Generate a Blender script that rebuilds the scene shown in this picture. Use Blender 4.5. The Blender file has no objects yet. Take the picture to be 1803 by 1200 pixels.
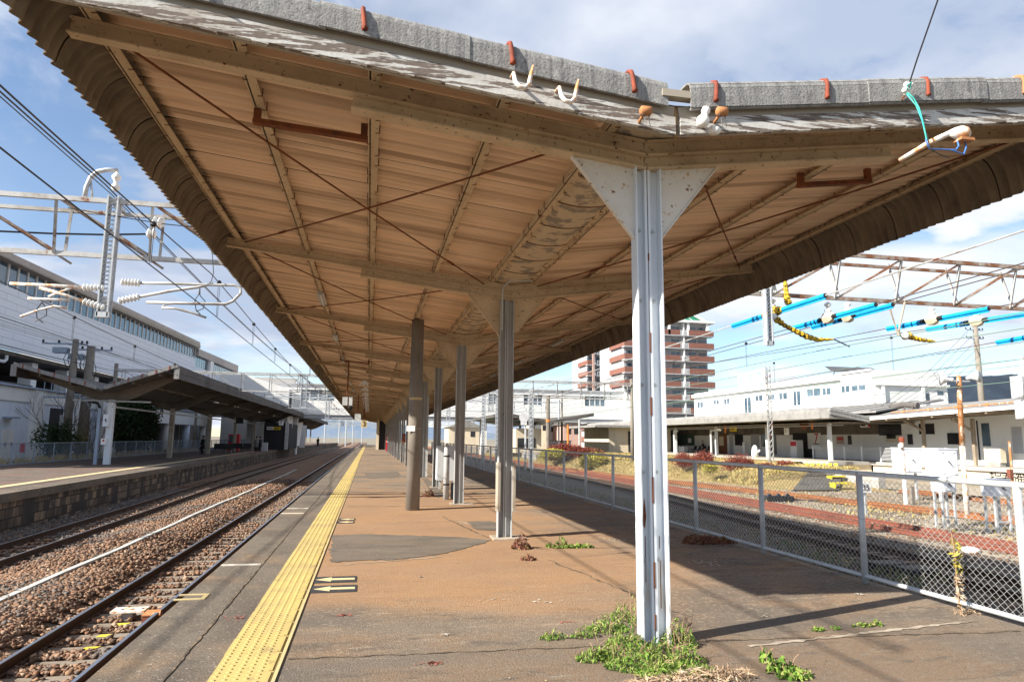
import bpy, math, random
import numpy as np
from mathutils import Vector, Matrix
random.seed(7); rng = np.random.default_rng(11)
sc = bpy.context.scene; COL = sc.collection
rad = math.radians
# ---------------------------------------------------------------- camera geometry (measured from the photograph)
F, CX, CY, H = 1200., 901.5, 600., 1.55
_d = np.array([(650-CX)/F, (770-CY)/F, 1.]); _d /= np.linalg.norm(_d)
_u = np.array([.010, -.992, 0]); _u[2] = -(_u[0]*_d[0]+_u[1]*_d[1])/_d[2]; _u /= np.linalg.norm(_u)
_x = np.cross(_d, _u)
if _x[0] < 0: _x = -_x
RM = np.array([_x, _d, _u])
def ray(px, py): return RM @ np.array([(px-CX)/F, (py-CY)/F, 1.])
def gz(px, py, z=0.):
    r = ray(px, py); t = (z-H)/r[2]; return Vector((r[0]*t, r[1]*t, z))
def at(px, py, Y):
    r = ray(px, py); t = Y/r[1]; return Vector((r[0]*t, Y, H+r[2]*t))
def atx(px, py, X):
    r = ray(px, py); t = X/r[0]; return Vector((X, r[1]*t, H+r[2]*t))
V = Vector
# ---------------------------------------------------------------- materials
MATS = {}
def M(name, col, rough=.7, metal=0., layers=(), bump=None, spec=.3, coord='Object', rand=None, trans=0.):
    """layers: (colour, scale, lo, hi, (sx,sy,sz), detail) mixed in turn by a noise mask"""
    m = bpy.data.materials.new(name); m.use_nodes = True; nt = m.node_tree; N = nt.nodes; L = nt.links
    b = N['Principled BSDF']; b.inputs['Roughness'].default_value = rough; b.inputs['Metallic'].default_value = metal
    b.inputs['Specular IOR Level'].default_value = spec
    tc = N.new('ShaderNodeTexCoord'); cur = None
    def setc(sock):
        if cur is None: sock.default_value = (*col, 1)
        else: L.new(cur, sock)
    if rand:      # per-piece variation from a mesh attribute
        a = N.new('ShaderNodeAttribute'); a.attribute_name = 'rnd'
        cr = N.new('ShaderNodeValToRGB'); els = cr.color_ramp.elements
        while len(els) < len(rand): els.new(.5)
        for i, c in enumerate(rand): els[i].position = i/(len(rand)-1); els[i].color = (*c, 1)
        L.new(a.outputs['Fac'], cr.inputs['Fac']); cur = cr.outputs['Color']
    for ly in layers:
        c2, s, lo, hi = ly[:4]; st = ly[4] if len(ly) > 4 else (1, 1, 1); det = ly[5] if len(ly) > 5 else 6
        mp = N.new('ShaderNodeMapping'); mp.inputs['Scale'].default_value = st
        mp.inputs['Location'].default_value = (s*.37+len(N)*1.7, len(N)*.9, s*.11)
        L.new(tc.outputs[coord], mp.inputs['Vector'])
        n = N.new('ShaderNodeTexNoise'); n.inputs['Scale'].default_value = s; n.inputs['Detail'].default_value = det
        n.inputs['Roughness'].default_value = .62
        L.new(mp.outputs['Vector'], n.inputs['Vector'])
        r = N.new('ShaderNodeMapRange'); r.inputs['From Min'].default_value = lo; r.inputs['From Max'].default_value = hi
        L.new(n.outputs['Fac'], r.inputs['Value'])
        mx = N.new('ShaderNodeMix'); mx.data_type = 'RGBA'
        L.new(r.outputs['Result'], mx.inputs['Factor']); setc(mx.inputs['A']); mx.inputs['B'].default_value = (*c2, 1)
        cur = mx.outputs['Result']
    if cur is None: b.inputs['Base Color'].default_value = (*col, 1)
    else: L.new(cur, b.inputs['Base Color'])
    if bump:
        n = N.new('ShaderNodeTexNoise'); n.inputs['Scale'].default_value = bump[0]; n.inputs['Detail'].default_value = 8
        L.new(tc.outputs[coord], n.inputs['Vector'])
        bp = N.new('ShaderNodeBump'); bp.inputs['Strength'].default_value = bump[1]; bp.inputs['Distance'].default_value = bump[2] if len(bump) > 2 else .02
        L.new(n.outputs['Fac'], bp.inputs['Height']); L.new(bp.outputs['Normal'], b.inputs['Normal'])
    if trans: b.inputs['Transmission Weight'].default_value = trans
    MATS[name] = m; return m
RUST = (.19, .06, .022); DRUST = (.075, .03, .018)
# platform surfaces
M('asphalt', (.21, .163, .12), .9, layers=[((.265, .165, .09), .5, .44, .60, (1, 1.6, 1)), ((.135, .112, .09), .42, .48, .62, (1, 1.3, 1)), ((.30, .21, .13), 2.0, .56, .74, (.3, 1.8, 1), 9),
   ((.085, .07, .055), 1.9, .57, .74, (.45, 1.3, 1), 9), ((.085, .07, .056), 4.5, .56, .70, (.6, 1.7, 1), 10), ((.37, .30, .22), 6.5, .60, .72, (.35, 2.2, 1), 10), ((.30, .25, .19), 22, .53, .72, (1, 1, 1), 3), ((.07, .055, .042), 42, .54, .72, (1, 1, 1), 3), ((.5, .44, .37), 55, .68, .76, (1, 1, 1), 2)], bump=(70, .7, .014))
M('coping', (.15, .125, .097), .9, layers=[((.09, .072, .057), .9, .45, .68, (1, .6, 1)), ((.21, .145, .09), 1.3, .52, .70), ((.10, .085, .07), 4, .52, .7, (1, 1, 1), 9), ((.06, .052, .045), 46, .54, .72, (1, 1, 1), 3), ((.42, .38, .33), 30, .60, .76, (1, 1, 1), 3)], bump=(60, .6, .012))
M('patch', (.15, .122, .095), .92, layers=[((.10, .085, .07), 2.4, .42, .62, (.6, 1.4, 1), 9), ((.17, .125, .08), 1.6, .54, .72, (.4, 1.5, 1), 9), ((.24, .2, .155), 30, .58, .74, (1, 1, 1), 3)], bump=(80, .4, .01))
M('crack', (.07, .055, .04), .95, layers=[((.2, .15, .1), 6, .45, .6)])
M('pale_joint', (.4, .34, .27), .9, layers=[((.2, .16, .12), 3, .45, .65)])
M('tactile', (.46, .36, .13), .8, layers=[((.33, .25, .12), 1.1, .46, .7, (1, 1, 1)), ((.47, .37, .15), 6, .52, .72), ((.24, .18, .09), 11, .58, .76, (1, .5, 1), 9)], bump=(40, .2, .005))
M('old_yellow', (.5, .4, .2), .85, layers=[((.35, .28, .18), 3, .5, .7)])
M('white_mark', (.62, .58, .5), .85, layers=[((.3, .24, .18), 5, .5, .7)])
M('red_mark', (.4, .12, .09), .9, layers=[((.25, .17, .11), 4, .5, .65)])
M('grey_sticker', (.035, .037, .042), .8, layers=[((.12, .10, .08), 9, .58, .74)])
M('cream', (.62, .5, .28), .8, layers=[((.45, .35, .2), 6, .5, .75)])
def rail_dust(name):
    m = MATS[name]; nt = m.node_tree; N = nt.nodes; L = nt.links; b = N['Principled BSDF']; src = b.inputs['Base Color'].links[0].from_socket
    tc = N.new('ShaderNodeTexCoord'); sp = N.new('ShaderNodeSeparateXYZ'); L.new(tc.outputs['Object'], sp.inputs[0])
    n = N.new('ShaderNodeTexNoise'); n.inputs['Scale'].default_value = .55; n.inputs['Detail'].default_value = 9; mp = N.new('ShaderNodeMapping'); mp.inputs['Scale'].default_value = (.8, 1.6, 1); L.new(tc.outputs['Object'], mp.inputs[0]); L.new(mp.outputs[0], n.inputs['Vector'])
    def mm(op, a, b_):
        q = N.new('ShaderNodeMath'); q.operation = op
        for i, v in enumerate((a, b_)):
            if isinstance(v, (int, float)): q.inputs[i].default_value = v
            else: L.new(v, q.inputs[i])
        return q.outputs[0]
    def ss(v, a, c):
        q = N.new('ShaderNodeMapRange'); q.interpolation_type = 'SMOOTHSTEP'; q.inputs[1].default_value = a; q.inputs[2].default_value = c; L.new(v, q.inputs[0]); return q.outputs[0]
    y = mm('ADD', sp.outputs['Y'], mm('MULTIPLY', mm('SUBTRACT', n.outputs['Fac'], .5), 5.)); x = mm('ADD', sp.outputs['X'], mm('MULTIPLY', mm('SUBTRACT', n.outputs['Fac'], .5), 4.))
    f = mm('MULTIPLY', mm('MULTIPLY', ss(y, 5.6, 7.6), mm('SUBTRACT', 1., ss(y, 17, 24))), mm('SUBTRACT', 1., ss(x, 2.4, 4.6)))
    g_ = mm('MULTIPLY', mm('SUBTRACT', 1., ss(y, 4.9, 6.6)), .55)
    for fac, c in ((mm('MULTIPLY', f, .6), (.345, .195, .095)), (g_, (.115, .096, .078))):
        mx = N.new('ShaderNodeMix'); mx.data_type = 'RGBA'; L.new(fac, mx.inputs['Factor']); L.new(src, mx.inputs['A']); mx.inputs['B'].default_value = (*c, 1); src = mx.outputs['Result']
    L.new(src, b.inputs['Base Color'])
rail_dust('asphalt')
M('asphalt_dark', (.13, .10, .08), .92, layers=[((.15, .085, .065), .5, .45, .62, (1, .5, 1)), ((.07, .06, .052), .9, .48, .66), ((.2, .16, .12), 2, .58, .74, (1, .4, 1), 9), ((.22, .18, .14), 26, .56, .74, (1, 1, 1), 3)], bump=(50, .5, .01))
# canopy
M('slate_under', (.82, .60, .42), .9, layers=[((.64, .475, .335), 1.3, .46, .66, (.2, 2.6, 1)), ((.26, .175, .115), .75, .62, .80, (.5, 2, 1)), ((.43, .305, .205), 1.0, .50, .64, (.05, 7.7, 1), 3), ((.80, .62, .46), 1.0, .56, .70, (.05, 8.4, 1), 3)], bump=(30, .15, .005))  # dark and pale streaks near wave pitch stand in for shading of the corrugation
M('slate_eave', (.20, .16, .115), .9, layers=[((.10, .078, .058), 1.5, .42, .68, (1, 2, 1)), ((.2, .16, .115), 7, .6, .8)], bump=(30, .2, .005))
M('cement_cap', (.255, .255, .25), .93, layers=[((.15, .15, .152), 5, .46, .66, (4.5, 1, .25)), ((.36, .355, .34), 16, .54, .74, (1, 1, 1), 4), ((.085, .085, .085), 60, .55, .72, (1, 1, 1), 3)], bump=(60, .5, .01))
M('beam_paint', (.56, .435, .285), .7, layers=[((.42, .31, .195), 2.2, .45, .7, (1, .5, 1)), (DRUST, 26, .62, .70, (1, 1, 1), 3), (RUST, 5, .62, .76, (1, 1, 1), 8)], bump=(30, .12, .004))
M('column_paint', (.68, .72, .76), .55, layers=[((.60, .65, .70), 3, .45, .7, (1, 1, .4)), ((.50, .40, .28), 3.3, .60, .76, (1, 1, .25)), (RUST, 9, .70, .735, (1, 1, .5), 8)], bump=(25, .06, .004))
M('column_shaded', (.40, .41, .41), .6, layers=[((.31, .31, .305), 3, .45, .7, (1, 1, .4)), ((.34, .26, .18), 3.3, .58, .76, (1, 1, .3)), (RUST, 9, .66, .72)], bump=(25, .06, .004))  # shaded copy of the column paint, for the columns behind the first
M('gusset_paint', (.66, .63, .57), .6, layers=[((.60, .54, .44), 3, .5, .75), ((.48, .33, .17), 13, .64, .70, (1, 1, 1), 3), (RUST, 17, .63, .69, (1, 1, 1), 3)], bump=(25, .1, .004))
M('rusty_steel', RUST, .85, layers=[((.09, .035, .02), 7, .45, .65), ((.3, .12, .05), 18, .6, .78)], bump=(40, .3, .005))
M('red_bracket', (.24, .055, .028), .7, layers=[((.13, .035, .022), 12, .45, .7)])
M('peeling', (.52, .52, .50), .8, layers=[((.37, .34, .30), 6, .45, .65, (.5, 1, 1)), ((.155, .125, .105), 8, .495, .525, (.26, 1, 3.4), 15), ((.42, .41, .39), 30, .60, .63, (.4, 1, 2), 8), ((.10, .08, .068), 9, .57, .60, (.18, 1, 2.4), 10)], bump=(30, .45, .006))
M('trim_paint', (.34, .305, .25), .8, layers=[((.25, .205, .15), 2.5, .5, .7, (.5, 1, 1)), ((.55, .53, .48), 4, .6, .75)])
M('gutter', (.54, .44, .31), .85, layers=[((.27, .235, .195), 4.5, .5, .56, (1, 1, 1), 9), ((.16, .09, .05), 9, .66, .76)], bump=(25, .25, .006))
M('strap', (.14, .075, .04), .85, layers=[(RUST, 12, .5, .7)])
M('pole_concrete', (.22, .195, .165), .9, layers=[((.14, .12, .1), 2, .45, .7, (1, 1, .3)), ((.32, .29, .24), 16, .6, .8)], bump=(50, .35, .006))
M('conduit', (.45, .46, .46), .5, layers=[((.3, .28, .25), 4, .5, .75)])
M('cabinet_grey', (.52, .54, .55), .5, layers=[((.4, .41, .41), 2.5, .5, .75, (1, 1, .4)), ((.3, .2, .12), 9, .7, .8)])
M('cabinet_white', (.72, .75, .80), .5, layers=[((.6, .63, .68), 3, .55, .75, (1, 1, .3)), ((.4, .25, .12), 8, .72, .8)])
M('tube_white', (.75, .75, .72), .35)
M('ceramic', (.78, .77, .73), .25, layers=[((.55, .45, .32), 7, .6, .75)])
M('rust_white', (.75, .74, .70), .6, layers=[((.6, .3, .13), 9, .48, .6), ((.35, .13, .05), 16, .62, .72)])
M('orange_rust', (.40, .18, .075), .8, layers=[((.72, .62, .5), 5, .55, .62, (1, 1, .5)), ((.3, .1, .04), 14, .58, .72)])
M('galv', (.50, .525, .545), .45, metal=.25, layers=[((.38, .40, .415), 6, .45, .7), ((.6, .62, .64), 20, .6, .8)])
M('mesh_wire', (.46, .47, .47), .5, metal=.3)
M('galv_rust', (.46, .46, .45), .55, metal=.2, layers=[((.3, .28, .25), 2.4, .45, .65), (RUST, 2.2, .6, .66)])
M('truss_rust', (.34, .31, .27), .7, layers=[((.2, .085, .04), 2.5, .4, .56), ((.48, .46, .43), 3, .62, .74)])
M('dark_wire', (.035, .035, .04), .5)
M('green_wire', (.16, .24, .19), .5)
M('blue_cover', (.012, .36, .72), .35, layers=[((.01, .26, .60), 1.4, .52, .62)])
M('black', (.02, .02, .022), .5)
M('rope', (.62, .40, .03), .7, layers=[((.03, .025, .02), 13, .52, .58)])
M('putty', (.60, .53, .40), .7, layers=[((.45, .38, .27), 9, .55, .75)])
M('teal_wire', (.05, .45, .38), .4); M('blue_wire', (.08, .2, .55), .4)
# rails and ground
M('rail_rust', (.07, .04, .026), .75, layers=[((.065, .04, .03), 3, .45, .7), ((.17, .08, .04), 11, .6, .8)])
M('rail_top', (.42, .43, .46), .28, metal=.85)
M('rail_red', (.22, .075, .048), .9, layers=[((.14, .055, .038), 2, .45, .7, (1, .3, 1))])
M('rail_orange', (.27, .115, .05), .9, layers=[((.18, .075, .038), 2, .45, .7, (1, .3, 1))])
M('sleeper', (.23, .195, .155), .9, layers=[((.15, .11, .08), 3, .45, .7), ((.3, .24, .18), 14, .58, .78)], bump=(40, .3, .006))
M('sleeper_old', (.17, .12, .085), .95, layers=[((.28, .16, .08), 3, .5, .7)], bump=(30, .4, .01))
M('yellow_paint', (.72, .58, .04), .7, layers=[((.35, .28, .1), 7, .56, .7)])
M('bed_brown', (.20, .115, .072), .95, layers=[((.10, .08, .065), .7, .45, .68), ((.26, .16, .1), 14, .5, .72), ((.05, .042, .036), 24, .55, .75)], bump=(28, 1., .04))
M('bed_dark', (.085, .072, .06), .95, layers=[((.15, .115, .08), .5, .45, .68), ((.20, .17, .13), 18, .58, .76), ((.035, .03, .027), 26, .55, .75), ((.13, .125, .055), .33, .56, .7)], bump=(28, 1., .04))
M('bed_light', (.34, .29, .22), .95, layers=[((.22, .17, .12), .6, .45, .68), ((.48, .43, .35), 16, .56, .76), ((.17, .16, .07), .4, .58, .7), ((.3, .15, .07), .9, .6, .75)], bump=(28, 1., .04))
M('bank_grass', (.30, .215, .09), .95, layers=[((.26, .22, .08), .9, .45, .65), ((.52, .40, .2), 6, .5, .72), ((.13, .16, .05), .7, .6, .72)], bump=(14, 1., .08))
M('ground', (.23, .2, .165), .95, layers=[((.16, .15, .1), .08, .45, .6), ((.3, .26, .2), .9, .55, .75)])
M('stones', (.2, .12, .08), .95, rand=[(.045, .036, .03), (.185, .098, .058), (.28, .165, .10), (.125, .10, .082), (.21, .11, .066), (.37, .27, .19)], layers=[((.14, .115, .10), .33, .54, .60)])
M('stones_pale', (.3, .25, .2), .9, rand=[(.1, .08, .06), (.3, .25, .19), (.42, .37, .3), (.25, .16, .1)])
# vegetation
for n, c in (('leaf', [(.03, .08, .012), (.085, .17, .024), (.14, .245, .036), (.22, .29, .06), (.30, .29, .11)]), ('leaf_dark', [(.012, .03, .012), (.03, .055, .02), (.05, .08, .03)]),
             ('leaf_red', [(.10, .022, .02), (.2, .045, .035), (.27, .075, .05), (.15, .05, .03)]), ('leaf_yellow', [(.2, .2, .04), (.38, .34, .07), (.5, .4, .08)]),
             ('dry', [(.3, .2, .12), (.45, .33, .22), (.55, .45, .33)]), ('weed_red', [(.12, .05, .045), (.25, .09, .06), (.16, .12, .05)]),
             ('dry_grass', [(.33, .25, .1), (.5, .38, .17), (.25, .25, .08), (.42, .27, .11)]), ('mixed_grass', [(.06, .09, .03), (.12, .16, .05), (.2, .17, .08), (.3, .22, .12)])):
    M(n, c[0], .75, rand=c, spec=.2)
M('bark', (.13, .105, .085), .95, layers=[((.07, .055, .045), 6, .45, .7)], bump=(20, .6, .02))
M('forest_haze', (.016, .026, .042), 1., layers=[((.03, .042, .058), .012, .45, .65)])  # bluish distance haze put into the hill's forest colour
M('far_forest_haze', (.12, .17, .25), 1., layers=[((.2, .22, .22), .01, .45, .65)])  # paler blue: haze over the farther hills is in the colour
# buildings
def brickmat(name, c1, c2, mortar, sx, sz, w=.03, rough=.85, stain=None):
    m = M(name, c1, rough); nt = m.node_tree; N = nt.nodes; L = nt.links; b = N['Principled BSDF']
    tc = N.new('ShaderNodeTexCoord'); sep = N.new('ShaderNodeSeparateXYZ'); L.new(tc.outputs['Object'], sep.inputs[0])
    ad = N.new('ShaderNodeMath'); ad.operation = 'ADD'; L.new(sep.outputs['X'], ad.inputs[0]); L.new(sep.outputs['Y'], ad.inputs[1])
    cb = N.new('ShaderNodeCombineXYZ'); L.new(ad.outputs[0], cb.inputs['X']); L.new(sep.outputs['Z'], cb.inputs['Y'])
    br = N.new('ShaderNodeTexBrick'); br.inputs['Color1'].default_value = (*c1, 1); br.inputs['Color2'].default_value = (*c2, 1); br.inputs['Mortar'].default_value = (*mortar, 1)
    br.inputs['Scale'].default_value = 1; br.inputs['Brick Width'].default_value = sx; br.inputs['Row Height'].default_value = sz; br.inputs['Mortar Size'].default_value = w
    L.new(cb.outputs[0], br.inputs['Vector']); out = br.outputs['Color']
    if stain:
        n = N.new('ShaderNodeTexNoise'); n.inputs['Scale'].default_value = stain[1]; n.inputs['Detail'].default_value = 6
        mp = N.new('ShaderNodeMapping'); mp.inputs['Scale'].default_value = stain[4]; L.new(tc.outputs['Object'], mp.inputs['Vector']); L.new(mp.outputs[0], n.inputs['Vector'])
        r = N.new('ShaderNodeMapRange'); r.inputs['From Min'].default_value = stain[2]; r.inputs['From Max'].default_value = stain[3]; L.new(n.outputs['Fac'], r.inputs['Value'])
        mx = N.new('ShaderNodeMix'); mx.data_type = 'RGBA'; L.new(r.outputs[0], mx.inputs['Factor']); L.new(out, mx.inputs['A']); mx.inputs['B'].default_value = (*stain[0], 1); out = mx.outputs['Result']
    L.new(out, b.inputs['Base Color']); return m
M('trough', (.46, .47, .45), .8, layers=[((.3, .29, .26), 2.5, .48, .7), ((.2, .15, .1), 5, .62, .76)])
M('slope_dark', (.115, .105, .09), .95, layers=[((.06, .055, .05), 1.2, .45, .65, (1, 1, .5)), ((.2, .18, .15), 5, .56, .76)], bump=(12, .6, .03))
M('stones_grey', (.1, .09, .08), .95, rand=[(.05, .045, .042), (.12, .105, .095), (.19, .17, .155), (.085, .07, .06)])
brickmat('block_wall', (.27, .195, .13), (.04, .036, .032), (.022, .02, .018), .42, .3, .018, stain=((.045, .04, .037), 1.4, .47, .60, (1, 1, .3)))
brickmat('tile_panel', (.76, .79, .85), (.73, .76, .82), (.45, .48, .54), 3.2, .55, .022)
brickmat('red_brick', (.21, .085, .062), (.17, .068, .052), (.3, .17, .13), .9, .3, .03)
M('white_wall', (.76, .76, .74), .8, layers=[((.66, .66, .63), .5, .5, .75, (1, 1, .3)), ((.5, .47, .42), 1.5, .66, .85, (1, 1, .25))])
M('blue_wall', (.68, .74, .83), .75, layers=[((.5, .56, .66), .5, .48, .7, (1, 1, .3)), ((.4, .42, .45), 1.4, .66, .85, (1, 1, .2))])
M('concrete', (.36, .35, .33), .9, layers=[((.25, .24, .22), .7, .45, .7, (1, 1, .4)), ((.44, .43, .4), 6, .56, .8)])
M('fascia_brown', (.42, .37, .34), .8, layers=[((.34, .3, .27), .4, .45, .7)])
M('cream_wall', (.66, .58, .44), .85, layers=[((.5, .42, .31), .8, .5, .75, (1, 1, .35))])
M('grey_wall', (.40, .41, .43), .8, layers=[((.33, .34, .36), .4, .5, .75)])
M('roof_grey', (.26, .255, .245), .9, layers=[((.17, .165, .16), .8, .45, .7), ((.36, .35, .33), 5, .58, .8)], bump=(9, .4, .03))
M('roof_dark', (.11, .10, .095), .9, layers=[((.06, .055, .05), .7, .45, .7), ((.2, .19, .175), 4, .58, .8)])
M('under_dark', (.17, .14, .11), .9, layers=[((.07, .06, .05), .6, .45, .7)])  # brown made darker to carry the shade under roofs
M('under_beige', (.33, .27, .2), .85, layers=[((.2, .16, .12), .8, .45, .7)])
M('glass', (.05, .085, .12), .08, spec=.8, layers=[((.16, .22, .27), .25, .5, .7)])
M('glass_dark', (.02, .022, .025), .12, spec=.6)
M('recess_shade', (.035, .035, .04), .9)  # near-black that stands in for the shade inside doorways and stairwells
M('frame_white', (.7, .71, .72), .5); M('frame_dark', (.09, .09, .1), .5)
M('steel_blue', (.30, .37, .47), .6, layers=[((.2, .23, .28), 2, .5, .75)])
M('sign_white', (.8, .8, .78), .5); M('sign_yellow', (.72, .52, .03), .5); M('vend_red', (.55, .02, .04), .4); M('orange', (.75, .22, .04), .55)
M('green_roof', (.03, .26, .16), .35); M('pink_wall', (.5, .35, .3), .8); M('fade_blue', (.25, .4, .62), .6); M('seat_black', (.03, .03, .033), .6)
M('brown_door', (.22, .085, .04), .6); M('board_green', (.06, .1, .085), .7)
M('skin', (.5, .31, .22), .6); M('coat_grey', (.17, .17, .155), .9); M('coat_black', (.02, .02, .023), .85); M('trouser', (.1, .085, .07), .9); M('hair', (.015, .012, .01), .6)
M('signal_black', (.02, .02, .02), .6)
# ---------------------------------------------------------------- mesh builder
def root_off(o):
    v = V((0, 0, 0))
    while o: v += o.location; o = o.parent
    return v
class MB:
    def __init__(s): s.v = []; s.f = []
    def quad(s, *p):
        n = len(s.v); s.v += [tuple(q) for q in p]; s.f.append(tuple(range(n, n+len(p)))); return s
    def box(s, x0, x1, y0, y1, z0, z1):
        n = len(s.v)
        s.v += [(x0,y0,z0),(x1,y0,z0),(x1,y1,z0),(x0,y1,z0),(x0,y0,z1),(x1,y0,z1),(x1,y1,z1),(x0,y1,z1)]
        s.f += [tuple(n+i for i in q) for q in ((3,2,1,0),(4,5,6,7),(0,1,5,4),(1,2,6,5),(2,3,7,6),(3,0,4,7))]; return s
    def cbox(s, c, dx, dy, dz): return s.box(c[0]-dx/2, c[0]+dx/2, c[1]-dy/2, c[1]+dy/2, c[2]-dz/2, c[2]+dz/2)
    def bar(s, a, b, w, h, up=(0,0,1), off=0., side=0.):
        a = V(a); b = V(b); d = (b-a).normalized(); u = V(up)
        if abs(d.dot(u)) > .99: u = V((0,1,0))
        r = d.cross(u).normalized(); u = r.cross(d).normalized(); n = len(s.v)
        for p in (a, b):
            for i, j in ((-1,-1),(1,-1),(1,1),(-1,1)): s.v.append(tuple(p + r*(side+i*w/2) + u*(off+j*h/2)))
        s.f += [tuple(n+i for i in q) for q in ((0,1,2,3),(7,6,5,4),(0,4,5,1),(1,5,6,2),(2,6,7,3),(3,7,4,0))]; return s
    def ibeam(s, a, b, depth, wid, tf=.012, tw=.01):
        s.bar(a, b, tw, depth-2*tf); s.bar(a, b, wid, tf, off=depth/2-tf/2); s.bar(a, b, wid, tf, off=-depth/2+tf/2); return s
    def tube(s, pts, r, n=8, caps=True):
        pts = [V(p) for p in pts]; k0 = len(s.v); rr = r if hasattr(r, '__len__') else [r]*len(pts)
        ref = None
        for i, p in enumerate(pts):
            d = ((pts[min(i+1, len(pts)-1)]-pts[max(i-1, 0)])).normalized()
            if ref is None: ref = d.cross(V((0,0,1)) if abs(d.z) < .95 else V((0,1,0))).normalized()
            ref = (ref - d*ref.dot(d)).normalized(); q = d.cross(ref)
            for j in range(n):
                a = 2*math.pi*j/n; s.v.append(tuple(p + (ref*math.cos(a)+q*math.sin(a))*rr[i]))
        for i in range(len(pts)-1):
            for j in range(n):
                a = k0+i*n+j; b = k0+i*n+(j+1) % n; s.f.append((a, b, b+n, a+n))
        if caps:
            s.f.append(tuple(k0+j for j in reversed(range(n)))); e = k0+(len(pts)-1)*n; s.f.append(tuple(e+j for j in range(n)))
        return s
    def prism(s, poly, vec):
        n = len(s.v); k = len(poly); vec = V(vec)
        s.v += [tuple(V(p)) for p in poly] + [tuple(V(p)+vec) for p in poly]
        s.f.append(tuple(n+i for i in range(k))); s.f.append(tuple(n+k+i for i in reversed(range(k))))
        for i in range(k): j = (i+1) % k; s.f.append((n+j, n+i, n+k+i, n+k+j))
        return s
    def lathe(s, a, d, prof, n=12):
        """prof: (distance along d, radius)"""
        d = V(d).normalized(); return s.tube([V(a)+d*t for t, _ in prof], [r for _, r in prof], n)
    def build(s, name, mat, parent=None, smooth=False, rnd=None):
        off = root_off(parent) if parent else V((0,0,0))
        me = bpy.data.meshes.new(name); vv = np.array(s.v, dtype=np.float64) - np.array(off)
        me.from_pydata(vv.tolist(), [], s.f); me.update()
        return link(name, me, mat, parent, smooth)
def build2(name, mbs, parent):
    off = np.array(root_off(parent)); v = []; f = []; mi = []
    for k, (m, _) in enumerate(mbs): n = len(v); v += m.v; f += [tuple(n+i for i in q) for q in m.f]; mi += [k]*len(m.f)
    me = bpy.data.meshes.new(name); me.from_pydata((np.array(v)-off).tolist(), [], f); o = link(name, me, mbs[0][1], parent)
    for _, mt in mbs[1:]: me.materials.append(MATS[mt])
    me.polygons.foreach_set('material_index', mi); return o
def link(name, me, mat, parent=None, smooth=False):
    o = bpy.data.objects.new(name, me); COL.objects.link(o)
    me.materials.append(MATS[mat] if isinstance(mat, str) else mat)
    if smooth: me.polygons.foreach_set('use_smooth', [True]*len(me.polygons))
    if parent: o.parent = parent
    return o
def tag(o, label, cat, group=None, kind=None):
    if label: o['label'] = label
    if cat: o['category'] = cat
    if group: o['group'] = group
    if kind: o['kind'] = kind
    return o
def T(name, label, cat, loc=(0,0,0), group=None):
    o = bpy.data.objects.new(name, None); o.empty_display_size = .2; COL.objects.link(o); o.location = V(loc); return tag(o, label, cat, group)
def S(o): o['kind'] = 'structure'; return o
def centre(o):
    """put the origin of a one-mesh thing at the middle of its base"""
    me = o.data; n = len(me.vertices); co = np.empty(n*3); me.vertices.foreach_get('co', co); co = co.reshape(-1, 3)
    c = (co.min(0)+co.max(0))/2; c[2] = co[:, 2].min(); me.vertices.foreach_set('co', (co-c).ravel()); me.update(); o.location = V(c); return o
def dup(o, delta=(0,0,0), parent=None):
    c = o.copy(); COL.objects.link(c); c.parent = parent
    if parent is None: c.location = o.location + V(delta)
    for ch in list(o.children): dup(ch, (0,0,0), c)
    return c
def npmesh(name, verts, faces, mat, parent=None, rnd=None, smooth=False):
    """verts (n,3), faces (m,k) arrays; rnd: per-face 0..1"""
    off = root_off(parent) if parent else V((0,0,0)); verts = verts-np.array(off)
    me = bpy.data.meshes.new(name); m, k = faces.shape
    me.vertices.add(len(verts)); me.vertices.foreach_set('co', verts.astype(np.float32).ravel())
    me.loops.add(m*k); me.loops.foreach_set('vertex_index', faces.astype(np.int32).ravel())
    me.polygons.add(m); me.polygons.foreach_set('loop_start', np.arange(0, m*k, k, dtype=np.int32))
    me.update(calc_edges=True); me.validate()
    if rnd is not None:
        a = me.attributes.new('rnd', 'FLOAT', 'FACE'); a.data.foreach_set('value', rnd.astype(np.float32))
    return link(name, me, mat, parent, smooth)
def text(body, size, loc, right, up, mat, parent, name='lettering', ext=.004, align='CENTER'):
    cu = bpy.data.curves.new(name, 'FONT'); cu.body = body; cu.size = size; cu.extrude = ext; cu.align_x = align; cu.align_y = 'CENTER'
    tmp = bpy.data.objects.new('tmp', cu); COL.objects.link(tmp); bpy.context.view_layer.update()
    me = bpy.data.meshes.new_from_object(tmp.evaluated_get(bpy.context.evaluated_depsgraph_get())); me.name = name
    bpy.data.objects.remove(tmp); r = V(right).normalized(); u = V(up).normalized(); n = r.cross(u)
    mt = Matrix((r, u, n)).transposed().to_4x4(); me.transform(mt); me.transform(Matrix.Translation(V(loc) - (root_off(parent) if parent else V((0,0,0)))))
    me.materials.clear(); return link(name, me, mat, parent)
def leaves(pts, size, tilt=1., n2=None, rs=None, asp=.5):
    """one small folded-quad leaf at every point -> verts, faces, rnd"""
    n = len(pts); d = rng.normal(size=(n, 3)); d[:, 2] *= tilt; d /= np.linalg.norm(d, axis=1)[:, None]
    e = np.cross(d, rng.normal(size=(n, 3))); e /= np.linalg.norm(e, axis=1)[:, None]
    sz = size*(.6+.8*rng.random(n))[:, None]
    a = pts-d*sz/2; b = pts+e*sz*asp/2; c = pts+d*sz/2; f = pts-e*sz*asp/2
    v = np.stack([a, b, c, f], 1).reshape(-1, 3); return v, np.arange(4*n).reshape(n, 4), rng.random(n)
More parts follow.
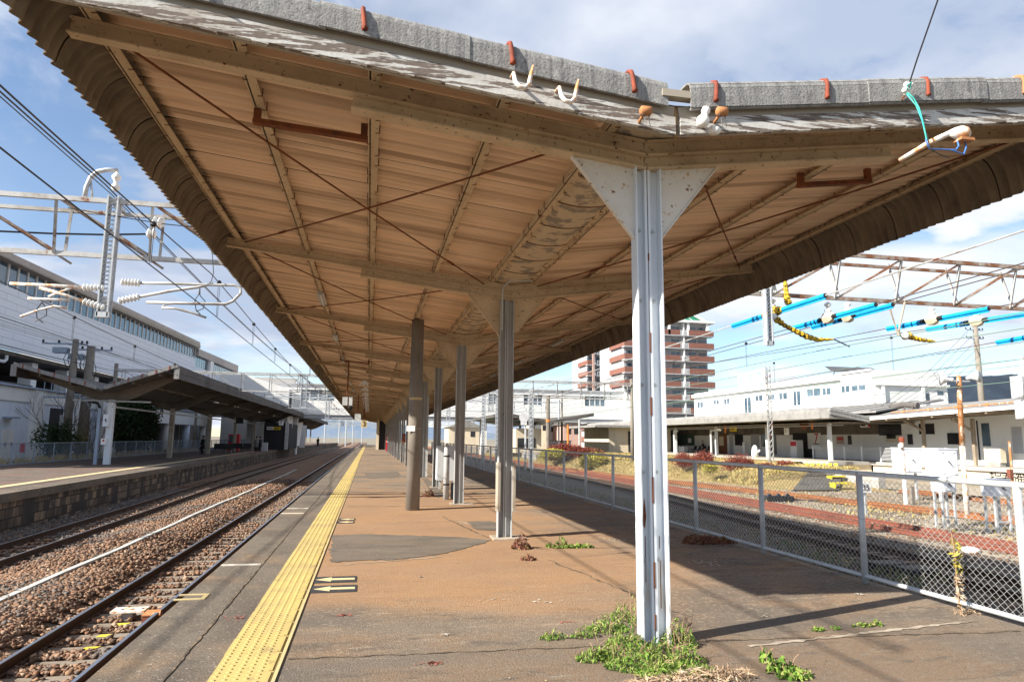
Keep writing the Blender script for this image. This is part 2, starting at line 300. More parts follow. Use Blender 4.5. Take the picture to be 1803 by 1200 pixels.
def stones_mesh(name, pos, size, mat, label=None):
    n = len(pos); base = np.array([(1,0,0),(-1,0,0),(0,1,0),(0,-1,0),(0,0,1),(0,0,-1)], float)
    fc = np.array([(0,2,4),(2,1,4),(1,3,4),(3,0,4),(2,0,5),(1,2,5),(3,1,5),(0,3,5)])
    v = base[None]*(.35+1.0*rng.random((n, 6, 1)))*(size*(.6+.8*rng.random(n)))[:, None, None]
    q = rng.normal(size=(n, 4)); q /= np.linalg.norm(q, axis=1)[:, None]; w, x, y, z = q.T
    Rm = np.stack([1-2*(y*y+z*z), 2*(x*y-z*w), 2*(x*z+y*w), 2*(x*y+z*w), 1-2*(x*x+z*z), 2*(y*z-x*w), 2*(x*z-y*w), 2*(y*z+x*w), 1-2*(x*x+y*y)], 1).reshape(n, 3, 3)
    v = np.einsum('nij,nkj->nki', Rm, v); v[:, :, 2] *= .75; v += pos[:, None]
    f = (fc[None]+6*np.arange(n)[:, None, None]).reshape(-1, 3)
    o = npmesh(name, v.reshape(-1, 3), f, mat, rnd=np.repeat(rng.random(n), 8)); tag(o, label, None, kind='stuff'); return o
# ---------------------------------------------------------------- camera, light, sky
cam = bpy.data.cameras.new('camera'); co = bpy.data.objects.new('camera', cam); COL.objects.link(co); sc.camera = co
cam.sensor_width = 36; cam.lens = F/1803*36; cam.clip_start = .05; cam.clip_end = 20000
r_, dn_, fw_ = RM[:, 0], RM[:, 1], RM[:, 2]
co.matrix_world = Matrix(((r_[0], -dn_[0], -fw_[0], 0), (r_[1], -dn_[1], -fw_[1], 0), (r_[2], -dn_[2], -fw_[2], H), (0, 0, 0, 1)))
SUN_AZ, SUN_EL = rad(17.5), rad(33)
sdir = V((-math.cos(SUN_AZ)*math.cos(SUN_EL), -math.sin(SUN_AZ)*math.cos(SUN_EL), math.sin(SUN_EL)))
sl = bpy.data.lights.new('sun', 'SUN'); so = bpy.data.objects.new('sun', sl); COL.objects.link(so)
sl.energy = 5.0; sl.angle = rad(.5); sl.color = (1, .93, .82); so.rotation_euler = sdir.to_track_quat('Z', 'Y').to_euler()
w = bpy.data.worlds.new('World'); sc.world = w; w.use_nodes = True; nt = w.node_tree; N = nt.nodes; L = nt.links
bg = N['Background']; bg.inputs['Strength'].default_value = .08
sky = N.new('ShaderNodeTexSky'); sky.sky_type = 'NISHITA'; sky.sun_disc = False; sky.sun_elevation = SUN_EL; sky.sun_rotation = rad(-107.5)
sky.air_density = 1.0; sky.dust_density = .1; sky.ozone_density = 3.0
tc = N.new('ShaderNodeTexCoord'); sep = N.new('ShaderNodeSeparateXYZ'); L.new(tc.outputs['Generated'], sep.inputs[0])
def mth(op, a, b=None, clamp=False):
    n = N.new('ShaderNodeMath'); n.operation = op; n.use_clamp = clamp
    for i, q in enumerate((a, b)):
        if q is None: continue
        if isinstance(q, (int, float)): n.inputs[i].default_value = q
        else: L.new(q, n.inputs[i])
    return n.outputs[0]
zz = mth('ADD', mth('MAXIMUM', sep.outputs['Z'], 0.0), .16)
cb = N.new('ShaderNodeCombineXYZ'); L.new(mth('DIVIDE', sep.outputs['X'], zz), cb.inputs[0]); L.new(mth('DIVIDE', sep.outputs['Y'], zz), cb.inputs[1])
def cloud(scale, loc, det, rough, dist=0.):
    mp = N.new('ShaderNodeMapping'); mp.inputs['Location'].default_value = loc; L.new(cb.outputs[0], mp.inputs['Vector'])
    n = N.new('ShaderNodeTexNoise'); n.inputs['Scale'].default_value = scale; n.inputs['Detail'].default_value = det; n.inputs['Roughness'].default_value = rough; n.inputs['Distortion'].default_value = dist
    L.new(mp.outputs[0], n.inputs['Vector']); return n.outputs['Fac']
def mr(v, a, b, c=0., d=1.):
    n = N.new('ShaderNodeMapRange'); n.interpolation_type = 'SMOOTHSTEP'
    for i, q in enumerate((a, b, c, d)): n.inputs[i+1].default_value = q
    L.new(v, n.inputs[0]); return n.outputs[0]
# big soft grey banks over the right half, thin bright veils elsewhere, low cumulus near the horizon
big = cloud(.62, (3.1, 1.7, 0), 7, .5, .3); veil = cloud(1.5, (8.2, 4.4, 2), 9, .6, .6); low = cloud(1.25, (1.3, 5.2, 7), 9, .55, .2); shade = cloud(1.1, (2.2, 9.1, 4), 6, .5)
cover = mth('MAXIMUM', mth('MAXIMUM', mth('MULTIPLY', mr(big, .46, .60), mr(sep.outputs['X'], -.42, .12, .18, 1.)), mr(veil, .46, .76, 0, .7)), mr(low, .46, .57))
def colmix(f, a, b):
    m = N.new('ShaderNodeMix'); m.data_type = 'RGBA'; L.new(f, m.inputs['Factor'])
    for k, q in (('A', a), ('B', b)):
        if isinstance(q, tuple): m.inputs[k].default_value = (*q, 1)
        else: L.new(q, m.inputs[k])
    return m.outputs['Result']
cl = colmix(mr(shade, .40, .60), (5.6, 5.75, 6.1), (2.9, 3.4, 4.4))
SKYMIX = colmix(cover, sky.outputs[0], cl)
L.new(SKYMIX, bg.inputs['Color'])
sc.view_settings.view_transform = 'Standard'; sc.view_settings.look = 'None'; sc.view_settings.gamma = 1; sc.view_settings.exposure = 1.2
sc.cycles.max_bounces = 7; sc.cycles.diffuse_bounces = 4; sc.cycles.transparent_max_bounces = 6
# ---------------------------------------------------------------- ground, ballast, tracks
RT = -1.2                                  # rail top below our platform
g = MB(); g.quad((-3000, -300, -1.5), (3000, -300, -1.5), (3000, 6000, -1.5), (-3000, 6000, -1.5)); S(g.build('ground', 'ground'))
def sstep(a, b, x): t = np.clip((x-a)/(b-a), 0, 1); return t*t*(3-2*t)
def bed(name, xs, hs, y0, y1, mat, shift=None, ny=60):
    ys = y0+(y1-y0)*np.linspace(0, 1, ny)**2; m = MB()
    for y in ys:
        for x, h in zip(xs, hs): m.v.append((x+(shift(y) if shift else 0), y, h))
    k = len(xs)
    for i in range(ny-1):
        for j in range(k-1): a = i*k+j; m.f.append((a, a+1, a+1+k, a+k))
    return S(m.build(name, mat, smooth=True))
sh2 = lambda y: -.5*float(sstep(15, 55, y))
bed('trackbed', [-12.5, -10.3, -9.6, -9.2, -7.6, -7.1, -6.4, -5.3, -4.9, -4.6, -2.8, -2.3, -1.4], [-1.35, -1.33, -1.33, -1.375, -1.375, -1.30, -1.2, -1.2, -1.25, -1.375, -1.375, -1.31, -1.31], -3, 420, 'bed_brown')
bed('yard_ground', [5.3, 7.5, 10, 11.8, 14.6, 16.2], [-1.36, -1.38, -1.4, -1.39, -1.385, -1.38], -8, 420, 'bed_dark')  # darker bed next to the fence, its shade put into the colour
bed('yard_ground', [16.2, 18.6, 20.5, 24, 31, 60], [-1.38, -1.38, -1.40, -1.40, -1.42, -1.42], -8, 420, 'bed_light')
def bedz(x): return np.interp(x, [-12.5, -10.3, -9.6, -9.2, -7.6, -7.1, -6.4, -5.3, -4.9, -4.6, -2.8, -2.3, -1.4], [-1.35, -1.33, -1.33, -1.375, -1.375, -1.30, -1.2, -1.2, -1.25, -1.375, -1.375, -1.31, -1.31])
def scatter(n, x0, x1, y0, y1, p=1.):
    return np.stack([x0+(x1-x0)*rng.random(n), y0+(y1-y0)*rng.random(n)**p], 1)
SLEEP = .62
def keep_stone(q, tracks):
    ok = np.ones(len(q), bool); ok[rng.random(len(q)) < .15] = False
    for xa, xb in tracks:
        on = (np.abs(q[:, 0]-(xa+xb)/2) < 1.02); ph = ((q[:, 1]-.14) % SLEEP)/SLEEP
        ok &= ~(on & (ph < .52) & (rng.random(len(q)) < .97))
        for xr in (xa, xb): ok &= np.abs(q[:, 0]-xr) > .075
    return ok
NT = (-4.28, -3.16); LT = (-8.97, -7.85)
q = np.concatenate([scatter(30000, -5.2, -2.2, 2.8, 11), scatter(24000, -7.4, -4.5, 7, 16), scatter(26000, -10.2, -2.0, 10, 24), scatter(22000, -10.2, -2.0, 22, 48, 1.3)])
q = q[keep_stone(q, (NT, LT))]
z = bedz(q[:, 0])+.012+.035*rng.random(len(q))
stones_mesh('ballast', np.column_stack([q, z]), .049, 'stones', 'reddish brown and grey ballast stones between the left tracks')
q = np.concatenate([scatter(9000, -10.25, -9.15, 12, 40, 1.2), scatter(2600, -7.4, -5.0, 7, 15)]); stones_mesh('ballast', np.column_stack([q, bedz(q[:, 0])+.02+.04*rng.random(len(q))]), .05, 'stones_grey', 'dark grey ballast stones along the far platform wall')  # shade by the wall put into grey stone colours; duct stones simply grey
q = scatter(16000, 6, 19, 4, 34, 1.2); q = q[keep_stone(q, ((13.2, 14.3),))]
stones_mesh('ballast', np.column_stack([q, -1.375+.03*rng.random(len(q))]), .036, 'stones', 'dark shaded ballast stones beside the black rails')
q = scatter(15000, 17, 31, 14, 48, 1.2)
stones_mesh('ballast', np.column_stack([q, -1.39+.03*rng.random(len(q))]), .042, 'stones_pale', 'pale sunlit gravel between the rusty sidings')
def rail_sec(m, pts, top=True):
    """rail foot, web and head swept along pts (x,y) ; rail top at RT"""
    for i in range(len(pts)-1):
        a = V((*pts[i], 0)); b = V((*pts[i+1], 0)); d = (b-a).normalized()*.002; b = b+d
        for w_, z0, z1 in ((.125, RT-.15, RT-.128), (.022, RT-.128, RT-.042), (.064, RT-.042, RT-.002)):
            m.bar(a+V((0,0,(z0+z1)/2)), b+V((0,0,(z0+z1)/2)), w_, z1-z0)
def track(label, xs, ys, mat, shine, y0, y1, smat, nmax=90, spc=SLEEP, slz=RT-.152, fast=True):
    """xs: (left, right) functions of y"""
    t = T('railway_track', label, 'track', (xs[0](y0)/2+xs[1](y0)/2, y0, RT-.2))
    for fx in xs:
        m = MB(); rail_sec(m, [(fx(y), y) for y in ys]); r = m.build('rail', mat, t)
        if shine:
            m = MB()
            for i in range(len(ys)-1): m.bar((fx(ys[i]), ys[i], RT-.0005), (fx(ys[i+1]), ys[i+1]+.002, RT-.0005), .05, .005)
            m.build('running_surface', 'rail_top', r)
    if smat:
        proto = None; k = 0; y = y0
        rest = MB()
        while y < y1:
            c = (xs[0](y)+xs[1](y))/2
            if k < nmax:
                if proto is None:
                    m = MB(); m.box(c-1., c+1., y-.11, y+.11, slz-.13, slz); proto = m.build('sleeper', smat, t); p0 = (c, y)
                else:
                    s = proto.copy(); COL.objects.link(s); s.parent = t; s.location = (c-p0[0]+random.uniform(-.03, .03), y-p0[1], random.uniform(-.006, .004)); s.rotation_euler = (0, 0, 0)
            else: rest.box(c-1., c+1., y-.11, y+.11, slz-.13, slz)
            k += 1; y += spc
        if rest.f: rest.build('sleeper', smat, t)['kind'] = 'stuff'
        # rail fastenings of the near part
        m = MB(); y = y0
        while y < min(y1, 34):
            for fx in xs:
                for s_ in (-1, 1): m.box(fx(y)+s_*.075-.025, fx(y)+s_*.075+.025, y-.035, y+.035, slz, slz+.035)
            y += spc
        m.build('rail_clip', mat, t)['kind'] = 'stuff'
    return t
YS = [-3, 4, 8, 12, 18, 26, 40, 60, 90, 140, 220, 400]
nt_ = track('near railway track with shiny rail heads directly below the platform edge', (lambda y: NT[0], lambda y: NT[1]), YS, 'rail_rust', True, .3, 66, 'sleeper', nmax=86)
track('second railway track in brown ballast beside the block wall of the far platform', (lambda y: LT[0]+sh2(y), lambda y: LT[1]+sh2(y)), [-3, 8, 15, 20, 25, 30, 35, 40, 50, 60, 90, 140, 220, 400], 'rail_rust', True, 6.3, 66, 'sleeper', nmax=80)
def lin(x0, y0, x1, y1, lim):
    return lambda y: x0+(x1-x0)*(min(max(y, 4), lim)-y0)/(y1-y0)
YR = [2, 6, 10, 14, 18, 22, 26, 30, 36, 44, 55, 70, 100, 150, 300]
a = lin(12.0, 11, 13.8, 29, 40); track('dark brown railway track in the shade just beyond the chain link fence', (a, lambda y: a(y)+1.13), YR, 'rail_rust', False, 6, 46, 'sleeper_old', nmax=60, spc=.7)
b = lin(17.0, 16, 17.2, 37, 60); track('red rusted railway track in the middle of the yard', (b, lambda y: b(y)+1.13), YR, 'rail_red', False, 10, 50, 'sleeper_old', nmax=50, spc=.75)
c_ = lin(23.4, 21, 20.4, 43, 60); track('orange rusted railway track passing in front of the grassy bank', (c_, lambda y: c_(y)+1.2), YR, 'rail_orange', False, 14, 56, 'sleeper_old', nmax=50, spc=.75)
e_ = lin(30.5, 27, 31.5, 42, 60); track('farthest orange rusted track along the pale platform wall', (e_, lambda y: e_(y)+1.13), YR[:9], 'rail_orange', False, 20, 36, 'sleeper_old', nmax=20, spc=.75)
# yellow paint dabs on the near sleepers
m = MB()
for px, py in ((622, 909), (525, 975), (440, 1048)):
    c = gz(px/3, 800+py/3, RT-.150); yy = .3+round((c.y-.3)/SLEEP)*SLEEP
    m.prism([(c.x-.1, yy-.05, RT-.150), (c.x+.05, yy-.07, RT-.150), (c.x+.12, yy+.06, RT-.150), (c.x-.06, yy+.05, RT-.150)], (0, 0, .005))
m.build('paint_mark', 'yellow_paint', nt_)['label'] = 'yellow paint dabs on three near sleepers'
# beacon, orange box, cable pipe
c = gz(230, 1073, -1.22); t = T('track_beacon', 'white flat track beacon on a block between the near rails', 'beacon', (c.x, c.y, -1.35))
m = MB(); m.box(c.x-.26, c.x+.24, c.y-.14, c.y+.14, -1.235, -1.205); m.build('plate', 'rust_white', t)
m = MB()
for i in range(3): m.prism([(c.x-.15+i*.15, c.y-.03, -1.205), (c.x-.09+i*.15, c.y-.03, -1.205), (c.x-.12+i*.15, c.y+.04, -1.205)], (0, 0, .004))
m.build('triangle_mark', 'black', t)
m = MB(); m.box(c.x-.1, c.x+.06, c.y-.09, c.y+.09, -1.36, -1.235); m.build('block', 'concrete', t)
c = gz(268, 1083, -1.25); t = T('junction_box', 'small rusty orange and brown junction box beside the white track beacon', 'box', (c.x, c.y, -1.36))
m = MB(); m.box(c.x-.12, c.x+.13, c.y-.1, c.y+.1, -1.36, -1.23); m.build('casing', 'rail_red', t)
m = MB(); m.prism([(c.x-.13, c.y-.11, -1.23), (c.x+.14, c.y-.11, -1.23), (c.x+.1, c.y+.09, -1.19), (c.x-.1, c.y+.09, -1.19)], (0, 0, .012)); m.build('lid', 'orange_rust', t)
m = MB(); py_ = np.linspace(2, 60, 60); [m.bar((-5.78+.035*math.sin(a*.4), a, -1.155+.008*math.sin(a*1.3)), (-5.78+.035*math.sin(b*.4), b-.012, -1.155+.008*math.sin(b*1.3)), .115, .085) for a, b in zip(py_[:-1], py_[1:])]; centre(tag(m.build('cable_pipe', 'trough'), 'long pale cable duct lying on the ballast between the two tracks', 'pipe'))
# ---------------------------------------------------------------- our platform
PE, FX, PEND = -1.71, 5.62, 150
p = MB(); p.box(-.955, FX, -8, PEND, -.16, 0); S(p.build('platform', 'asphalt'))
p = MB()
for y in np.arange(-8, PEND, 4.05): p.box(PE, -1.229, y, y+4.042, -.2, -.001-.003*random.random()); p.box(-1.221, -.957, y, y+4.047, -.2, -.001-.002*random.random())
S(p.build('platform_coping', 'coping'))
p = MB(); p.box(-1.55, -1.0, -8, PEND, -1.5, -.2); p.box(5.2, 5.55, -8, PEND, -1.5, -.16); p.box(-1.0, 5.2, -8, -7.5, -1.5, -.16); p.box(-1, 5.2, PEND-.5, PEND, -1.5, -.16); S(p.build('platform_wall', 'block_wall'))
def patchy(name, mat, c, rx, ry, z, n=26, rough=.25, seed=0):
    rr = random.Random(seed); m = MB(); pts = []
    for i in range(n):
        a = 2*math.pi*i/n; k = 1+rough*(rr.random()*2-1); pts.append((c[0]+rx*k*math.cos(a), c[1]+ry*k*math.sin(a), z))
    m.f.append(tuple(range(n))); m.v += pts; return S(m.build(name, mat))
m = MB()        # cracks and joints: wavy thin strips
def crack(m, a, b, w, z, n=30, wob=.02, seed=1):
    rr = random.Random(seed); a = V((*a, 0)); b = V((*b, 0)); d = (b-a).normalized(); s = V((-d.y, d.x, 0)); L_ = []; R_ = []
    for i in range(n+1):
        p_ = a.lerp(b, i/n)+s*(rr.random()-.5)*wob*2; k = w*(.4+1.1*rr.random()); L_.append(p_+s*k/2); R_.append(p_-s*k/2)
    for i in range(n): m.quad((*L_[i][:2], z), (*L_[i+1][:2], z), (*R_[i+1][:2], z), (*R_[i][:2], z))
crack(m, (-1.225, 2.5), (-1.225, 9.2), .018, .004, 90, .005, 2); crack(m, (-1.225, 9.2), (-1.225, 60), .014, .004, 90, .004, 3)
crack(m, (-.5, 5.28), (1.9, 5.2), .018, .004, 40, .016, 5); crack(m, (2.6, 5.2), (5.4, 5.0), .03, .004, 40, .012, 6)
crack(m, (2.35, 8.9), (2.85, 5.9), .03, .004, 30, .03, 7); crack(m, (2.85, 5.9), (2.3, 4.9), .02, .004, 16, .03, 8)
crack(m, (2.4, 9.8), (5.4, 9.6), .022, .004, 40, .015, 9)
for i, y in enumerate((16.2, 22, 28, 35)): crack(m, (-.4, y), (5.3, y-.1), .035, .004, 30, .01, 20+i)
crack(m, (1.9, 10.9), (1.5, 14), .03, .004, 30, .02, 31)
S(m.build('platform_joint', 'crack'))
m = MB(); crack(m, (-.36, 9.45), (.3, 9.6), .04, .005, 20, .02, 41); crack(m, (-.3, 8.9), (1.0, 9.3), .035, .005, 20, .02, 42); crack(m, (.2, 13.1), (1.7, 13.15), .03, .005, 20, .02, 43); crack(m, (2.9, 5.0), (5.3, 5.35), .05, .005, 40, .012, 44)
crack(m, (2.05, 12.2), (1.7, 13.2), .05, .005, 12, .02, 45)
S(m.build('platform_joint', 'pale_joint'))
# tarmac repairs
def ribbon(name, mat, pts, z):
    rr = random.Random(int(z*1e6)+len(pts)); out = []; n_ = len(pts)
    for i in range(n_):
        a, b = pts[i], pts[(i+1) % n_]; L_ = math.hypot(b[0]-a[0], b[1]-a[1]); k = max(2, int(L_/.07))
        for j in range(k): t_ = j/k; out.append((a[0]+(b[0]-a[0])*t_+rr.gauss(0, .018), a[1]+(b[1]-a[1])*t_+rr.gauss(0, .022)))
    pts = out; m = MB(); m.f.append(tuple(range(len(pts)))); m.v += [(x, y, z) for x, y in pts]; return S(m.build(name, mat))
P2 = lambda *q: [tuple(gz(a, b)[:2]) for a, b in q]
ribbon('platform_patch', 'patch', P2((585, 942), (640, 940), (800, 945), (862, 950), (845, 958), (780, 975), (700, 985), (660, 985), (580, 990)), .006)
ribbon('platform_patch', 'patch', P2((822, 918), (862, 917), (878, 922), (905, 930), (880, 934), (838, 932)), .007)
ribbon('platform_patch', 'patch', P2((640, 832), (700, 830), (705, 836), (690, 840), (650, 842)), .006)
ribbon('platform_patch', 'patch', P2((743, 842), (752, 842), (785, 872), (770, 876)), .008)
# white squares and lines
m = MB()
for x0, x1, y0, y1 in ((-1.70, -1.24, 9.08, 9.14), (-1.70, -1.25, 14.9, 14.98), (-1.7, -1.25, 15.9, 15.98)): m.box(x0, x1, y0, y1, -.006, .006)
S(m.build('edge_mark', 'white_mark'))
m = MB(); c = gz(338, 1050)
for x0, x1, y0, y1 in ((-.14, .14, -.12, -.08), (-.14, .14, .08, .12), (.1, .14, -.08, .08)): m.box(c.x+x0, c.x+x1, c.y+y0, c.y+y1, -.006, .004)
S(m.build('edge_mark', 'old_yellow'))
def flecks(mat, spots, sz):
    m = MB()
    for x, y, rx, ry, n in spots:
        for i in range(n):
            a = random.random()*6.283; r = abs(random.gauss(0, .55)); cx, cy = x+rx*r*math.cos(a), y+ry*r*math.sin(a); s_ = sz*random.uniform(.3, 1.5); n0 = len(m.v); k = 7
            for j in range(k): b_ = 6.283*j/k; q = s_*random.uniform(.5, 1.2); m.v.append((cx+q*math.cos(b_), cy+q*.7*math.sin(b_), .0062))
            m.f.append(tuple(range(n0, n0+k)))
    return S(m.build('paint_stain', mat))
flecks('red_mark', [(.48, 5.02, .13, .05, 70), (-.16, 6.45, .10, .07, 40), (-1.05, 6.5, .08, .1, 30), (1.7, 5.9, .1, .05, 14)], .012)
flecks('white_mark', [(gz(px, py).x, gz(px, py).y, r, r*.6, k) for px, py, r, k in ((740, 1015, .04, 14), (783, 1118, .05, 8), (1085, 950, .3, 50), (1510, 1046, .07, 14), (1345, 1085, .05, 8), (1240, 990, .5, 40), (960, 1060, .3, 12), (860, 1055, .2, 10))], .016)
flecks('cream', [(random.uniform(-1.2, 5), random.uniform(4.5, 12), .5, .5, 5) for i in range(22)], .007)
flecks('crack', [(random.uniform(-1.2, 5), random.uniform(4.5, 11), .6, .5, 6) for i in range(26)], .008)
# tactile strip
t = T('tactile_strip', 'yellow tactile paving strip with raised dots along the platform edge', 'tactile paving', (-.74, 5, 0))
m = MB()
for y in np.arange(2.5, 132, .42): dx = random.uniform(-.004, .004); m.box(-.95+dx, -.56+dx, y, y+.416, -.01, .006+.002*random.random())
m.build('block', 'tactile', t)['kind'] = 'stuff'
m = MB()
for y in np.arange(2.8, 30, .07):
    for i in range(5):
        x = -.915+i*.067; k = len(m.v)
        for rr_, zz_ in ((.0155, .007), (.011, .0135)):
            for j in range(6): m.v.append((x+rr_*math.cos(j*math.pi/3), y+rr_*math.sin(j*math.pi/3), zz_))
        for j in range(6): m.f.append((k+j, k+(j+1) % 6, k+6+(j+1) % 6, k+6+j))
        m.f.append(tuple(k+6+j for j in range(6)))
m.build('dot', 'tactile', t)['kind'] = 'stuff'
m = MB()
for y in np.arange(2.5, 60, .42): m.box(-.596, -.572, y+.01, y+.40, .008, .0145)
m.build('guide_bar', 'tactile', t)['kind'] = 'stuff'
m = MB(); m.box(-.553, -.53, 2.5, 40, -.005, .012); m.build('edge_bar', 'old_yellow', t)
# arrow stickers
def arrow(x, y, w_, label):
    t = T('floor_sticker', label, 'sticker', (x, y, .004), 'arrow stickers on the platform floor')
    m = MB(); m.box(x-w_/2, x+w_/2, y-.165, y+.165, .001, .006); m.build('backing', 'grey_sticker', t)
    m = MB(); a = x-w_/2+.03
    m.prism([(a, y, .006), (a+.16, y-.11, .006), (a+.16, y-.045, .006), (x+w_/2-.02, y-.045, .006), (x+w_/2-.02, y+.045, .006), (a+.16, y+.045, .006), (a+.16, y+.11, .006)], (0, 0, .003)); m.build('arrow', 'cream', t)
for px, py, w_, lb in ((590, 1020, .46, 'cream arrow on dark floor sticker, farther one of the near pair'), (588, 1036.5, .46, 'cream arrow on dark floor sticker, nearest to the viewer'),
                      (611, 914, .3, 'small cream arrow on floor sticker, farther one of the far pair'), (609, 919, .3, 'small cream arrow on floor sticker, nearer one of the far pair')):
    c = gz(px, py); arrow(c.x, c.y, w_, lb)
# ---------------------------------------------------------------- the butterfly canopy over our platform
XC, SL, SR = 2.21, .113, .140
def zb(x): return 4.08 + (SL*(XC-x) if x < XC else SR*(x-XC))       # top of the cross beams
COLY = [5.21+5.695*k for k in range(20)]; CEND = 118.
can = T('platform_canopy', 'long rusty brown butterfly canopy on white steel columns over the middle platform', 'canopy', (XC, 5.27, 0))
def profile(side):
    if side < 0:
        xs = np.linspace(XC-.28, -1.95, 7); pts = [(x, zb(x)+.1) for x in xs]
        p0, p1, p2, p3 = (pts[-1][0], pts[-1][1]), (-2.22, pts[-1][1]+.03), (-2.36, pts[-1][1]-.06), (-2.40, 4.29)
    else:
        xs = np.linspace(XC+.28, 6.42, 7); pts = [(x, zb(x)+.1) for x in xs]
        p0, p1, p2, p3 = (pts[-1][0], pts[-1][1]), (6.69, pts[-1][1]+.035), (6.83, pts[-1][1]-.07), (6.87, 4.27)
    for t in np.linspace(.14, 1, 8):
        pts.append(tuple((1-t)**3*p0[i]+3*t*(1-t)**2*p1[i]+3*t*t*(1-t)*p2[i]+t**3*p3[i] for i in (0, 1)))
    return np.array(pts)
def sheet(side):
    pr = profile(side); d = np.gradient(pr, axis=0); nrm = np.stack([-d[:, 1], d[:, 0]], 1); nrm /= np.linalg.norm(nrm, axis=1)[:, None]
    if side > 0: pass
    else: nrm = -nrm
    per = .13; spw = per*6; lap = MB(); Vs = []; Fs = []; n0 = 0; k = len(pr); y = 4.56
    while y < CEND:
        seg = 8 if y < 40 else 6
        yy = np.arange(0, 6*seg+7)/seg*per; amp = .033*np.sin(2*np.pi*yy/per); lift = .022*yy/spw+random.uniform(-.003, .003)
        P = np.zeros((len(yy), k, 3)); off = amp[:, None]*np.where((pr[:, 0] < -1.97) | (pr[:, 0] > 6.44), .68, 1.)[None]+lift[:, None]
        P[:, :, 0] = pr[None, :, 0]+nrm[None, :, 0]*off; P[:, :, 2] = pr[None, :, 1]+nrm[None, :, 1]*off; P[:, :, 1] = (y+yy)[:, None]
        i = np.arange(len(yy)-1)[:, None]*k+np.arange(k-1)[None]; f = np.stack([i, i+1, i+1+k, i+k], -1).reshape(-1, 4)+n0
        if y < 45:
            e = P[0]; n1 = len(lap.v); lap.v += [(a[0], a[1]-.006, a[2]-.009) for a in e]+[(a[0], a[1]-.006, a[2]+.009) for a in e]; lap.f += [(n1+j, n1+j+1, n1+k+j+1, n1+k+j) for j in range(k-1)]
        Vs.append(P.reshape(-1, 3)); Fs.append(f); n0 += len(yy)*k; y += spw
    lap.build('lap_gap_line', 'black', can)['kind'] = 'stuff'  # black ribbon added to draw the dark gap line at each sheet lap
    Vv = np.concatenate(Vs); Ff = np.concatenate(Fs); lim = -1.97 if side < 0 else 6.44
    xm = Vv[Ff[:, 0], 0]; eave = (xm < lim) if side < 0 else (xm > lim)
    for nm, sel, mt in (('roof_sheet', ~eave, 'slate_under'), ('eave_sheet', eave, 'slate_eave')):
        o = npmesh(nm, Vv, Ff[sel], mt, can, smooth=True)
        so_ = o.modifiers.new('thick', 'SOLIDIFY'); so_.thickness = .009; so_.offset = 0
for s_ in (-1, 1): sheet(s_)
# gutter between the two roof halves: shallow trough panels with straps
m = MB(); ms = MB()
for k in range(len(COLY)-1):
    y0, y1 = COLY[k]+.06, COLY[k+1]-.06
    y0, y1 = COLY[k], COLY[k+1]
    if k == 0: y0 = 4.6
    nseg = 8; 
    for i in range(nseg):
        a = y0+(y1-y0)*i/nseg; b_ = y0+(y1-y0)*(i+1)/nseg
        ang = np.linspace(-1, 1, 7); pts = [(XC+.31*u, 4.11+.05*u*u) for u in ang]
        for (xa, za), (xb, zb_) in zip(pts[:-1], pts[1:]): m.quad((xa, a, za), (xb, a, zb_), (xb, b_-.006, zb_-.006), (xa, b_-.006, za-.006))
        for (xa, za), (xb, zb_) in zip(pts[:-1], pts[1:]): ms.bar((xa, a, za-.012), (xb, a, zb_-.012), .022, .005)
m.build('gutter', 'gutter', can); ms.build('gutter_strap', 'strap', can)
m = MB()
for s_, x in ((-1, XC-.28), (1, XC+.28)):
    for k in range(len(COLY)-1):
        for i in range(11 if k < 5 else 0):
            y = COLY[k]+.35+i*.5; m.tube([(x+s_*.035, y, 4.21), (x+s_*.035, y, 4.08), (x-s_*.035, y+.03, 4.065)], .0045, 5)
m.build('gutter_hanger', 'strap', can)['kind'] = 'stuff'
# columns, gussets, beams
COLX = lambda y: 2.222 if y < 6 else 2.15
def column(yc, near):
    m = MB(); hw, hd, t = .1085, .06, .013; XC = COLX(yc)
    for sx in (-1, 1): m.box(XC+sx*hw-t/2, XC+sx*hw+t/2, yc-hd, yc+hd, -.02, 3.83)
    m.box(XC-hw+t/2, XC-.026, yc+.024, yc+.036, -.02, 3.83); m.box(XC+.026, XC+hw-t/2, yc+.024, yc+.036, -.02, 3.83)
    for sx in (-1, 1): m.box(XC+sx*.0155-.0105, XC+sx*.0155+.0105, yc-.028, yc+.05, -.02, 3.83)
    parts_ = [(m, 'column_paint' if yc < 6 else 'column_shaded')]
    if yc < 6:
        m = MB(); y_ = yc+.0235; pts = [(-.052, .86), (-.04, .95), (-.046, 1.03), (-.054, 1.10), (-.062, 1.02), (-.069, .93), (-.064, .88)]
        m.prism([(XC+a, y_, b) for a, b in pts], (0, -.003, 0)); rr = random.Random(9); z = .1
        while z < 3.2:
            h_ = rr.uniform(.03, .22); m.box(XC-.004+rr.uniform(-.004, .004), XC+.006, yc-.0315, yc-.0285, z, z+h_); z += h_+rr.uniform(.1, .8)
        for a, z0, z1 in ((-.053, .45, .80), (.07, .25, .62), (.066, .7, .8), (-.07, .12, .3)): m.box(XC+a, XC+a+.006, y_-.002, y_, z0, z1)
        parts_.append((m, 'rusty_steel'))
    if near:
        m = MB()
        for z in (.62, 1.3, 2.0, 2.7, 3.3):
            for sx in (-1, 1): m.lathe((XC+sx*.06, yc+.024, z), (0, -1, 0), [(0, .016), (.012, .015), (.018, .007)], 8)
        parts_.append((m, 'conduit'))
    return build2('column', parts_, can)
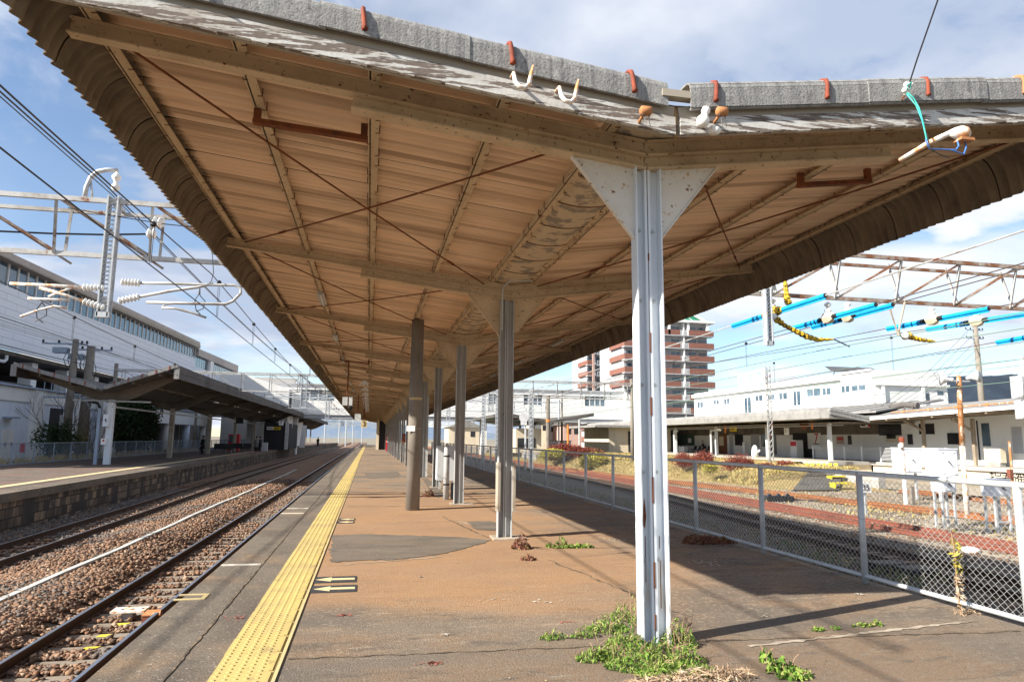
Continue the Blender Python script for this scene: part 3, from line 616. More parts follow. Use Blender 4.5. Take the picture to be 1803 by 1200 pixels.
def gussets(yc, near):
    for s_, mt in ((-1, 'gusset_paint' if yc < 6 else 'beam_paint'), (1, 'gusset_paint' if yc < 6 else 'beam_paint')):
        x0 = COLX(yc)+s_*.1155; x1 = COLX(yc)+s_*.66; f = lambda x: zb(x)-.262
        m = MB(); m.prism([(x0, yc-.006, 3.22), (x1, yc-.006, f(x1)), (x0, yc-.006, f(x0))], (0, .012, 0))
        m.bar((x0, yc, 3.22), (x1, yc, f(x1)), .05, .01)
        if near:
            for i in range(7): x = x0+s_*(.06+i*.075); m.lathe((x, yc-.007, f(x)-.03), (0, -1, 0), [(0, .013), (.008, .011), (.012, .004)], 7)
        m.build('gusset', mt, can)
for k, y in enumerate(COLY):
    column(y, k < 4); gussets(y, k < 3)
    m = MB()
    for x1 in (-2.27, 6.67):
        m.ibeam((XC, y, zb(XC)-.065), (x1, y, zb(x1)-.065), .13, .10, .013, .011)
    m.build('cross_beam', 'beam_paint', can)
    m = MB()
    for x1 in (-.23, 4.66):
        m.ibeam((XC, y, zb(XC)-.197), (x1, y, zb(x1)-.197), .131, .135, .015, .012)
    m.build('haunch_beam', 'beam_paint', can)
# purlins (pieces run over the beams), bolts along their edges
for x in (-2.1, -1.07, -.07, .95, XC-.33, XC+.33, 3.6, 4.6, 5.6, 6.52):
    m = MB(); z = zb(x)
    m.bar((x, 4.62, z+.045), (x, CEND, z+.045), .012, .088, side=(-.03 if x < XC else .03)); m.bar((x, 4.62, z+.006), (x, CEND, z+.006), .098, .010)
    pm = m; m = MB()
    for y in np.arange(4.8, 34, .26):
        sx = -1 if int(y*10) % 2 else 1; xx = x+sx*.056; m.tube([(xx, y, z+.075), (xx, y, z-.004), (x+sx*.02, y, z-.006)], .005, 4)
    build2('purlin', [(pm, 'beam_paint'), (m, 'strap')], can)
# diagonal tie rods with turnbuckles, a pair in each bay and half
for k in range(len(COLY)-1):
    ya, yb = COLY[k], COLY[k+1]
    for xe, xv in ((-2.0, XC-.45), (6.4, XC+.45)):
        for (xa, xb) in ((xe, xv), (xv, xe)):
            A = V((xa, ya+.05, zb(xa)-.05)); B = V((xb, yb-.05, zb(xb)-.06 if xa == xe else zb(xb)-.035)); m = MB()
            n_ = 8; pts = [A.lerp(B, i/n_)+V((0, 0, -.03*math.sin(math.pi*i/n_))) for i in range(n_+1)]
            m.tube(pts, .0105, 6)
            if k < 4:
                q = A.lerp(B, .82)+V((0, 0, -.016)); d = (B-A).normalized(); m.tube([q-d*.13, q-d*.09, q+d*.09, q+d*.13], [.011, .019, .019, .011], 6)
            m.build('tie_rod', 'rusty_steel', can, smooth=True)
# gable: fascia board, trim, cement caps, straps
for s_, xs, sl_ in ((-1, (XC-.02, -2.2), SL), (1, (XC+.02, 6.7), SR)):
    f = lambda x: abs(x-XC)*sl_
    a, b_ = xs
    m = MB(); n_ = 40; rr = random.Random(3)
    for i in range(n_):     # ragged lower edge
        xa = a+(b_-a)*i/n_; xb = a+(b_-a)*(i+1)/n_; ja = rr.uniform(-.006, .005) if i % 3 else rr.uniform(-.012, 0)
        m.prism([(xa, 4.545, 3.855+f(xa)+ja), (xb, 4.545, 3.855+f(xb)+ja), (xb, 4.545, 3.985+f(xb)), (xa, 4.545, 3.985+f(xa))], (0, .035, 0))
    m.build('fascia_board', 'peeling', can)
    m = MB(); m.bar((a, 4.585, 4.03+f(a)), (b_, 4.585, 4.03+f(b_)), .03, .10); m.bar((a, 4.60, 3.90+f(a)), (b_, 4.60, 3.90+f(b_)), .03, .09); m.build('fascia_trim', 'trim_paint', can)
    # half-round cement verge caps, lapped
    ends = [(2.12, .55), (.6, -.45), (-.4, -1.45), (-1.4, -2.42)] if s_ < 0 else [(2.3, 3.9), (3.86, 5.02), (4.98, 6.1), (6.06, 6.9)]
    for q_, (xa, xb) in enumerate(ends):
        m = MB(); pts = [(4.53, 4.035), (4.514, 4.04), (4.512, 4.12), (4.513, 4.19), (4.522, 4.222), (4.545, 4.245), (4.59, 4.258), (4.68, 4.26), (4.8, 4.24)]
        up = .008*(q_ % 2)
        P = [[(x, yv-up, zv+f(x)+up+(.006 if q_ == 0 else 0)) for yv, zv in pts] for x in (xa, xb)]
        for i in range(len(pts)-1): m.quad(P[0][i], P[0][i+1], P[1][i+1], P[1][i])
        o = m.build('verge_cap', 'cement_cap', can); so_ = o.modifiers.new('thick', 'SOLIDIFY'); so_.thickness = .014; so_.offset = -1
    for x in ((2.02-.18, .91, -.14, -1.2) if s_ < 0 else (2.5, 3.47, 4.42, 5.4)):
        tl = .02*s_; m = MB()
        m.tube([(x+tl, 4.62, 4.283+f(x)), (x+tl*.9, 4.56, 4.276+f(x)), (x+tl*.8, 4.51, 4.25+f(x)), (x+tl*.6, 4.492, 4.21+f(x)), (x, 4.49, 4.095+f(x)), (x, 4.486, 4.088+f(x))], [.017, .017, .017, .017, .017, .025], 7)
        m.build('verge_strap', 'red_bracket' if x < 5 else 'orange_rust', can, smooth=True)
# small grey flashing over the valley
m = MB(); m.box(XC-.14, XC+.16, 4.50, 4.58, 4.13, 4.185); m.build('valley_flashing', 'trim_paint', can)
# hooks and insulators on the gable
for px in ((918, 140), (998, 165)):
    c = at(px[0], px[1], 4.45); t = tag(MB().tube([c+V((-.055, .1, .06)), c+V((-.06, -.02, .03)), c+V((-.055, -.05, -.05)), c+V((-.03, -.06, -.09)), c+V((.01, -.06, -.095)), c+V((.045, -.05, -.06)), c+V((.06, -.04, .02)), c+V((.08, -.03, .10))], [.013, .014, .017, .018, .018, .017, .014, .008], 8).build('swan_neck_hook', 'rust_white', smooth=True),
        'rusty white U shaped hook on the gable board, ' + ('left one of the pair' if px[0] < 950 else 'right one of the pair'), 'hook', 'bent hooks on the gable board'); centre(t)
c = at(1241, 213, 4.47); t = T('insulator_knob', 'white porcelain knob insulator at the valley of the gable board', 'insulator', c)
m = MB(); m.lathe(c+V((-.03, 0, -.05)), (.25, -.15, 1), [(0, .02), (.02, .045), (.06, .05), (.09, .03), (.10, .025), (.12, .034), (.15, .03), (.16, .01)], 12); m.build('knob', 'ceramic', t, smooth=True)
m = MB(); m.tube([c+V((-.01, .08, .0)), c+V((-.01, .02, 0)), c+V((.0, 0, 0))], .012, 6); m.tube([c+V((.06, 0, -.07)), c+V((.12, .03, -.05)), c+V((.16, .06, -.04))], [.04, .03, .006], 8); m.build('pin', 'rust_white', t, smooth=True)
for px, lb in (((1137, 196), 'rusty orange wire entry cap left of the gable valley'), ((1271, 197), 'rusty orange wire entry cap right of the white knob insulator')):
    c = at(*px, 4.46); t = T('entry_cap', lb, 'wire cap', c)
    m = MB(); m.lathe(c+V((-.045, 0, 0)), (1, 0, .05), [(0, .02), (.01, .036), (.08, .036), (.09, .02)], 10); m.tube([c+V((-.02, .12, -.06)), c+V((-.02, .05, -.04)), c+V((-.01, 0, -.01))], .012, 6); m.build('cap', 'orange_rust', t, smooth=True)
    m = MB(); m.tube([c+V((-.01, 0, -.03)), c+V((-.005, -.01, -.12))], .004, 4); m.tube([c+V((.025, 0, -.03)), c+V((.02, -.01, -.07)), c+V((.03, -.01, -.12))], .004, 4); m.build('loose_wire', 'dark_wire', t)
# service head with wires on the right gable
c = at(1688, 236, 4.25); t = T('service_pipe', 'rusty white service pipe head with looping blue wires under the right gable', 'wire cap', c)
m = MB(); b0 = at(1585, 282, 4.6); m.tube([b0, c+V((-.19, .08, -.05)), c+V((-.06, 0, .01))], [.02, .021, .022], 8); m.lathe(c+V((-.085, .0, .0)), (.9, -.1, .02), [(0, .022), (.05, .045), (.09, .058), (.13, .055), (.16, .03)], 12); m.build('pipe', 'rust_white', t, smooth=True)
m = MB(); m.cbox(c+V((.03, -.01, -.055)), .12, .09, .022); m.build('cap_plate', 'orange_rust', t)
m = MB()
for e, bot in ((-.02, -.15), (.05, -.18)): m.tube([c+V((e, 0, -.05)), c+V((e-.01, -.02, -.11)), c+V((e-.05, -.03, bot)), c+V((-.12, -.03, -.155)), at(1636, 262, 4.22), at(1630, 245, 4.2)], .0065, 6)
m.build('blue_lead', 'blue_wire', t, smooth=True)
m = MB(); m.tube([at(1632, 248, 4.2), at(1625, 215, 4.3), at(1618, 190, 4.4), at(1608, 172, 4.42), at(1597, 163, 4.42)], .006, 6); m.tube([at(1632, 248, 4.2), at(1624, 213, 4.3), at(1613, 186, 4.42), at(1596, 165, 4.43)], .0045, 6); m.build('teal_lead', 'teal_wire', t, smooth=True)
m = MB(); m.tube([at(1632, 236, 4.21), at(1638, 262, 4.2), at(1655, 272, 4.2), at(1672, 278, 4.2)], .0045, 5); m.build('black_lead', 'dark_wire', t)
c = at(1597, 155, 4.44); t = T('wire_insulator', 'white and teal knob insulators on the right verge where a wire lands', 'insulator', c)
m = MB()
for a in ((0, -.01, .03), (.03, 0, .035), (-.02, -.01, -.02), (.0, .0, -.035)): m.lathe(c+V(a)+V((-.03, 0, -.012)), (1, .1, .2), [(0, .012), (.012, .024), (.03, .016), (.045, .024), (.06, .012)], 10)
m.build('knob', 'ceramic', t, smooth=True)
m = MB(); m.tube([c+V((-.03, -.03, .0)), c+V((.02, -.03, .04)), c+V((.0, -.02, -.03)), c+V((-.03, -.03, -.02))], .006, 5); m.build('binding', 'teal_wire', t)
m = MB(); m.bar(c+V((-.02, .04, -.09)), c+V((.01, .03, -.03)), .02, .008); m.build('bracket', 'rusty_steel', t)
m = MB(); p_ = at(1652, -2, 3.9); m.tube([c+V((.02, 0, .03)), c.lerp(p_, .35), p_, p_+(p_-c)*5], .006, 5); centre(tag(m.build('drop_wire', 'dark_wire'), 'dark drop wire rising from the right verge into the sky', 'wire'))
# rusty sign hangers under the purlins
def hanger(a, b_, label, drop=.06):
    t = T('rusty_hanger', label, 'bracket', a, 'rusty steel hangers under the roof')
    m = MB(); m.bar(a, b_, .07, .045); m.build('channel', 'rusty_steel', t); m = MB(); m.bar(a+V((.03, 0, 0)), a+V((.03, 0, .14)), .06, .05); m.bar(b_+V((-.03, 0, 0)), b_+V((-.03, 0, .14)), .06, .05); m.build('end_post', 'rusty_steel', t); return t
hanger(V((-1.12, 6.1, zb(-1.1)-.12)), V((-.12, 6.0, zb(-.1)-.12)), 'rusty sign hanger under the front left roof bay')
hanger(V((4.45, 6.3, zb(4.5)-.10)), V((5.35, 6.3, zb(5.4)-.10)), 'rusty sign hanger under the front right roof bay')
hanger(V((-1.15, 25.4, zb(-1.1)-.12)), V((-.1, 25.4, zb(-.1)-.12)), 'rusty sign hanger carrying the speaker box farther along the roof')
# fluorescent fittings along the purlins
def lamp(x, y, label, L_=1.2):
    t = T('strip_light', label, 'lamp', (x, y, zb(x)-.1), 'strip lights under the roof')
    z = zb(x)-.06; m = MB(); m.prism([(x-.075, y, z), (x+.075, y, z), (x+.03, y, z+.06), (x-.03, y, z+.06)], (0, L_, 0)); m.build('housing', 'conduit', t)
    m = MB(); m.tube([(x, y+.03, z-.025), (x, y+L_-.03, z-.025)], .017, 8); m.build('tube', 'tube_white', t, smooth=True); return t
ord_ = ['nearest', 'second', 'third', 'fourth', 'fifth', 'sixth', 'seventh', 'eighth']
for k in range(7): lamp(-1.07, 13.9+5.71*k, f'strip light on the left roof purlin, {ord_[k]} from the viewer')
for k in range(6): lamp(5.6, 19.6+5.71*k, f'strip light on the right roof purlin, {ord_[k]} from the viewer')
# sheaf of pale bird spikes (hanging clusters) along the middle purlin
t = T('hanging_garland', 'pale garland of paper tufts hanging in a row along the roof', 'garland', (-.3, 27, 3.8))
m = MB(); pts = []
for i in range(9):
    y = 27+i*3.6; x = -.25; z = 3.66; m2 = None
    for j in range(7):
        a = j*.9; m.bar((x, y, z+.1), (x+.2*math.cos(a), y+.15*math.sin(a), z-.04-.07*(j % 2)), .06, .01)
    pts += [(x, y, z+.1)]
m.build('tuft', 'frame_white', t); m = MB(); m.tube(pts, .02, 5); m.build('cord', 'cream', t)
# concrete pole through the platform, steel post behind, cabinet, pipe post
t = T('concrete_pole', 'round brown concrete pole with a white plate standing on the platform', 'pole', (.985, 15.36, 0))
m = MB(); m.tube([(.985, 15.36, -.02), (.985, 15.36, 2.2), (.985, 15.36, 4.2)], [.152, .146, .138], 24); m.build('shaft', 'pole_concrete', t, smooth=True)
m = MB(); c = at(726, 754, 15.19); m.prism([(c.x-.125, 15.215, c.z-.06), (c.x+.06, 15.20, c.z-.06), (c.x+.06, 15.20, c.z+.06), (c.x-.125, 15.215, c.z+.06)], (0, .01, 0)); m.build('plate', 'sign_white', t)
m = MB(); m.tube([(.985, 15.36, c.z-.004), (.985, 15.36, c.z+.004)], .152, 24); m.build('band', 'conduit', t); z = at(726, 701, 15.2).z
m = MB(); m.tube([(.985, 15.36, z-.025), (.985, 15.36, z+.025)], .147, 24); m.build('paint_ring', 'old_yellow', t)
c = gz(745, 838); t = T('steel_post', 'square grey steel post behind the concrete pole', 'post', (c.x, c.y, 0))
m = MB(); m.box(c.x-.15, c.x+.13, c.y-.12, c.y+.12, -.02, 4.15); m.build('shaft', 'conduit', t); m = MB(); m.box(c.x+.132, c.x+.15, c.y-.13, c.y+.13, -.02, 4.15); m.build('edge_plate', 'gusset_paint', t)
c = gz(781, 861); t = T('relay_cabinet', 'grey equipment cabinet on legs behind the platform columns', 'cabinet', (c.x, c.y, 0))
m = MB(); m.box(c.x-.22, c.x+.5, c.y-.2, c.y+.2, .28, 1.32); m.build('casing', 'cabinet_grey', t); m = MB(); m.box(c.x-.24, c.x-.222, c.y-.2, c.y+.2, .3, 1.3); m.build('side_door', 'cabinet_white', t)
m = MB(); [m.box(c.x+a-.03, c.x+a+.03, c.y-.05, c.y+.05, 0, .28) for a in (-.12, .4)]; m.build('leg', 'conduit', t)
c = gz(785, 879); t = T('vent_pipe', 'short white capped pipe post in front of the grey cabinet', 'pipe', (c.x, c.y, 0))
m = MB(); m.tube([(c.x, c.y, 0), (c.x, c.y, 1.25), (c.x, c.y, 1.34), (c.x, c.y, 1.42)], [.075, .075, .06, .03], 14); m.build('tube', 'conduit', t, smooth=True)
m = MB(); [m.tube([(c.x, c.y, z), (c.x, c.y, z+.04)], .082, 14) for z in (.36, 1.08)]; m.build('clamp', 'signal_black', t); m = MB(); m.box(c.x+.13, c.x+.24, c.y-.04, c.y+.1, 0, .42); m.build('cable_guard', 'black', t)
# timber guards on the second column
for s_ in (-1, 1):
    y = COLY[1]; m = MB(); m.box(2.165+s_*.122-.02, 2.165+s_*.122+.02, y-.11, y+.11, .42, 1.18); tag(centre(m.build('timber_guard', 'trim_paint')), f'pale timber guard board on the {"left" if s_ < 0 else "right"} flange of the second column', 'board')
# concrete footings
for k in (1, 2, 3): y = COLY[k]; m = MB(); m.prism([(XC-.27, y-.24, -.01), (XC+.28, y-.22, -.01), (XC+.26, y+.22, -.01), (XC-.25, y+.24, -.01)], (0, 0, .028)); m.build('footing', 'pale_joint', can)
# far end: stair shelter, machine, number board, hanging boards
t = T('stair_shelter', 'dark stair shelter with pale corner post at the far end of the platform', 'stair shelter', (1.8, 92, 0))
m = MB(); m.box(.9, 1.25, 92, 92.3, 0, 4.0); m.build('corner_post', 'cream_wall', t)
m = MB(); m.box(1.25, 3.6, 92.3, 104, 0, 3.7); m.build('stairwell', 'recess_shade', t)
m = MB(); m.box(2.4, 3.3, 92.2, 92.29, 2.95, 3.35); m.build('sign', 'sign_white', t); m = MB(); [m.box(2.5+i*.11, 2.57+i*.11, 92.17, 92.2, 3.08, 3.22) for i in range(6)]; m.build('sign_text', 'black', t)
t = T('vending_machine', 'red vending machine beside the dark stair shelter of the middle platform', 'vending machine', (2.6, 84, 0))
m = MB(); m.box(2.0, 2.95, 84, 84.7, 0, 1.83); m.build('body', 'vend_red', t); m = MB(); m.box(2.08, 2.87, 83.98, 84, 1.0, 1.7); m.build('display', 'sign_white', t); m = MB(); m.lathe((2.55, 83.97, .75), (0, -1, 0), [(0, .16), (.01, .16)], 16); m.build('badge', 'blue_wire', t)
c = at(611, 707, 25.4); t = T('speaker_box', 'grey box with black round speaker hanging from the rusty hanger', 'speaker', c)
m = MB(); m.tube([c+V((0, 0, .2)), (c.x, 25.4, zb(-.6)-.12)], .025, 6); m.build('hanger_rod', 'rusty_steel', t)
m = MB(); m.box(c.x-.16, c.x+.02, 25.3, 25.55, c.z-.13, c.z+.17); m.box(c.x+.07, c.x+.19, 25.3, 25.6, c.z-.13, c.z+.17); m.build('box', 'cabinet_grey', t)
m = MB(); m.lathe((c.x+.13, 25.35, c.z-.20), (0, -1, -.2), [(0, .04), (.06, .075), (.10, .085), (.11, .07)], 14); m.build('horn', 'black', t, smooth=True)
for i, (px, py, y) in enumerate(((630, 735, 47), (640, 746, 58))):
    c = at(px, py, y); t = T('hanging_board', f'small hanging display board above the tactile strip, {"nearer" if i == 0 else "farther"} one', 'board', c); m = MB(); m.box(c.x-.2, c.x+.2, y-.1, y+.1, c.z-.25, c.z+.25); m.build('case', 'cabinet_grey', t); m = MB(); m.tube([c+V((0, 0, .25)), (c.x, y, zb(-.9)-.05)], .03, 5); m.build('rod', 'rusty_steel', t)
c = at(641, 746, 52); t = T('number_board', 'white hanging board with the platform number 3', 'sign', c)
m = MB(); m.box(c.x-.22, c.x+.22, 52, 52.15, c.z-.26, c.z+.26); m.build('board', 'cream', t); text('3', .5, (c.x, 51.98, c.z), (1, 0, 0), (0, 0, 1), 'black', t)
m = MB(); m.tube([(c.x, 52.07, c.z+.26), (c.x, 52.07, zb(-.5)-.05)], .03, 5); m.build('rod', 'rusty_steel', t)
# orange fire box on a far column
m = MB(); m.box(XC-.4, XC-.2, 39.2, 39.4, 1.3, 1.8); tag(centre(m.build('fire_box', 'rail_red')), 'rusty red box fixed to a far canopy column', 'box')
# conduit bent over the second frame
m = MB(); y = COLY[1]-.14; m.tube([(XC+.3, y-.2, 4.1), (XC-.05, y-.15, 4.11), (XC-.15, y-.02, 4.02), (XC-.16, y-.01, 3.8), (XC-.16, y-.01, 3.3)], .014, 7); m.build('conduit', 'conduit', can, smooth=True)
# ---------------------------------------------------------------- chain link fence
fen = T('chain_link_fence', 'galvanised chain link fence along the right side of the platform', 'fence', (5.5, 5, 0))
FXX = 5.5; PY = [3.2, 5.0]+[6.96+2.03*i for i in range(28)]; FH = 1.2
m = MB(); m.tube([(FXX, 3.2, FH), (FXX, PY[-1], FH)], .029, 10); m.build('top_rail', 'galv', fen, smooth=True)
m = MB(); m.tube([(FXX, 3.2, .075), (FXX, PY[-1], .075)], .023, 10); m.build('bottom_rail', 'galv', fen, smooth=True)
for y in PY:
    m = MB(); m.tube([(FXX, y, -.05), (FXX, y, FH+.015)], .035, 10); m.tube([(FXX, y, FH*.58), (FXX, y, FH*.58+.012)], .039, 10); m.build('post', 'galv', fen, smooth=True)
def meshpanel(y0, y1):
    cw = .0375; ch = .066; n = int((y1-y0-.07)/cw); Vs = []; Fs = []; r = .0025; rows = int((FH-.13)/ch); k = 0
    for i in range(n):
        yb_ = y0+.035+i*cw; z = np.arange(rows*2+1)*ch/2+.085; par = (np.arange(len(z))+i) % 2
        yy = yb_+np.where(par == 0, -.002, cw+.002); xx = FXX+np.where(np.arange(len(z)) % 2 == 0, -.0025, .0025)
        c = np.stack([xx, yy, z], 1); off = np.array([(r, 0, 0), (-r*.5, r*.87, 0), (-r*.5, -r*.87, 0)])
        P = (c[:, None]+off[None]).reshape(-1, 3); a = np.arange(len(z)-1)[:, None]*3+np.arange(3)[None]; b2 = np.arange(len(z)-1)[:, None]*3+(np.arange(3)[None]+1) % 3
        Vs.append(P); Fs.append(np.stack([a, b2, b2+3, a+3], -1).reshape(-1, 4)+k); k += len(P)
    return npmesh('mesh_panel', np.concatenate(Vs), np.concatenate(Fs), 'mesh_wire', fen)
meshpanel(PY[0], PY[1]); meshpanel(PY[1], PY[2]); pan = meshpanel(PY[2], PY[3])
for i in range(3, len(PY)-1): o = pan.copy(); COL.objects.link(o); o.parent = fen; o.location = (0, PY[i]-PY[2], 0)
# ---------------------------------------------------------------- people
def person(label, loc, face, coat, trousers, sit=False, bend=0., group=None, bag=None):
    """one skinned body; clothing and hair as children. face: heading angle (rad, 0 = +Y)"""
    t = T('person', label, 'person', loc, group); t.rotation_euler = (0, 0, face)
    hip = .86 if not sit else .47; ch = V((0, bend, hip+.46)); nk = V((0, bend*1.2, hip+.58)); hd = V((0, bend*1.3+.02, hip+.74))
    kn = [(s*.1, .05 if not sit else .42, .47) for s in (-1, 1)]; ft = [(s*.1, -.02 if not sit else .40, .07) for s in (-1, 1)]
    vs = [(0, 0, hip), tuple(V((0, bend*.5, hip+.22))), tuple(ch), tuple(nk), tuple(hd), tuple(hd+V((0, .01, .1)))]
    es = [(0, 1), (1, 2), (2, 3), (3, 4), (4, 5)]; rs = [(.15, .11), (.13, .10), (.16, .11), (.055, .055), (.085, .10), (.07, .08)]
    for i, s in enumerate((-1, 1)):
        n = len(vs); vs += [(s*.1, .02, hip-.06), kn[i], ft[i], (ft[i][0], ft[i][1]+.14, .035)]; es += [(0, n), (n, n+1), (n+1, n+2), (n+2, n+3)]; rs += [(.085, .085), (.06, .06), (.045, .045), (.04, .03)]
        n = len(vs); vs += [(s*.19, ch.y, ch.z+.03), (s*.25, ch.y+.02, ch.z-.26), (s*.22, ch.y+.16, ch.z-.46), (s*.20, ch.y+.20, ch.z-.53)]; es += [(2, n), (n, n+1), (n+1, n+2), (n+2, n+3)]; rs += [(.055, .055), (.043, .043), (.032, .032), (.03, .02)]
    me = bpy.data.meshes.new('body'); me.from_pydata(vs, es, []); o = bpy.data.objects.new('tmp', me); COL.objects.link(o)
    sk = o.modifiers.new('s', 'SKIN'); sub = o.modifiers.new('d', 'SUBSURF'); sub.levels = 1
    for i, r in enumerate(rs): me.skin_vertices[0].data[i].radius = r
    me.skin_vertices[0].data[0].use_root = True
    bpy.context.view_layer.update(); m2 = bpy.data.meshes.new_from_object(o.evaluated_get(bpy.context.evaluated_depsgraph_get())); m2.name = 'body'; bpy.data.objects.remove(o)
    b = link('body', m2, 'skin', t, True)
    def loc_tube(name, mat, pts, rr, n=12, sq=1., parent=b):
        m = MB(); m.tube(pts, rr, n); m.v = [(x*sq, y, z) for x, y, z in m.v] if sq != 1 else m.v
        me = bpy.data.meshes.new(name); me.from_pydata(m.v, [], m.f); return link(name, me, mat, parent, True)
    low = hip-.38 if not sit else hip-.08
    loc_tube('coat', coat, [(0, -.01, low), (0, 0, hip), (0, bend*.5, hip+.24), tuple(ch), tuple(nk+V((0, 0, -.02)))], [.19, .165, .15, .17, .075], 14, 1.22)
    for i, s in enumerate((-1, 1)):
        loc_tube('sleeve', coat, [(s*.17, ch.y, ch.z+.05), (s*.25, ch.y+.02, ch.z-.26), (s*.225, ch.y+.15, ch.z-.44)], [.075, .062, .05], 9)
        loc_tube('trouser_leg', trousers, [(s*.1, .02, hip-.02), kn[i], (ft[i][0], ft[i][1], .09)], [.1, .078, .062], 9)
        loc_tube('shoe', 'black', [(ft[i][0], ft[i][1]-.05, .045), (ft[i][0], ft[i][1]+.05, .05), (ft[i][0], ft[i][1]+.17, .035)], [.045, .052, .035], 8)
    loc_tube('hair', 'hair', [tuple(hd+V((0, -.035, -.05))), tuple(hd+V((0, -.03, .03))), tuple(hd+V((0, -.012, .11))), tuple(hd+V((0, -.005, .155)))], [.07, .105, .095, .03], 10)
    if bag: loc_tube('bag', bag, [(.3, .05, .35), (.3, .05, .6), (.3, .06, .66)], [.11, .12, .05], 8)
    return t
# ---------------------------------------------------------------- left platform
LZ = -.15
def xe(y): return float(np.interp(y, [-10, 20, 40, 75, 115, 190, 232], [-9.9, -10.2, -10.65, -11.5, -12.3, -11.2, -9.7]))
ysl = list(np.concatenate([np.arange(-10, 60, 5), np.arange(60, 233, 8.0)]))
def strip(m, x0, x1, z, ys=ysl, th=.02):
    for a, b_ in zip(ys[:-1], ys[1:]):
        m.prism([(xe(a)+x0, a, z-th), (xe(a)+x1, a, z-th), (xe(b_)+x1, b_, z-th), (xe(b_)+x0, b_, z-th)], (0, 0, th))
m = MB()
for a, b_ in zip(ysl[:-1], ysl[1:]): m.prism([(xe(a)-.5, a, LZ-.25), (xe(b_)-.5, b_, LZ-.25), (-19.6, b_, LZ-.25), (-19.6, a, LZ-.25)], (0, 0, .25))
S(m.build('far_platform', 'asphalt_dark'))
m = MB(); strip(m, -.55, .08, LZ+.004, th=.26); S(m.build('far_platform_coping', 'coping'))
m = MB()
for a, b_ in zip(ysl[:-1], ysl[1:]): m.quad((xe(a), a, -1.5), (xe(b_), b_, -1.5), (xe(b_), b_, LZ-.2), (xe(a), a, LZ-.2))
m.quad((xe(232), 232, -1.5), (-19.6, 232, -1.5), (-19.6, 232, LZ-.2), (xe(232), 232, LZ-.2))
S(m.build('far_platform_wall', 'block_wall'))
m = MB(); strip(m, -1.5, -1.1, LZ+.012, [y for y in ysl if y < 150], .01); S(m.build('warning_line', 'cream'))
m = MB(); strip(m, -.62, -.50, LZ+.014, list(np.arange(62, 125, 6.)), .008); S(m.build('warning_line', 'vend_red'))
# fence along its back
fl = T('pipe_fence', 'grey pipe and mesh fence at the back of the opposite platform', 'fence', (-19.4, 45, LZ))
m = MB()
for z in (.03, 1.18): m.tube([(-19.4, 26, LZ+z), (-19.4, 200, LZ+z)], .03, 6)
m.build('rail', 'steel_blue', fl)
fp = None
for i in range(40):
    if fp is None: m = MB(); m.tube([(-19.4, 38, LZ), (-19.4, 38, LZ+1.2)], .035, 6); fp = m.build('post', 'steel_blue', fl)
    else: o = fp.copy(); COL.objects.link(o); o.parent = fl; o.location = (0, i*2.6, 0)
m = MB()
for i in range(0, 360): y = 38+i*.22; m.bar((-19.4, y, LZ+.05), (-19.4, y+1.1, LZ+1.16), .008, .008); m.bar((-19.4, y+1.1, LZ+.05), (-19.4, y, LZ+1.16), .008, .008)
o = m.build('mesh_panel', 'steel_blue', fl)
# canopy of the left platform
LX, LY0, LY1 = -15., 42.6, 190.
lc = T('far_canopy', 'dark butterfly canopy with grey fascia on posts over the opposite platform', 'canopy', (LX, LY0, LZ))
VL = 4.12; tl_, tr_ = (-19.5, 5.35), (-11.05, 5.52)
m = MB()
for (xa, za), (xb, zb2) in (((LX, VL), tl_), ((LX, VL), tr_)):
    m.prism([(xa, LY0, za), (xb, LY0, zb2), (xb, LY0, zb2-.10), (xa, LY0, za-.10)], (0, LY1-LY0, 0))
m.build('roof', 'roof_dark', lc)
m = MB(); m.box(tr_[0]-.02, tr_[0]+.1, LY0, LY1, tr_[1]-.72, tr_[1]+.03); m.box(tl_[0]-.1, tl_[0], LY0, LY1, tl_[1]-.62, tl_[1]+.03); m.build('fascia', 'roof_dark', lc)
m = MB(); m.box(tr_[0]+.1, tr_[0]+.125, LY0, LY1, tr_[1]-.36, tr_[1]-.33); m.build('fascia_seam', 'black', lc)
m = MB(); m.box(tr_[0]-.16, tr_[0]+.12, LY0-.09, LY0-.005, tr_[1]-.72, tr_[1]+.03); m.box(tl_[0]-.12, tl_[0]+.16, LY0-.09, LY0-.005, tl_[1]-.62, tl_[1]+.03); m.build('fascia_end', 'cement_cap', lc)
m = MB(); ms = MB()
for (xb, zb2) in (tl_, tr_):
    m.bar((LX+(.2 if xb > LX else -.2), LY0-.06, VL+.08), (xb, LY0-.06, zb2+.06), .14, .2)
    for i in range(1, 6): p = V((LX, LY0-.07, VL+.08)).lerp(V((xb, LY0-.07, zb2+.06)), i/5.6); ms.cbox(p, .05, .17, .24)
m.build('verge_cap', 'cement_cap', lc); ms.build('verge_strap', 'red_bracket', lc)
LCY = [44.5+12.9*k for k in range(12)]
for k, y in enumerate(LCY):
    m = MB(); m.box(LX-.16, LX+.16, y-.16, y+.16, LZ, VL-.5); m.build('column', 'column_paint' if k == 0 else 'trim_paint', lc)
    m = MB()
    for (xb, zb2) in (tl_, tr_): m.prism([(LX, y-.08, VL-.08), (xb, y-.08, zb2-.12), (xb, y-.08, zb2-.36), (LX+(1.1 if xb > LX else -1.1), y-.08, VL-.42), (LX, y-.08, VL-.75)], (0, .16, 0))
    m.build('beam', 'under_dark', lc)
for x in (-18.2, -16.6, -13.4, -12):
    z = np.interp(x, [tl_[0], LX, tr_[0]], [tl_[1], VL, tr_[1]])-.17; m = MB(); m.bar((x, LY0, z), (x, LY1, z), .07, .12); m.build('purlin', 'under_dark', lc)
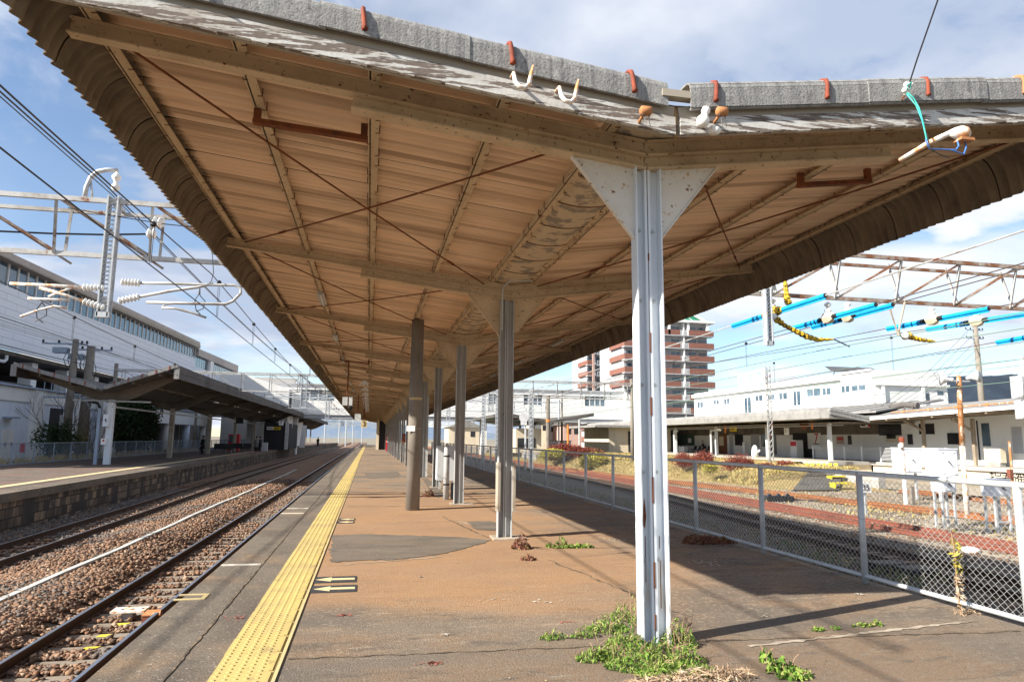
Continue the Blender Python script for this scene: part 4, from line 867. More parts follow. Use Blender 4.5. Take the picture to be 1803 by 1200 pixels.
m = MB(); m.tube([(LX-2, 44.2, 3.55), (LX+2.2, 44.2, 3.5)], .05, 6); m.tube([(LX+.1, 44.3, 3.2), (LX+.1, 100, 3.2)], .06, 6); m.build('service_pipe', 'conduit', lc)
for i, (x, y) in enumerate(((-12.8, 70), (-12.8, 84), (-13, 98), (-13, 62))): m = MB(); m.box(x-.09, x+.09, y, y+1.3, 4.35, 4.45); tag(centre(m.build('strip_light', 'tube_white')), f'strip light under the opposite canopy, {["second", "third", "farthest", "nearest"][i]} of its row', 'lamp', 'strip lights under the opposite canopy')
# boxes on the first column
t = T('telephone_box', 'pale blue box on the first post of the opposite canopy', 'box', (LX, 44.3, 2.2))
m = MB(); m.box(LX-.28, LX+.02, 44.1, 44.33, 2.05, 2.75); m.build('case', 'cabinet_white', t); m = MB(); m.tube([(LX-.13, 44.09, 2.5), (LX-.13, 44.07, 2.38), (LX-.05, 44.07, 2.33)], .03, 6); m.build('handset', 'black', t)
t = T('alarm_box', 'small white box with red lamp on the first post of the opposite canopy', 'box', (LX, 44.3, 1.2)); m = MB(); m.box(LX-.3, LX-.02, 44.15, 44.33, 1.0, 1.35); m.build('case', 'sign_white', t); m = MB(); m.lathe((LX-.16, 44.15, 1.23), (0, -1, 0), [(0, .06), (.03, .05)], 8); m.build('lamp', 'vend_red', t)
t = T('blue_post', 'thin blue steel post beside the first column of the opposite canopy', 'post', (LX-.55, 44.3, LZ)); m = MB(); m.box(LX-.62, LX-.46, 44.2, 44.36, LZ, 3.1); m.build('shaft', 'steel_blue', t); m = MB(); m.tube([(LX-.54, 44.28, 3.1), (LX-.7, 44.28, 3.4), (LX-1.2, 44.28, 3.5)], .08, 8); m.build('arm', 'black', t)
# things under it
t = T('vending_machine', 'red vending machine on the opposite platform near the seats', 'vending machine', (-15.4, 72, LZ)); c = gz(436, 788, LZ)
c = V((-15.6, 86, LZ)); t.location = c; m = MB(); m.box(c.x-.6, c.x+.6, 86, 86.8, LZ, LZ+1.95); m.build('body', 'vend_red', t); m = MB(); m.box(c.x-.48, c.x+.1, 85.97, 86, LZ+1.0, LZ+1.8); m.build('display', 'glass', t); m = MB(); m.box(c.x-.4, c.x+.4, 85.97, 86, LZ+.15, LZ+.4); m.build('slot', 'black', t)
k = 0
for px0, px1, yy in ((377, 398, 76), (394, 410, 73), (408, 428, 80), (428, 444, 80)):
    a = at(px0, 785, yy); b_ = at(px1, 785, yy); k += 1
    t = T('bench', f'black platform bench under the opposite canopy, {["farthest left", "second from left", "third from left", "nearest the red machine"][k-1]}', 'bench', ((a.x+b_.x)/2, yy, LZ), 'black benches on the opposite platform')
    m = MB(); m.box(a.x, b_.x-.05, yy, yy+.45, LZ+.4, LZ+.48); m.build('seat', 'seat_black', t); m = MB(); m.box(a.x, b_.x-.05, yy-.06, yy-.01, LZ+.42, LZ+.95); m.build('backrest', 'seat_black', t)
    for x in (a.x+.1, b_.x-.2): m = MB(); m.box(x, x+.06, yy, yy+.4, LZ, LZ+.4); m.build('leg', 'frame_dark', t)
c = V((at(452, 780, 83).x, 83, LZ)); person('person in a long grey coat standing near the red vending machine', c, .6, 'coat_grey', 'coat_black', bend=.05)
c = V((at(458, 780, 84.5).x, 84.5, LZ)); person('person in black standing just behind the person in the grey coat', c, 1.2, 'coat_black', 'coat_black')
c = V((at(357, 780, 70.5).x, 70.5, LZ)); person('person in black half hidden by the third post of the opposite canopy', c, 2.2, 'coat_black', 'coat_black', bag='coat_grey')
c = V((at(560, 775, 128).x, 128, LZ)); person('distant person in black standing near the end of the opposite platform', c, 2.6, 'coat_black', 'coat_black')
m = MB(); c = at(466, 784, 86); m.box(c.x-.3, c.x+.3, 86, 86.5, LZ, LZ+1.0); tag(centre(m.build('litter_bin', 'cabinet_grey')), 'pale litter bin beside the dark stairwell on the opposite platform', 'bin')
t = T('stair_shelter', 'dark stairwell with a yellow sign under the opposite canopy', 'stair shelter', (-15.5, 97, LZ)); a = at(462, 770, 95); b_ = at(500, 770, 95)
m = MB(); m.box(a.x, b_.x, 96, 112, LZ, 3.4); m.build('stairwell', 'recess_shade', t); m = MB(); m.box(a.x-.5, a.x, 95.8, 96.2, LZ, 3.5); m.box(b_.x, b_.x+.4, 95.8, 96.2, LZ, 3.5); m.build('jamb', 'conduit', t)
m = MB(); m.box(a.x+.4, a.x+1.25, 95.5, 95.62, 2.45, 2.85); m.build('sign', 'sign_white', t); m = MB(); m.box(a.x+1.25, a.x+2.15, 95.5, 95.62, 2.45, 2.85); m.build('yellow_sign', 'sign_yellow', t)
m = MB(); [m.box(a.x+.48+i*.11, a.x+.55+i*.11, 95.47, 95.5, 2.58, 2.7) for i in range(6)]; [m.box(a.x+1.4+i*.2, a.x+1.52+i*.2, 95.47, 95.5, 2.56, 2.74) for i in range(3)]; m.build('sign_text', 'black', t)
c = at(495, 744, 94); t = T('number_board', 'white hanging board with the number 7 under the opposite canopy', 'sign', c); m = MB(); m.box(c.x-.28, c.x+.28, 94, 94.15, c.z-.32, c.z+.32); m.build('board', 'sign_white', t); text('7', .62, (c.x, 93.98, c.z), (1, 0, 0), (0, 0, 1), 'black', t)
m = MB(); m.tube([(c.x, 94.07, c.z+.32), (c.x, 94.07, 4.7)], .03, 5); m.build('rod', 'frame_dark', t)
c = at(422, 740, 76); t = T('departure_board', 'dark hanging departure board under the opposite canopy', 'sign', c); m = MB(); m.box(c.x-.36, c.x+.36, 76, 76.2, c.z-.3, c.z+.3); m.build('case', 'signal_black', t); m = MB(); m.tube([(c.x, 76.1, c.z+.3), (c.x, 76.1, 4.6)], .03, 5); m.build('rod', 'frame_dark', t)
for i, px in enumerate((507, 533)):
    a = at(px, 775, 104+i*12); t = T('slanted_board', f'white slanted panel beside the far stairwell, {"left" if i == 0 else "right"} one', 'panel', (a.x, a.y, LZ)); m = MB(); m.prism([(a.x-.5, a.y, LZ), (a.x+.35, a.y, LZ), (a.x+.5, a.y, 3.4), (a.x-.2, a.y, 3.4)], (0, .15, 0)); m.build('sheet', 'white_wall', t); m = MB(); m.bar((a.x-.5, a.y-.05, LZ), (a.x+.55, a.y-.05, 3.3), .06, .06); m.build('brace', 'frame_white', t)
# ---------------------------------------------------------------- elevated station building on the left
bx = -27.
sb = T('station_building', 'long pale blue panelled elevated station building with a strip of windows on the left', 'building', (bx, 60, -1.2))
def lz(p, q): return lambda y: p.z+(q.z-p.z)*(y-p.y)/(q.y-p.y)
zt = lz(atx(0, 442, bx), atx(348, 603, bx)); zfb = lz(atx(0, 456, bx), atx(345, 613, bx)); zwb = lz(atx(0, 499, bx), atx(340, 630, bx)); zpb = lz(atx(0, 603, bx), atx(130, 634, bx))
yA, yB, yC = 36., atx(346, 605, bx).y, atx(416, 645, bx).y
def wallq(m, f0, f1, y0, y1, x=bx, th=.3): m.prism([(x, y0, f0(y0)), (x, y1, f0(y1)), (x, y1, f1(y1)), (x, y0, f1(y0))], (-th, 0, 0))
zpb2 = lambda y: 7.9
m = MB(); wallq(m, zpb2, zwb, yA, yB); wallq(m, zpb2, lambda y: zwb(y)-1.2, yB, yC); m.box(bx-40, bx-.3, yB-.3, yB, 7.9, zwb(yB)); m.build('panel_wall', 'tile_panel', sb)
m = MB(); wallq(m, zfb, zt, yA, yB, bx+.55, 14); wallq(m, lambda y: zfb(y)-1.1, lambda y: zt(y)-1.0, yB+.02, yC, bx+.4, 14); m.build('roof_fascia', 'fascia_brown', sb)
m = MB(); wallq(m, lambda y: zfb(y)-.001, lambda y: zt(y)-.45, yA, yB, bx+.62, .06); m.build('fascia_trim', 'trim_paint', sb)
def glaz(y0, y1, f0, f1, n):
    for i in range(n):
        a = y0+(y1-y0)*i/n; b_ = y0+(y1-y0)*(i+.86)/n; m = MB(); wallq(m, f0, f1, a, b_, bx-.10, .05); g_ = m.build('window', 'glass', sb)
glaz(yA, yB, lambda y: zwb(y)+.05, lambda y: zfb(y)-.02, 52); glaz(yB+.3, yC, lambda y: zwb(y)-1.15, lambda y: zfb(y)-1.12, 22)
m = MB()
for i in range(53): y = yA+(yB-yA)*(i-.07)/52; m.prism([(bx-.02, y-.06, zwb(y)), (bx-.02, y+.06, zwb(y)), (bx-.02, y+.06, zfb(y)), (bx-.02, y-.06, zfb(y))], (-.2, 0, 0))
m.build('mullion', 'frame_white', sb)['kind'] = 'stuff'
m = MB(); y = atx(370, 640, bx).y; m.box(bx-.3, bx+.35, y-1.2, y+1.2, 7.9, zfb(y)-.9); m.build('duct', 'white_wall', sb)
# undercroft: slab, columns, dark back
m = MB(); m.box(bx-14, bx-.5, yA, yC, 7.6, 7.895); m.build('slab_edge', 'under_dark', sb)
m = MB(); m.box(bx-14.5, bx-9, yA, yC+10, -1.4, 7.44); m.build('undercroft_wall', 'recess_shade', sb)
for i in range(12):
    y = atx(67, 640, bx-1).y-6.8+i*6.8; m = MB(); m.box(bx-2.2, bx-1.2, y-.5, y+.5, -1.4, 7.55); m.build('column', 'white_wall', sb)
m = MB(); y = atx(20, 615, bx).y; m.tube([(bx-.5, y-3, 7.0), (bx-.4, y, 7.0), (bx-.4, y+.3, 7.2), (bx-.4, y+.3, 7.5)], .12, 8); m.build('drain_pipe', 'frame_white', sb)
# annex below
ax = -25.6; AY0, AY1 = 34., atx(186, 760, ax).y
an = T('station_annex', 'low pale annex with steel doors under the elevated station building', 'building', (ax, 50, -1.2))
za = atx(0, 674, ax).z
m = MB(); m.box(ax-9, ax, AY0, AY1, -1.4, za-1.15); m.build('wall', 'blue_wall', an); m = MB(); m.box(ax-9, ax+.12, AY0, AY1, za-1.147, za-.12); m.build('frieze', 'white_wall', an)
m = MB(); m.box(ax-9, ax+.45, AY0, 110, za-.118, za); m.build('roof_edge', 'steel_blue', an); m = MB(); m.box(ax+.02, ax+.45, AY0, AY0+24, za+.003, za+.10); m.build('gutter_mesh', 'frame_dark', an)
for px in (59, 134, 178): y = atx(px, 740, ax).y; m = MB(); m.box(ax-.2, ax+.32, y-.75, y+.75, -1.4, za-.121); m.build('pilaster', 'white_wall', an)
ya, yb = atx(84, 760, ax).y, atx(108, 760, ax).y; m = MB(); m.box(ax-.1, ax+.008, ya, yb, -1.2, atx(95, 718, ax).z); m.build('opening', 'recess_shade', an)
m = MB(); y = atx(102, 760, ax).y; m.box(ax+.01, ax+.05, y, yb, -1.2, 3.2); m.build('open_leaf', 'grey_wall', an)
for a_, b2, nm in ((1, 11, 'door'), (11, 22, 'door'), (62, 70, 'door')):
    y0, y1 = atx(a_, 780, ax).y, atx(b2, 780, ax).y; m = MB(); m.box(ax, ax+.05, y0+.04, y1-.04, -.4, 1.85 if a_ < 50 else 1.4); d_ = m.build(nm, 'white_wall', an); m = MB(); m.box(ax+.05, ax+.1, y1-.35, y1-.2, .7, .95); m.build('handle', 'black', d_)
m = MB(); y0, y1 = atx(3, 745, ax).y, atx(19, 745, ax).y; m.box(ax, ax+.6, y0, y1, 2.65, 2.78); m.build('door_hood', 'steel_blue', an)
y0 = atx(38, 778, ax).y; m = MB(); m.box(ax, ax+.2, y0-.15, y0+.15, .2, .9); m.build('red_box', 'vend_red', an)
# viaduct columns and beam beyond the annex
vi = T('viaduct', 'concrete viaduct with white round columns behind the opposite platform', 'viaduct', (ax, 85, -1.2))
m = MB(); m.box(ax-2.2, ax, AY1+.1, 118, 3.1, za-.13); m.build('edge_beam', 'white_wall', vi); m = MB(); m.box(ax-12, ax-11, AY1, 130, -1.4, 4.5); m.build('back_wall', 'grey_wall', vi)
for i in range(14):
    y = AY1+3+i*3.3; m = MB(); m.tube([(ax-.5-(i % 3)*1.2, y, -1.4), (ax-.5-(i % 3)*1.2, y, 4.4)], .5, 14); m.build('column', 'blue_wall' if i % 2 else 'white_wall', vi, smooth=True)
# terrain between platform and building
m = MB(); m.box(-27.5, -19.62, -10, 200, -1.45, -.45); S(m.build('yard_strip', 'bed_dark'))
# ---------------------------------------------------------------- vegetation helpers
def foliage(name, mat, blobs, n, size, parent=None, tilt=.8, asp=.5):
    P = []; tot = sum(b_[1][0]*b_[1][1]+b_[1][2]*b_[1][1] for b_ in blobs)
    for c, r in blobs:
        k = max(6, int(n*(r[0]*r[1]+r[2]*r[1])/tot)); d = rng.normal(size=(k, 3)); d /= np.linalg.norm(d, axis=1)[:, None]
        rr = (.55+.5*rng.random(k)**.6)[:, None]; P.append(np.array(c)+d*rr*np.array(r))
    v, f, r = leaves(np.concatenate(P), size, tilt, asp=asp); return npmesh(name, v, f, mat, parent, rnd=r)
def blobs_around(c, R, n, k=.45, seed=0):
    rr = np.random.default_rng(seed); out = []
    for i in range(n):
        d = rr.normal(size=3); d /= np.linalg.norm(d); d[2] = abs(d[2])*1.0-.15; q = rr.random()**.5*.72
        s = k*(.7+.6*rr.random()); out.append((tuple(np.array(c)+d*np.array(R)*q), (R[0]*s, R[1]*s, R[2]*s)))
    return out
def shrub(label, c, R, mat, n, size, seed, cat='shrub', name='shrub', group=None, stem=True, nb=12):
    t = T(name, label, cat, c, group); c2 = V(c)+V((0, 0, R[2]*.55))
    foliage('foliage', mat, blobs_around(tuple(c2), R, nb, .42, seed), n, size, t, asp=.75)
    if stem:
        m = MB(); rr = random.Random(seed)
        for i in range(6): a = rr.random()*6.3; m.tube([c, V(c)+V((R[0]*.3*math.cos(a), R[1]*.3*math.sin(a), R[2]*.5)), V(c)+V((R[0]*.65*math.cos(a), R[1]*.65*math.sin(a), R[2]*.95))], [.03, .02, .008], 5)
        m.build('stem', 'bark', t)
    return t
def grow(m, p, d, L_, r, depth, rr, spread=.5):
    q = p+d*L_; mid = p.lerp(q, .5)+V((rr.uniform(-1, 1), rr.uniform(-1, 1), 0))*L_*.05; m.tube([p, mid, q], [r, r*.85, r*.65], 5)
    if depth == 0: return
    for i in range(rr.choice((2, 3))):
        e = (d+V((rr.uniform(-1, 1), rr.uniform(-1, 1), rr.uniform(-.2, .7)))*spread).normalized(); grow(m, q, e, L_*rr.uniform(.6, .85), r*.62, depth-1, rr, spread)
c = atx(232, 800, -22); shrub('dark evergreen tree behind the opposite platform fence', (c.x, c.y, -.5), (2.7, 2.6, 4.8), 'leaf_dark', 26000, .19, 5, 'tree', 'evergreen_tree', nb=30)
c = atx(98, 810, -21.2); shrub('dark low fir like shrub at the opposite platform fence', (c.x, c.y, -.45), (1.6, 1.3, 2.2), 'leaf_dark', 2200, .16, 8)
c = atx(140, 815, -20.6); shrub('olive scrub bush beside the low fir at the platform fence', (c.x, c.y, -.45), (1.3, 1.0, 1.5), 'mixed_grass', 1500, .13, 9)
for i, (px, h_) in enumerate(((110, 4.6), (168, 3.6))):
    c = atx(px, 810, -21.8); t = T('bare_tree', f'bare leafless {"taller" if i == 0 else "smaller"} tree in front of the pale annex', 'tree', (c.x, c.y, -.45)); m = MB(); rr = random.Random(4+i)
    for k in range(4): grow(m, V((c.x, c.y, -.45)), V((rr.uniform(-.5, .5), rr.uniform(-.5, .5), 1)).normalized(), h_*.36, .05, 4, rr, .55)
    m.build('branch', 'bark', t)
P = scatter(5200, -20.9, -19.5, 40, 90, 1.2); P = np.column_stack([P, -.35+.5*rng.random(len(P))**2]); v, f, r = leaves(P, .34, 2.6, asp=.16); tag(npmesh('dry_grass', v, f, 'dry_grass', rnd=r), 'dry grass and scrub along the opposite platform fence', None, kind='stuff')
# ---------------------------------------------------------------- utility poles on the left
def upole(label, px, py0, X, arms, rtop, zbase=-.5, equip=True):
    a = atx(px[0], py0, X); top = a.z; t = T('utility_pole', label, 'utility pole', (X, a.y, zbase)); y = a.y
    m = MB(); m.tube([(X, y, zbase), (X, y, top)], [rtop*1.5, rtop], 12); m.build('shaft', 'pole_concrete', t, smooth=True)
    for z, l0, l1 in arms:
        m = MB(); m.box(X-l0, X+l1, y-.06, y+.06, z-.06, z+.06); ar = m.build('crossarm', 'steel_blue', t)
        for x in (X-l0+.08, X-l0*.5, X+l1*.5, X+l1-.08): m = MB(); m.lathe((x, y, z+.06), (0, 0, 1), [(0, .05), (.05, .1), (.12, .07), (.17, .1), (.24, .04)], 8); m.build('insulator', 'black', ar)
    if equip:
        m = MB(); m.box(X-1.5, X-.5, y-.3, y+.3, top-1.15, top-.7); m.build('switch_box', 'steel_blue', t)
        m = MB()
        for i in range(5): m.tube([(X-.4+i*.1, y-.1, top-.8), (X-.7+i*.3, y-.15, top-1.6), (X-.4+i*.25, y-.1, top-2.4)], .025, 5)
        m.build('jumper', 'black', t)
    return t, y, top
p1, py1, pt1 = upole('thin utility pole with a high crossarm in front of the elevated station building', (134, 0), 597, -23.2, [(atx(134, 606, -23.2).z, 2.4, .9)], .22)
p2, py2, pt2 = upole('thicker utility pole with switch gear right of the thin one', (161, 0), 609, -22.6, [(atx(161, 616, -22.6).z, 1.3, 1.6)], .3)
m = MB(); z = atx(150, 702, -23).z; m.bar((-25.8, py1+.5, z), (-22.2, py1+.5, z), .12, .12); m.bar((-24.6, py1+.5, z), (-23.2, py1+.4, z-1.6), .06, .06); m.bar((-22.4, py1+.5, z), (-21.4, py1+.6, z-1.7), .06, .06)
for i in range(5): m.bar((-25.3+i*.5, py1+.5, z), (-25.3+i*.5, py1+.5, z+1.5), .05, .05)
m.bar((-25.3, py1+.5, z+1.5), (-23.3, py1+.5, z+1.5), .05, .05); tag(centre(m.build('pole_platform', 'steel_blue')), 'blue steel maintenance rack on the left utility poles', 'rack')
m = MB(); zz_ = pt2-1.2; m.tube([(-22.6, py2, zz_-7.2), (-22.6, py2, zz_-7.0)], .42, 12); m.build('orange_band', 'orange', p2)
# ---------------------------------------------------------------- overhead line gantries
def insul(m, a, b_, r=.07, n=6):
    a = V(a); b_ = V(b_); L_ = (b_-a).length; pr = [(0, r*.35)]
    for i in range(n): s = L_*(i+.2)/n; e = L_/n; pr += [(s, r*.5), (s+e*.25, r), (s+e*.5, r*.95), (s+e*.7, r*.5)]
    pr.append((L_, r*.35)); m.lathe(a, b_-a, pr, 12); return m
def gantry(label, Y, x0, x1, z0, z1, step, ph, mat='galv_rust', near=False, poles=True, dip=lambda x: 0.):
    t = T('line_gantry', label, 'gantry', (x0, Y, -1.4)); g = .32 if near else .25
    for nm, dy, z, sz in (('top_chord', -g, z1, .11), ('top_chord', g, z1-.10, .085), ('bottom_chord', 0, z0, .11)):
        for xa, xb, mt_ in (((x0, 2.2, 'galv_rust'), (2.2, x1, mat)) if near else ((x0, x1, mat),)): m = MB(); m.bar((xa, Y+dy, z), (xb, Y+dy, z), .075, sz); m.build(nm, mt_, t)
    x = ph; mv = MB(); md = MB(); i = 0
    while x < x1:
        if x > x0:
            for s in (-1, 1): mv.bar((x+.04*s, Y+s*g, z1), (x+.1*s, Y+s*.03, z0), .06, .05)
        xn = x+step
        if x > x0 and xn < x1:
            up = (x > .5) 
            a, b2 = ((x, Y+.02, z0), (xn, Y-g, z1)) if up else ((x, Y-g, z1), (xn, Y+.02, z0))
            md.bar(a, b2, .07, .055); 
            if near: md.bar(V(a)+V((0, .05, 0)), V(b2)+V((.05, 2*g-.1, -.1)), .05, .045)
        x = xn
    mv.build('post', 'galv_rust' if near else mat, t)['kind'] = 'stuff'; md.build('diagonal', mat, t)['kind'] = 'stuff'
    if poles:
        for x in (x0, x1): m = MB(); m.tube([(x, Y, -1.45), (x, Y, z1+.5)], [.2, .15], 12); m.build('pole', 'pole_concrete', t, smooth=True)
    return t
GY = 17.
g1 = gantry('near line gantry truss crossing above the tracks on both sides of the canopy', GY, -21, 24.5, 5.66, 6.88, 2.02, -21+1.75, 'truss_rust', True)
def dropmast(t, x, Y, z0, z1, w_=.14):
    m = MB()
    for s in (-1, 1): m.box(x+s*w_*.75-.015, x+s*w_*.75+.015, Y-.42, Y-.30, z0, z1); m.box(x+s*w_*.75-.05, x+s*w_*.75+.05, Y-.30, Y-.28, z0, z1)
    z = z0+.1
    while z < z1-.1: m.bar((x-w_*.7, Y-.36, z), (x+w_*.7, Y-.36, z+.09), .025, .02); m.bar((x-w_*.7, Y-.34, z+.09), (x+w_*.7, Y-.34, z), .02, .02); z += .1
    m.box(x-w_, x+w_, Y-.42, Y-.28, z0-.02, z0+.1)
    m.bar((x, Y-.3, z1-.15), (x, Y+.3, z1-.15), .1, .08); m.build('drop_mast', 'galv', t)
dropmast(g1, -5.97, GY, 4.18, 7.0); dropmast(g1, 10.62, GY, 4.17, 5.9, .11)
# cantilever arms of the near gantry
A_ = lambda px, py, dy=0: at(px, py, GY-.35+dy)
t = T('cantilever_arm', 'insulated cantilever arm with curved pipe reaching right over the near track', 'cantilever', A_(205, 500))
m = MB(); insul(m, A_(213, 496), A_(247, 498), .085); insul(m, A_(208, 530), A_(246, 522), .085); m.build('insulator', 'ceramic', t, smooth=True)
m = MB(); m.tube([A_(247, 498), A_(300, 499), A_(360, 501), A_(415, 502), A_(424, 507), A_(424, 516), A_(410, 530), A_(398, 535), A_(330, 534), A_(258, 532)], .034, 8); m.tube([A_(246, 522), A_(300, 512), A_(350, 505), A_(375, 499)], .036, 8); m.tube([A_(285, 542), A_(310, 543), A_(340, 551), A_(363, 559)], .026, 8); m.tube([A_(285, 542), A_(290, 536), A_(310, 534)], .02, 6); m.build('pipe', 'galv_rust', t, smooth=True)
m = MB(); m.tube([A_(352, 508), A_(350, 518), A_(343, 528), A_(345, 545), A_(355, 556)], .012, 5); m.tube([A_(352, 508), A_(352, 520), A_(361, 530), A_(358, 543), A_(345, 548)], .012, 5); m.tube([A_(370, 425), A_(374, 450), A_(376, 480), A_(372, 495), A_(362, 503)], .01, 5); m.build('jumper', 'dark_wire', t)
t = T('cantilever_arm', 'rusty insulated cantilever arm reaching left over the second track', 'cantilever', A_(190, 520))
m = MB(); insul(m, A_(145, 506), A_(184, 507), .085); insul(m, A_(146, 530), A_(184, 542), .085); m.build('insulator', 'ceramic', t, smooth=True)
m = MB(); m.tube([A_(145, 506), A_(100, 503), A_(18, 499)], .036, 8); m.tube([A_(146, 530), A_(110, 518), A_(70, 506)], .036, 8); m.tube([A_(123, 528), A_(90, 527), A_(49, 525)], .028, 8); m.tube([A_(118, 542), A_(95, 539), A_(70, 545), A_(36, 557)], .026, 8); m.tube([A_(85, 522), A_(135, 503)], .025, 6); m.build('pipe', 'rust_white', t, smooth=True)
m = MB(); m.tube([A_(74, 532), A_(64, 545), A_(65, 560), A_(76, 568)], .012, 5); m.tube([A_(74, 532), A_(82, 543), A_(82, 555), A_(62, 566)], .012, 5); m.build('jumper', 'dark_wire', t)
# feeder bracket
t = T('feeder_bracket', 'curved goose neck bracket with feeder insulators on top of the near gantry', 'bracket', A_(160, 352, .3))
m = MB(); B_ = lambda px, py: at(px, py, GY-.3)
m.tube([B_(148, 352), B_(152, 330), B_(160, 312), B_(172, 302), B_(188, 299), B_(208, 300)], .055, 8); m.bar(B_(148, 352), B_(170, 353), .1, .05); m.bar(B_(163, 351), B_(160, 318), .04, .04); m.build('arm', 'galv', t, smooth=True)
m = MB(); insul(m, B_(206, 303), B_(203, 337), .10, 2); m.build('insulator', 'ceramic', t, smooth=True)
t = T('strain_insulator', 'pair of strain insulators tied to the near gantry post', 'insulator', A_(275, 390))
m = MB(); insul(m, A_(268, 391), A_(285, 394), .14, 2); insul(m, A_(258, 411), A_(275, 412), .12, 2); m.build('disc', 'ceramic', t, smooth=True)
m = MB(); m.tube([A_(120, 366), A_(200, 380), A_(268, 391)], .012, 5); m.tube([A_(285, 394), A_(345, 400), A_(420, 404)], .012, 5); m.build('stay_wire', 'dark_wire', t)
k = at(0, 408, GY); m = MB(); m.tube([(-20, GY, 6.1)]+[at(a, b_, GY) for a, b_ in ((0, 407), (90, 411), (180, 413), (258, 412))], .022, 6); centre(tag(m.build('cross_cable', 'dark_wire'), 'black cable running along the left part of the near gantry', 'cable'))
for i, (Y, x0, x1, mt, lb) in enumerate(((61, -20.5, 24.2, 'galv_rust', 'second line gantry beyond the columns, in front of the white footbridge'), (95, -22, 27, 'galv', 'third line gantry with pale green posts below the footbridge windows'), (150, -22, 30, 'galv', 'fourth line gantry seen beneath the footbridge'), (200, -24, 30, 'galv', 'farthest line gantry near the vanishing point of the tracks'))):
    g_ = gantry(lb, Y, x0, x1, 5.35, 6.85, 2.3, x0+.6, mt)
    for x in (-5.6, 10.6): dropmast(g_, x, Y, 4.0, 6.9, .3)
    m = MB()
    for x in (-5.6, 10.6):
        for s in (-1, 1): m.tube([(x, Y-.35, 5.1), (x+s*2.3, Y-.35, 5.15), (x+s*2.5, Y-.35, 4.9), (x+s*1.2, Y-.35, 4.7)], .04, 6); m.tube([(x, Y-.35, 4.6), (x+s*2, Y-.35, 5.1)], .04, 6)
    m.build('arm', 'galv', g_)
    if i == 0:
        c = at(548, 661, Y); m = MB(); m.tube([c+V((-.15, 0, .0)), c+V((-.15, 0, .75)), c+V((.1, 0, .95)), c+V((.6, 0, .95)), c+V((.6, 0, .6))], .07, 6); m.build('goose_neck', 'steel_blue', g_)
for px, Y in ((600, 260), (612, 220), (575, 240), (624, 300), (640, 330)):
    c = at(px, 700, Y); m = MB(); m.tube([(c.x, Y, -1.4), (c.x, Y, c.z+2)], .22, 6); m.tube([(c.x-3, Y, c.z+.5), (c.x+4, Y, c.z+.5)], .1, 5); tag(centre(m.build('line_mast', 'galv')), f'distant line mast beyond the end of the platforms, {["second from left", "middle", "leftmost", "second from right", "rightmost"][[600, 612, 575, 624, 640].index(px)]}', 'mast', 'distant line masts')
# wires along the tracks
def wire(label, x, z, r, y0=1.5, y1=260, sag=.25, sup=44., mat='dark_wire', shift=0., name='overhead_wire'):
    m = MB(); pts = []; y = y0
    while y < y1:
        u = ((y-GY) % sup)/sup; pts.append((x+shift*max(0, y-GY)/100, y, z-sag*4*u*(1-u))); y += 3 if y < 80 else 9
    m.tube(pts, r, 5); return centre(tag(m.build(name, mat), label, 'wire', 'overhead wires along the tracks'))
def droppers(label, x, z0, z1, sag, y0, y1, step, mat='dark_wire', sup=44.):
    m = MB(); mb = MB(); y = y0
    while y < y1:
        u = ((y-GY) % sup)/sup; zt_ = z1-sag*4*u*(1-u)
        for s in (-.02, .02): m.tube([(x+s, y, zt_), (x+s*.6, y, z0)], .005, 4)
        mb.lathe((x, y, zt_-.05), (0, 0, 1), [(0, .02), (.03, .055), (.07, .05), (.10, .02)], 7); y += step
    o = m.build('wire_dropper', mat); mb.build('clip', 'black', o); o['kind'] = 'stuff'; return tag(o, label, None)
wire('thick black feeder wire above the left tracks, upper one', -6.12, 7.22, .017, sag=.35); wire('black feeder wire above the left tracks, lower one', -6.0, 7.02, .011, sag=.3)
wire('messenger wire above the near track', -3.72, 5.28, .012, sag=.45); wire('contact wire hanging over the near track', -3.75, 4.42, .011, sag=.03)
wire('messenger wire above the second track', -8.3, 5.0, .012, sag=.45); wire('contact wire hanging over the second track', -8.35, 4.2, .011, sag=.03)
droppers('thin droppers hanging between the wires of the near track', -3.73, 4.42, 5.28, .45, 7, 90, 5.2); droppers('thin droppers hanging between the wires of the second track', -8.33, 4.2, 5.0, .45, 16, 90, 5.2)
for i, (x, z) in enumerate(((-24.8, 9.3), (-24.3, 9.3), (-22.5, 9.0), (-23, 7.6), (-22.4, 7.5))): wire(f'thin line between the left utility poles, {["farthest left", "second", "third", "fourth", "lowest"][i]}', x, z, .014, 20, 130, .5, 60)
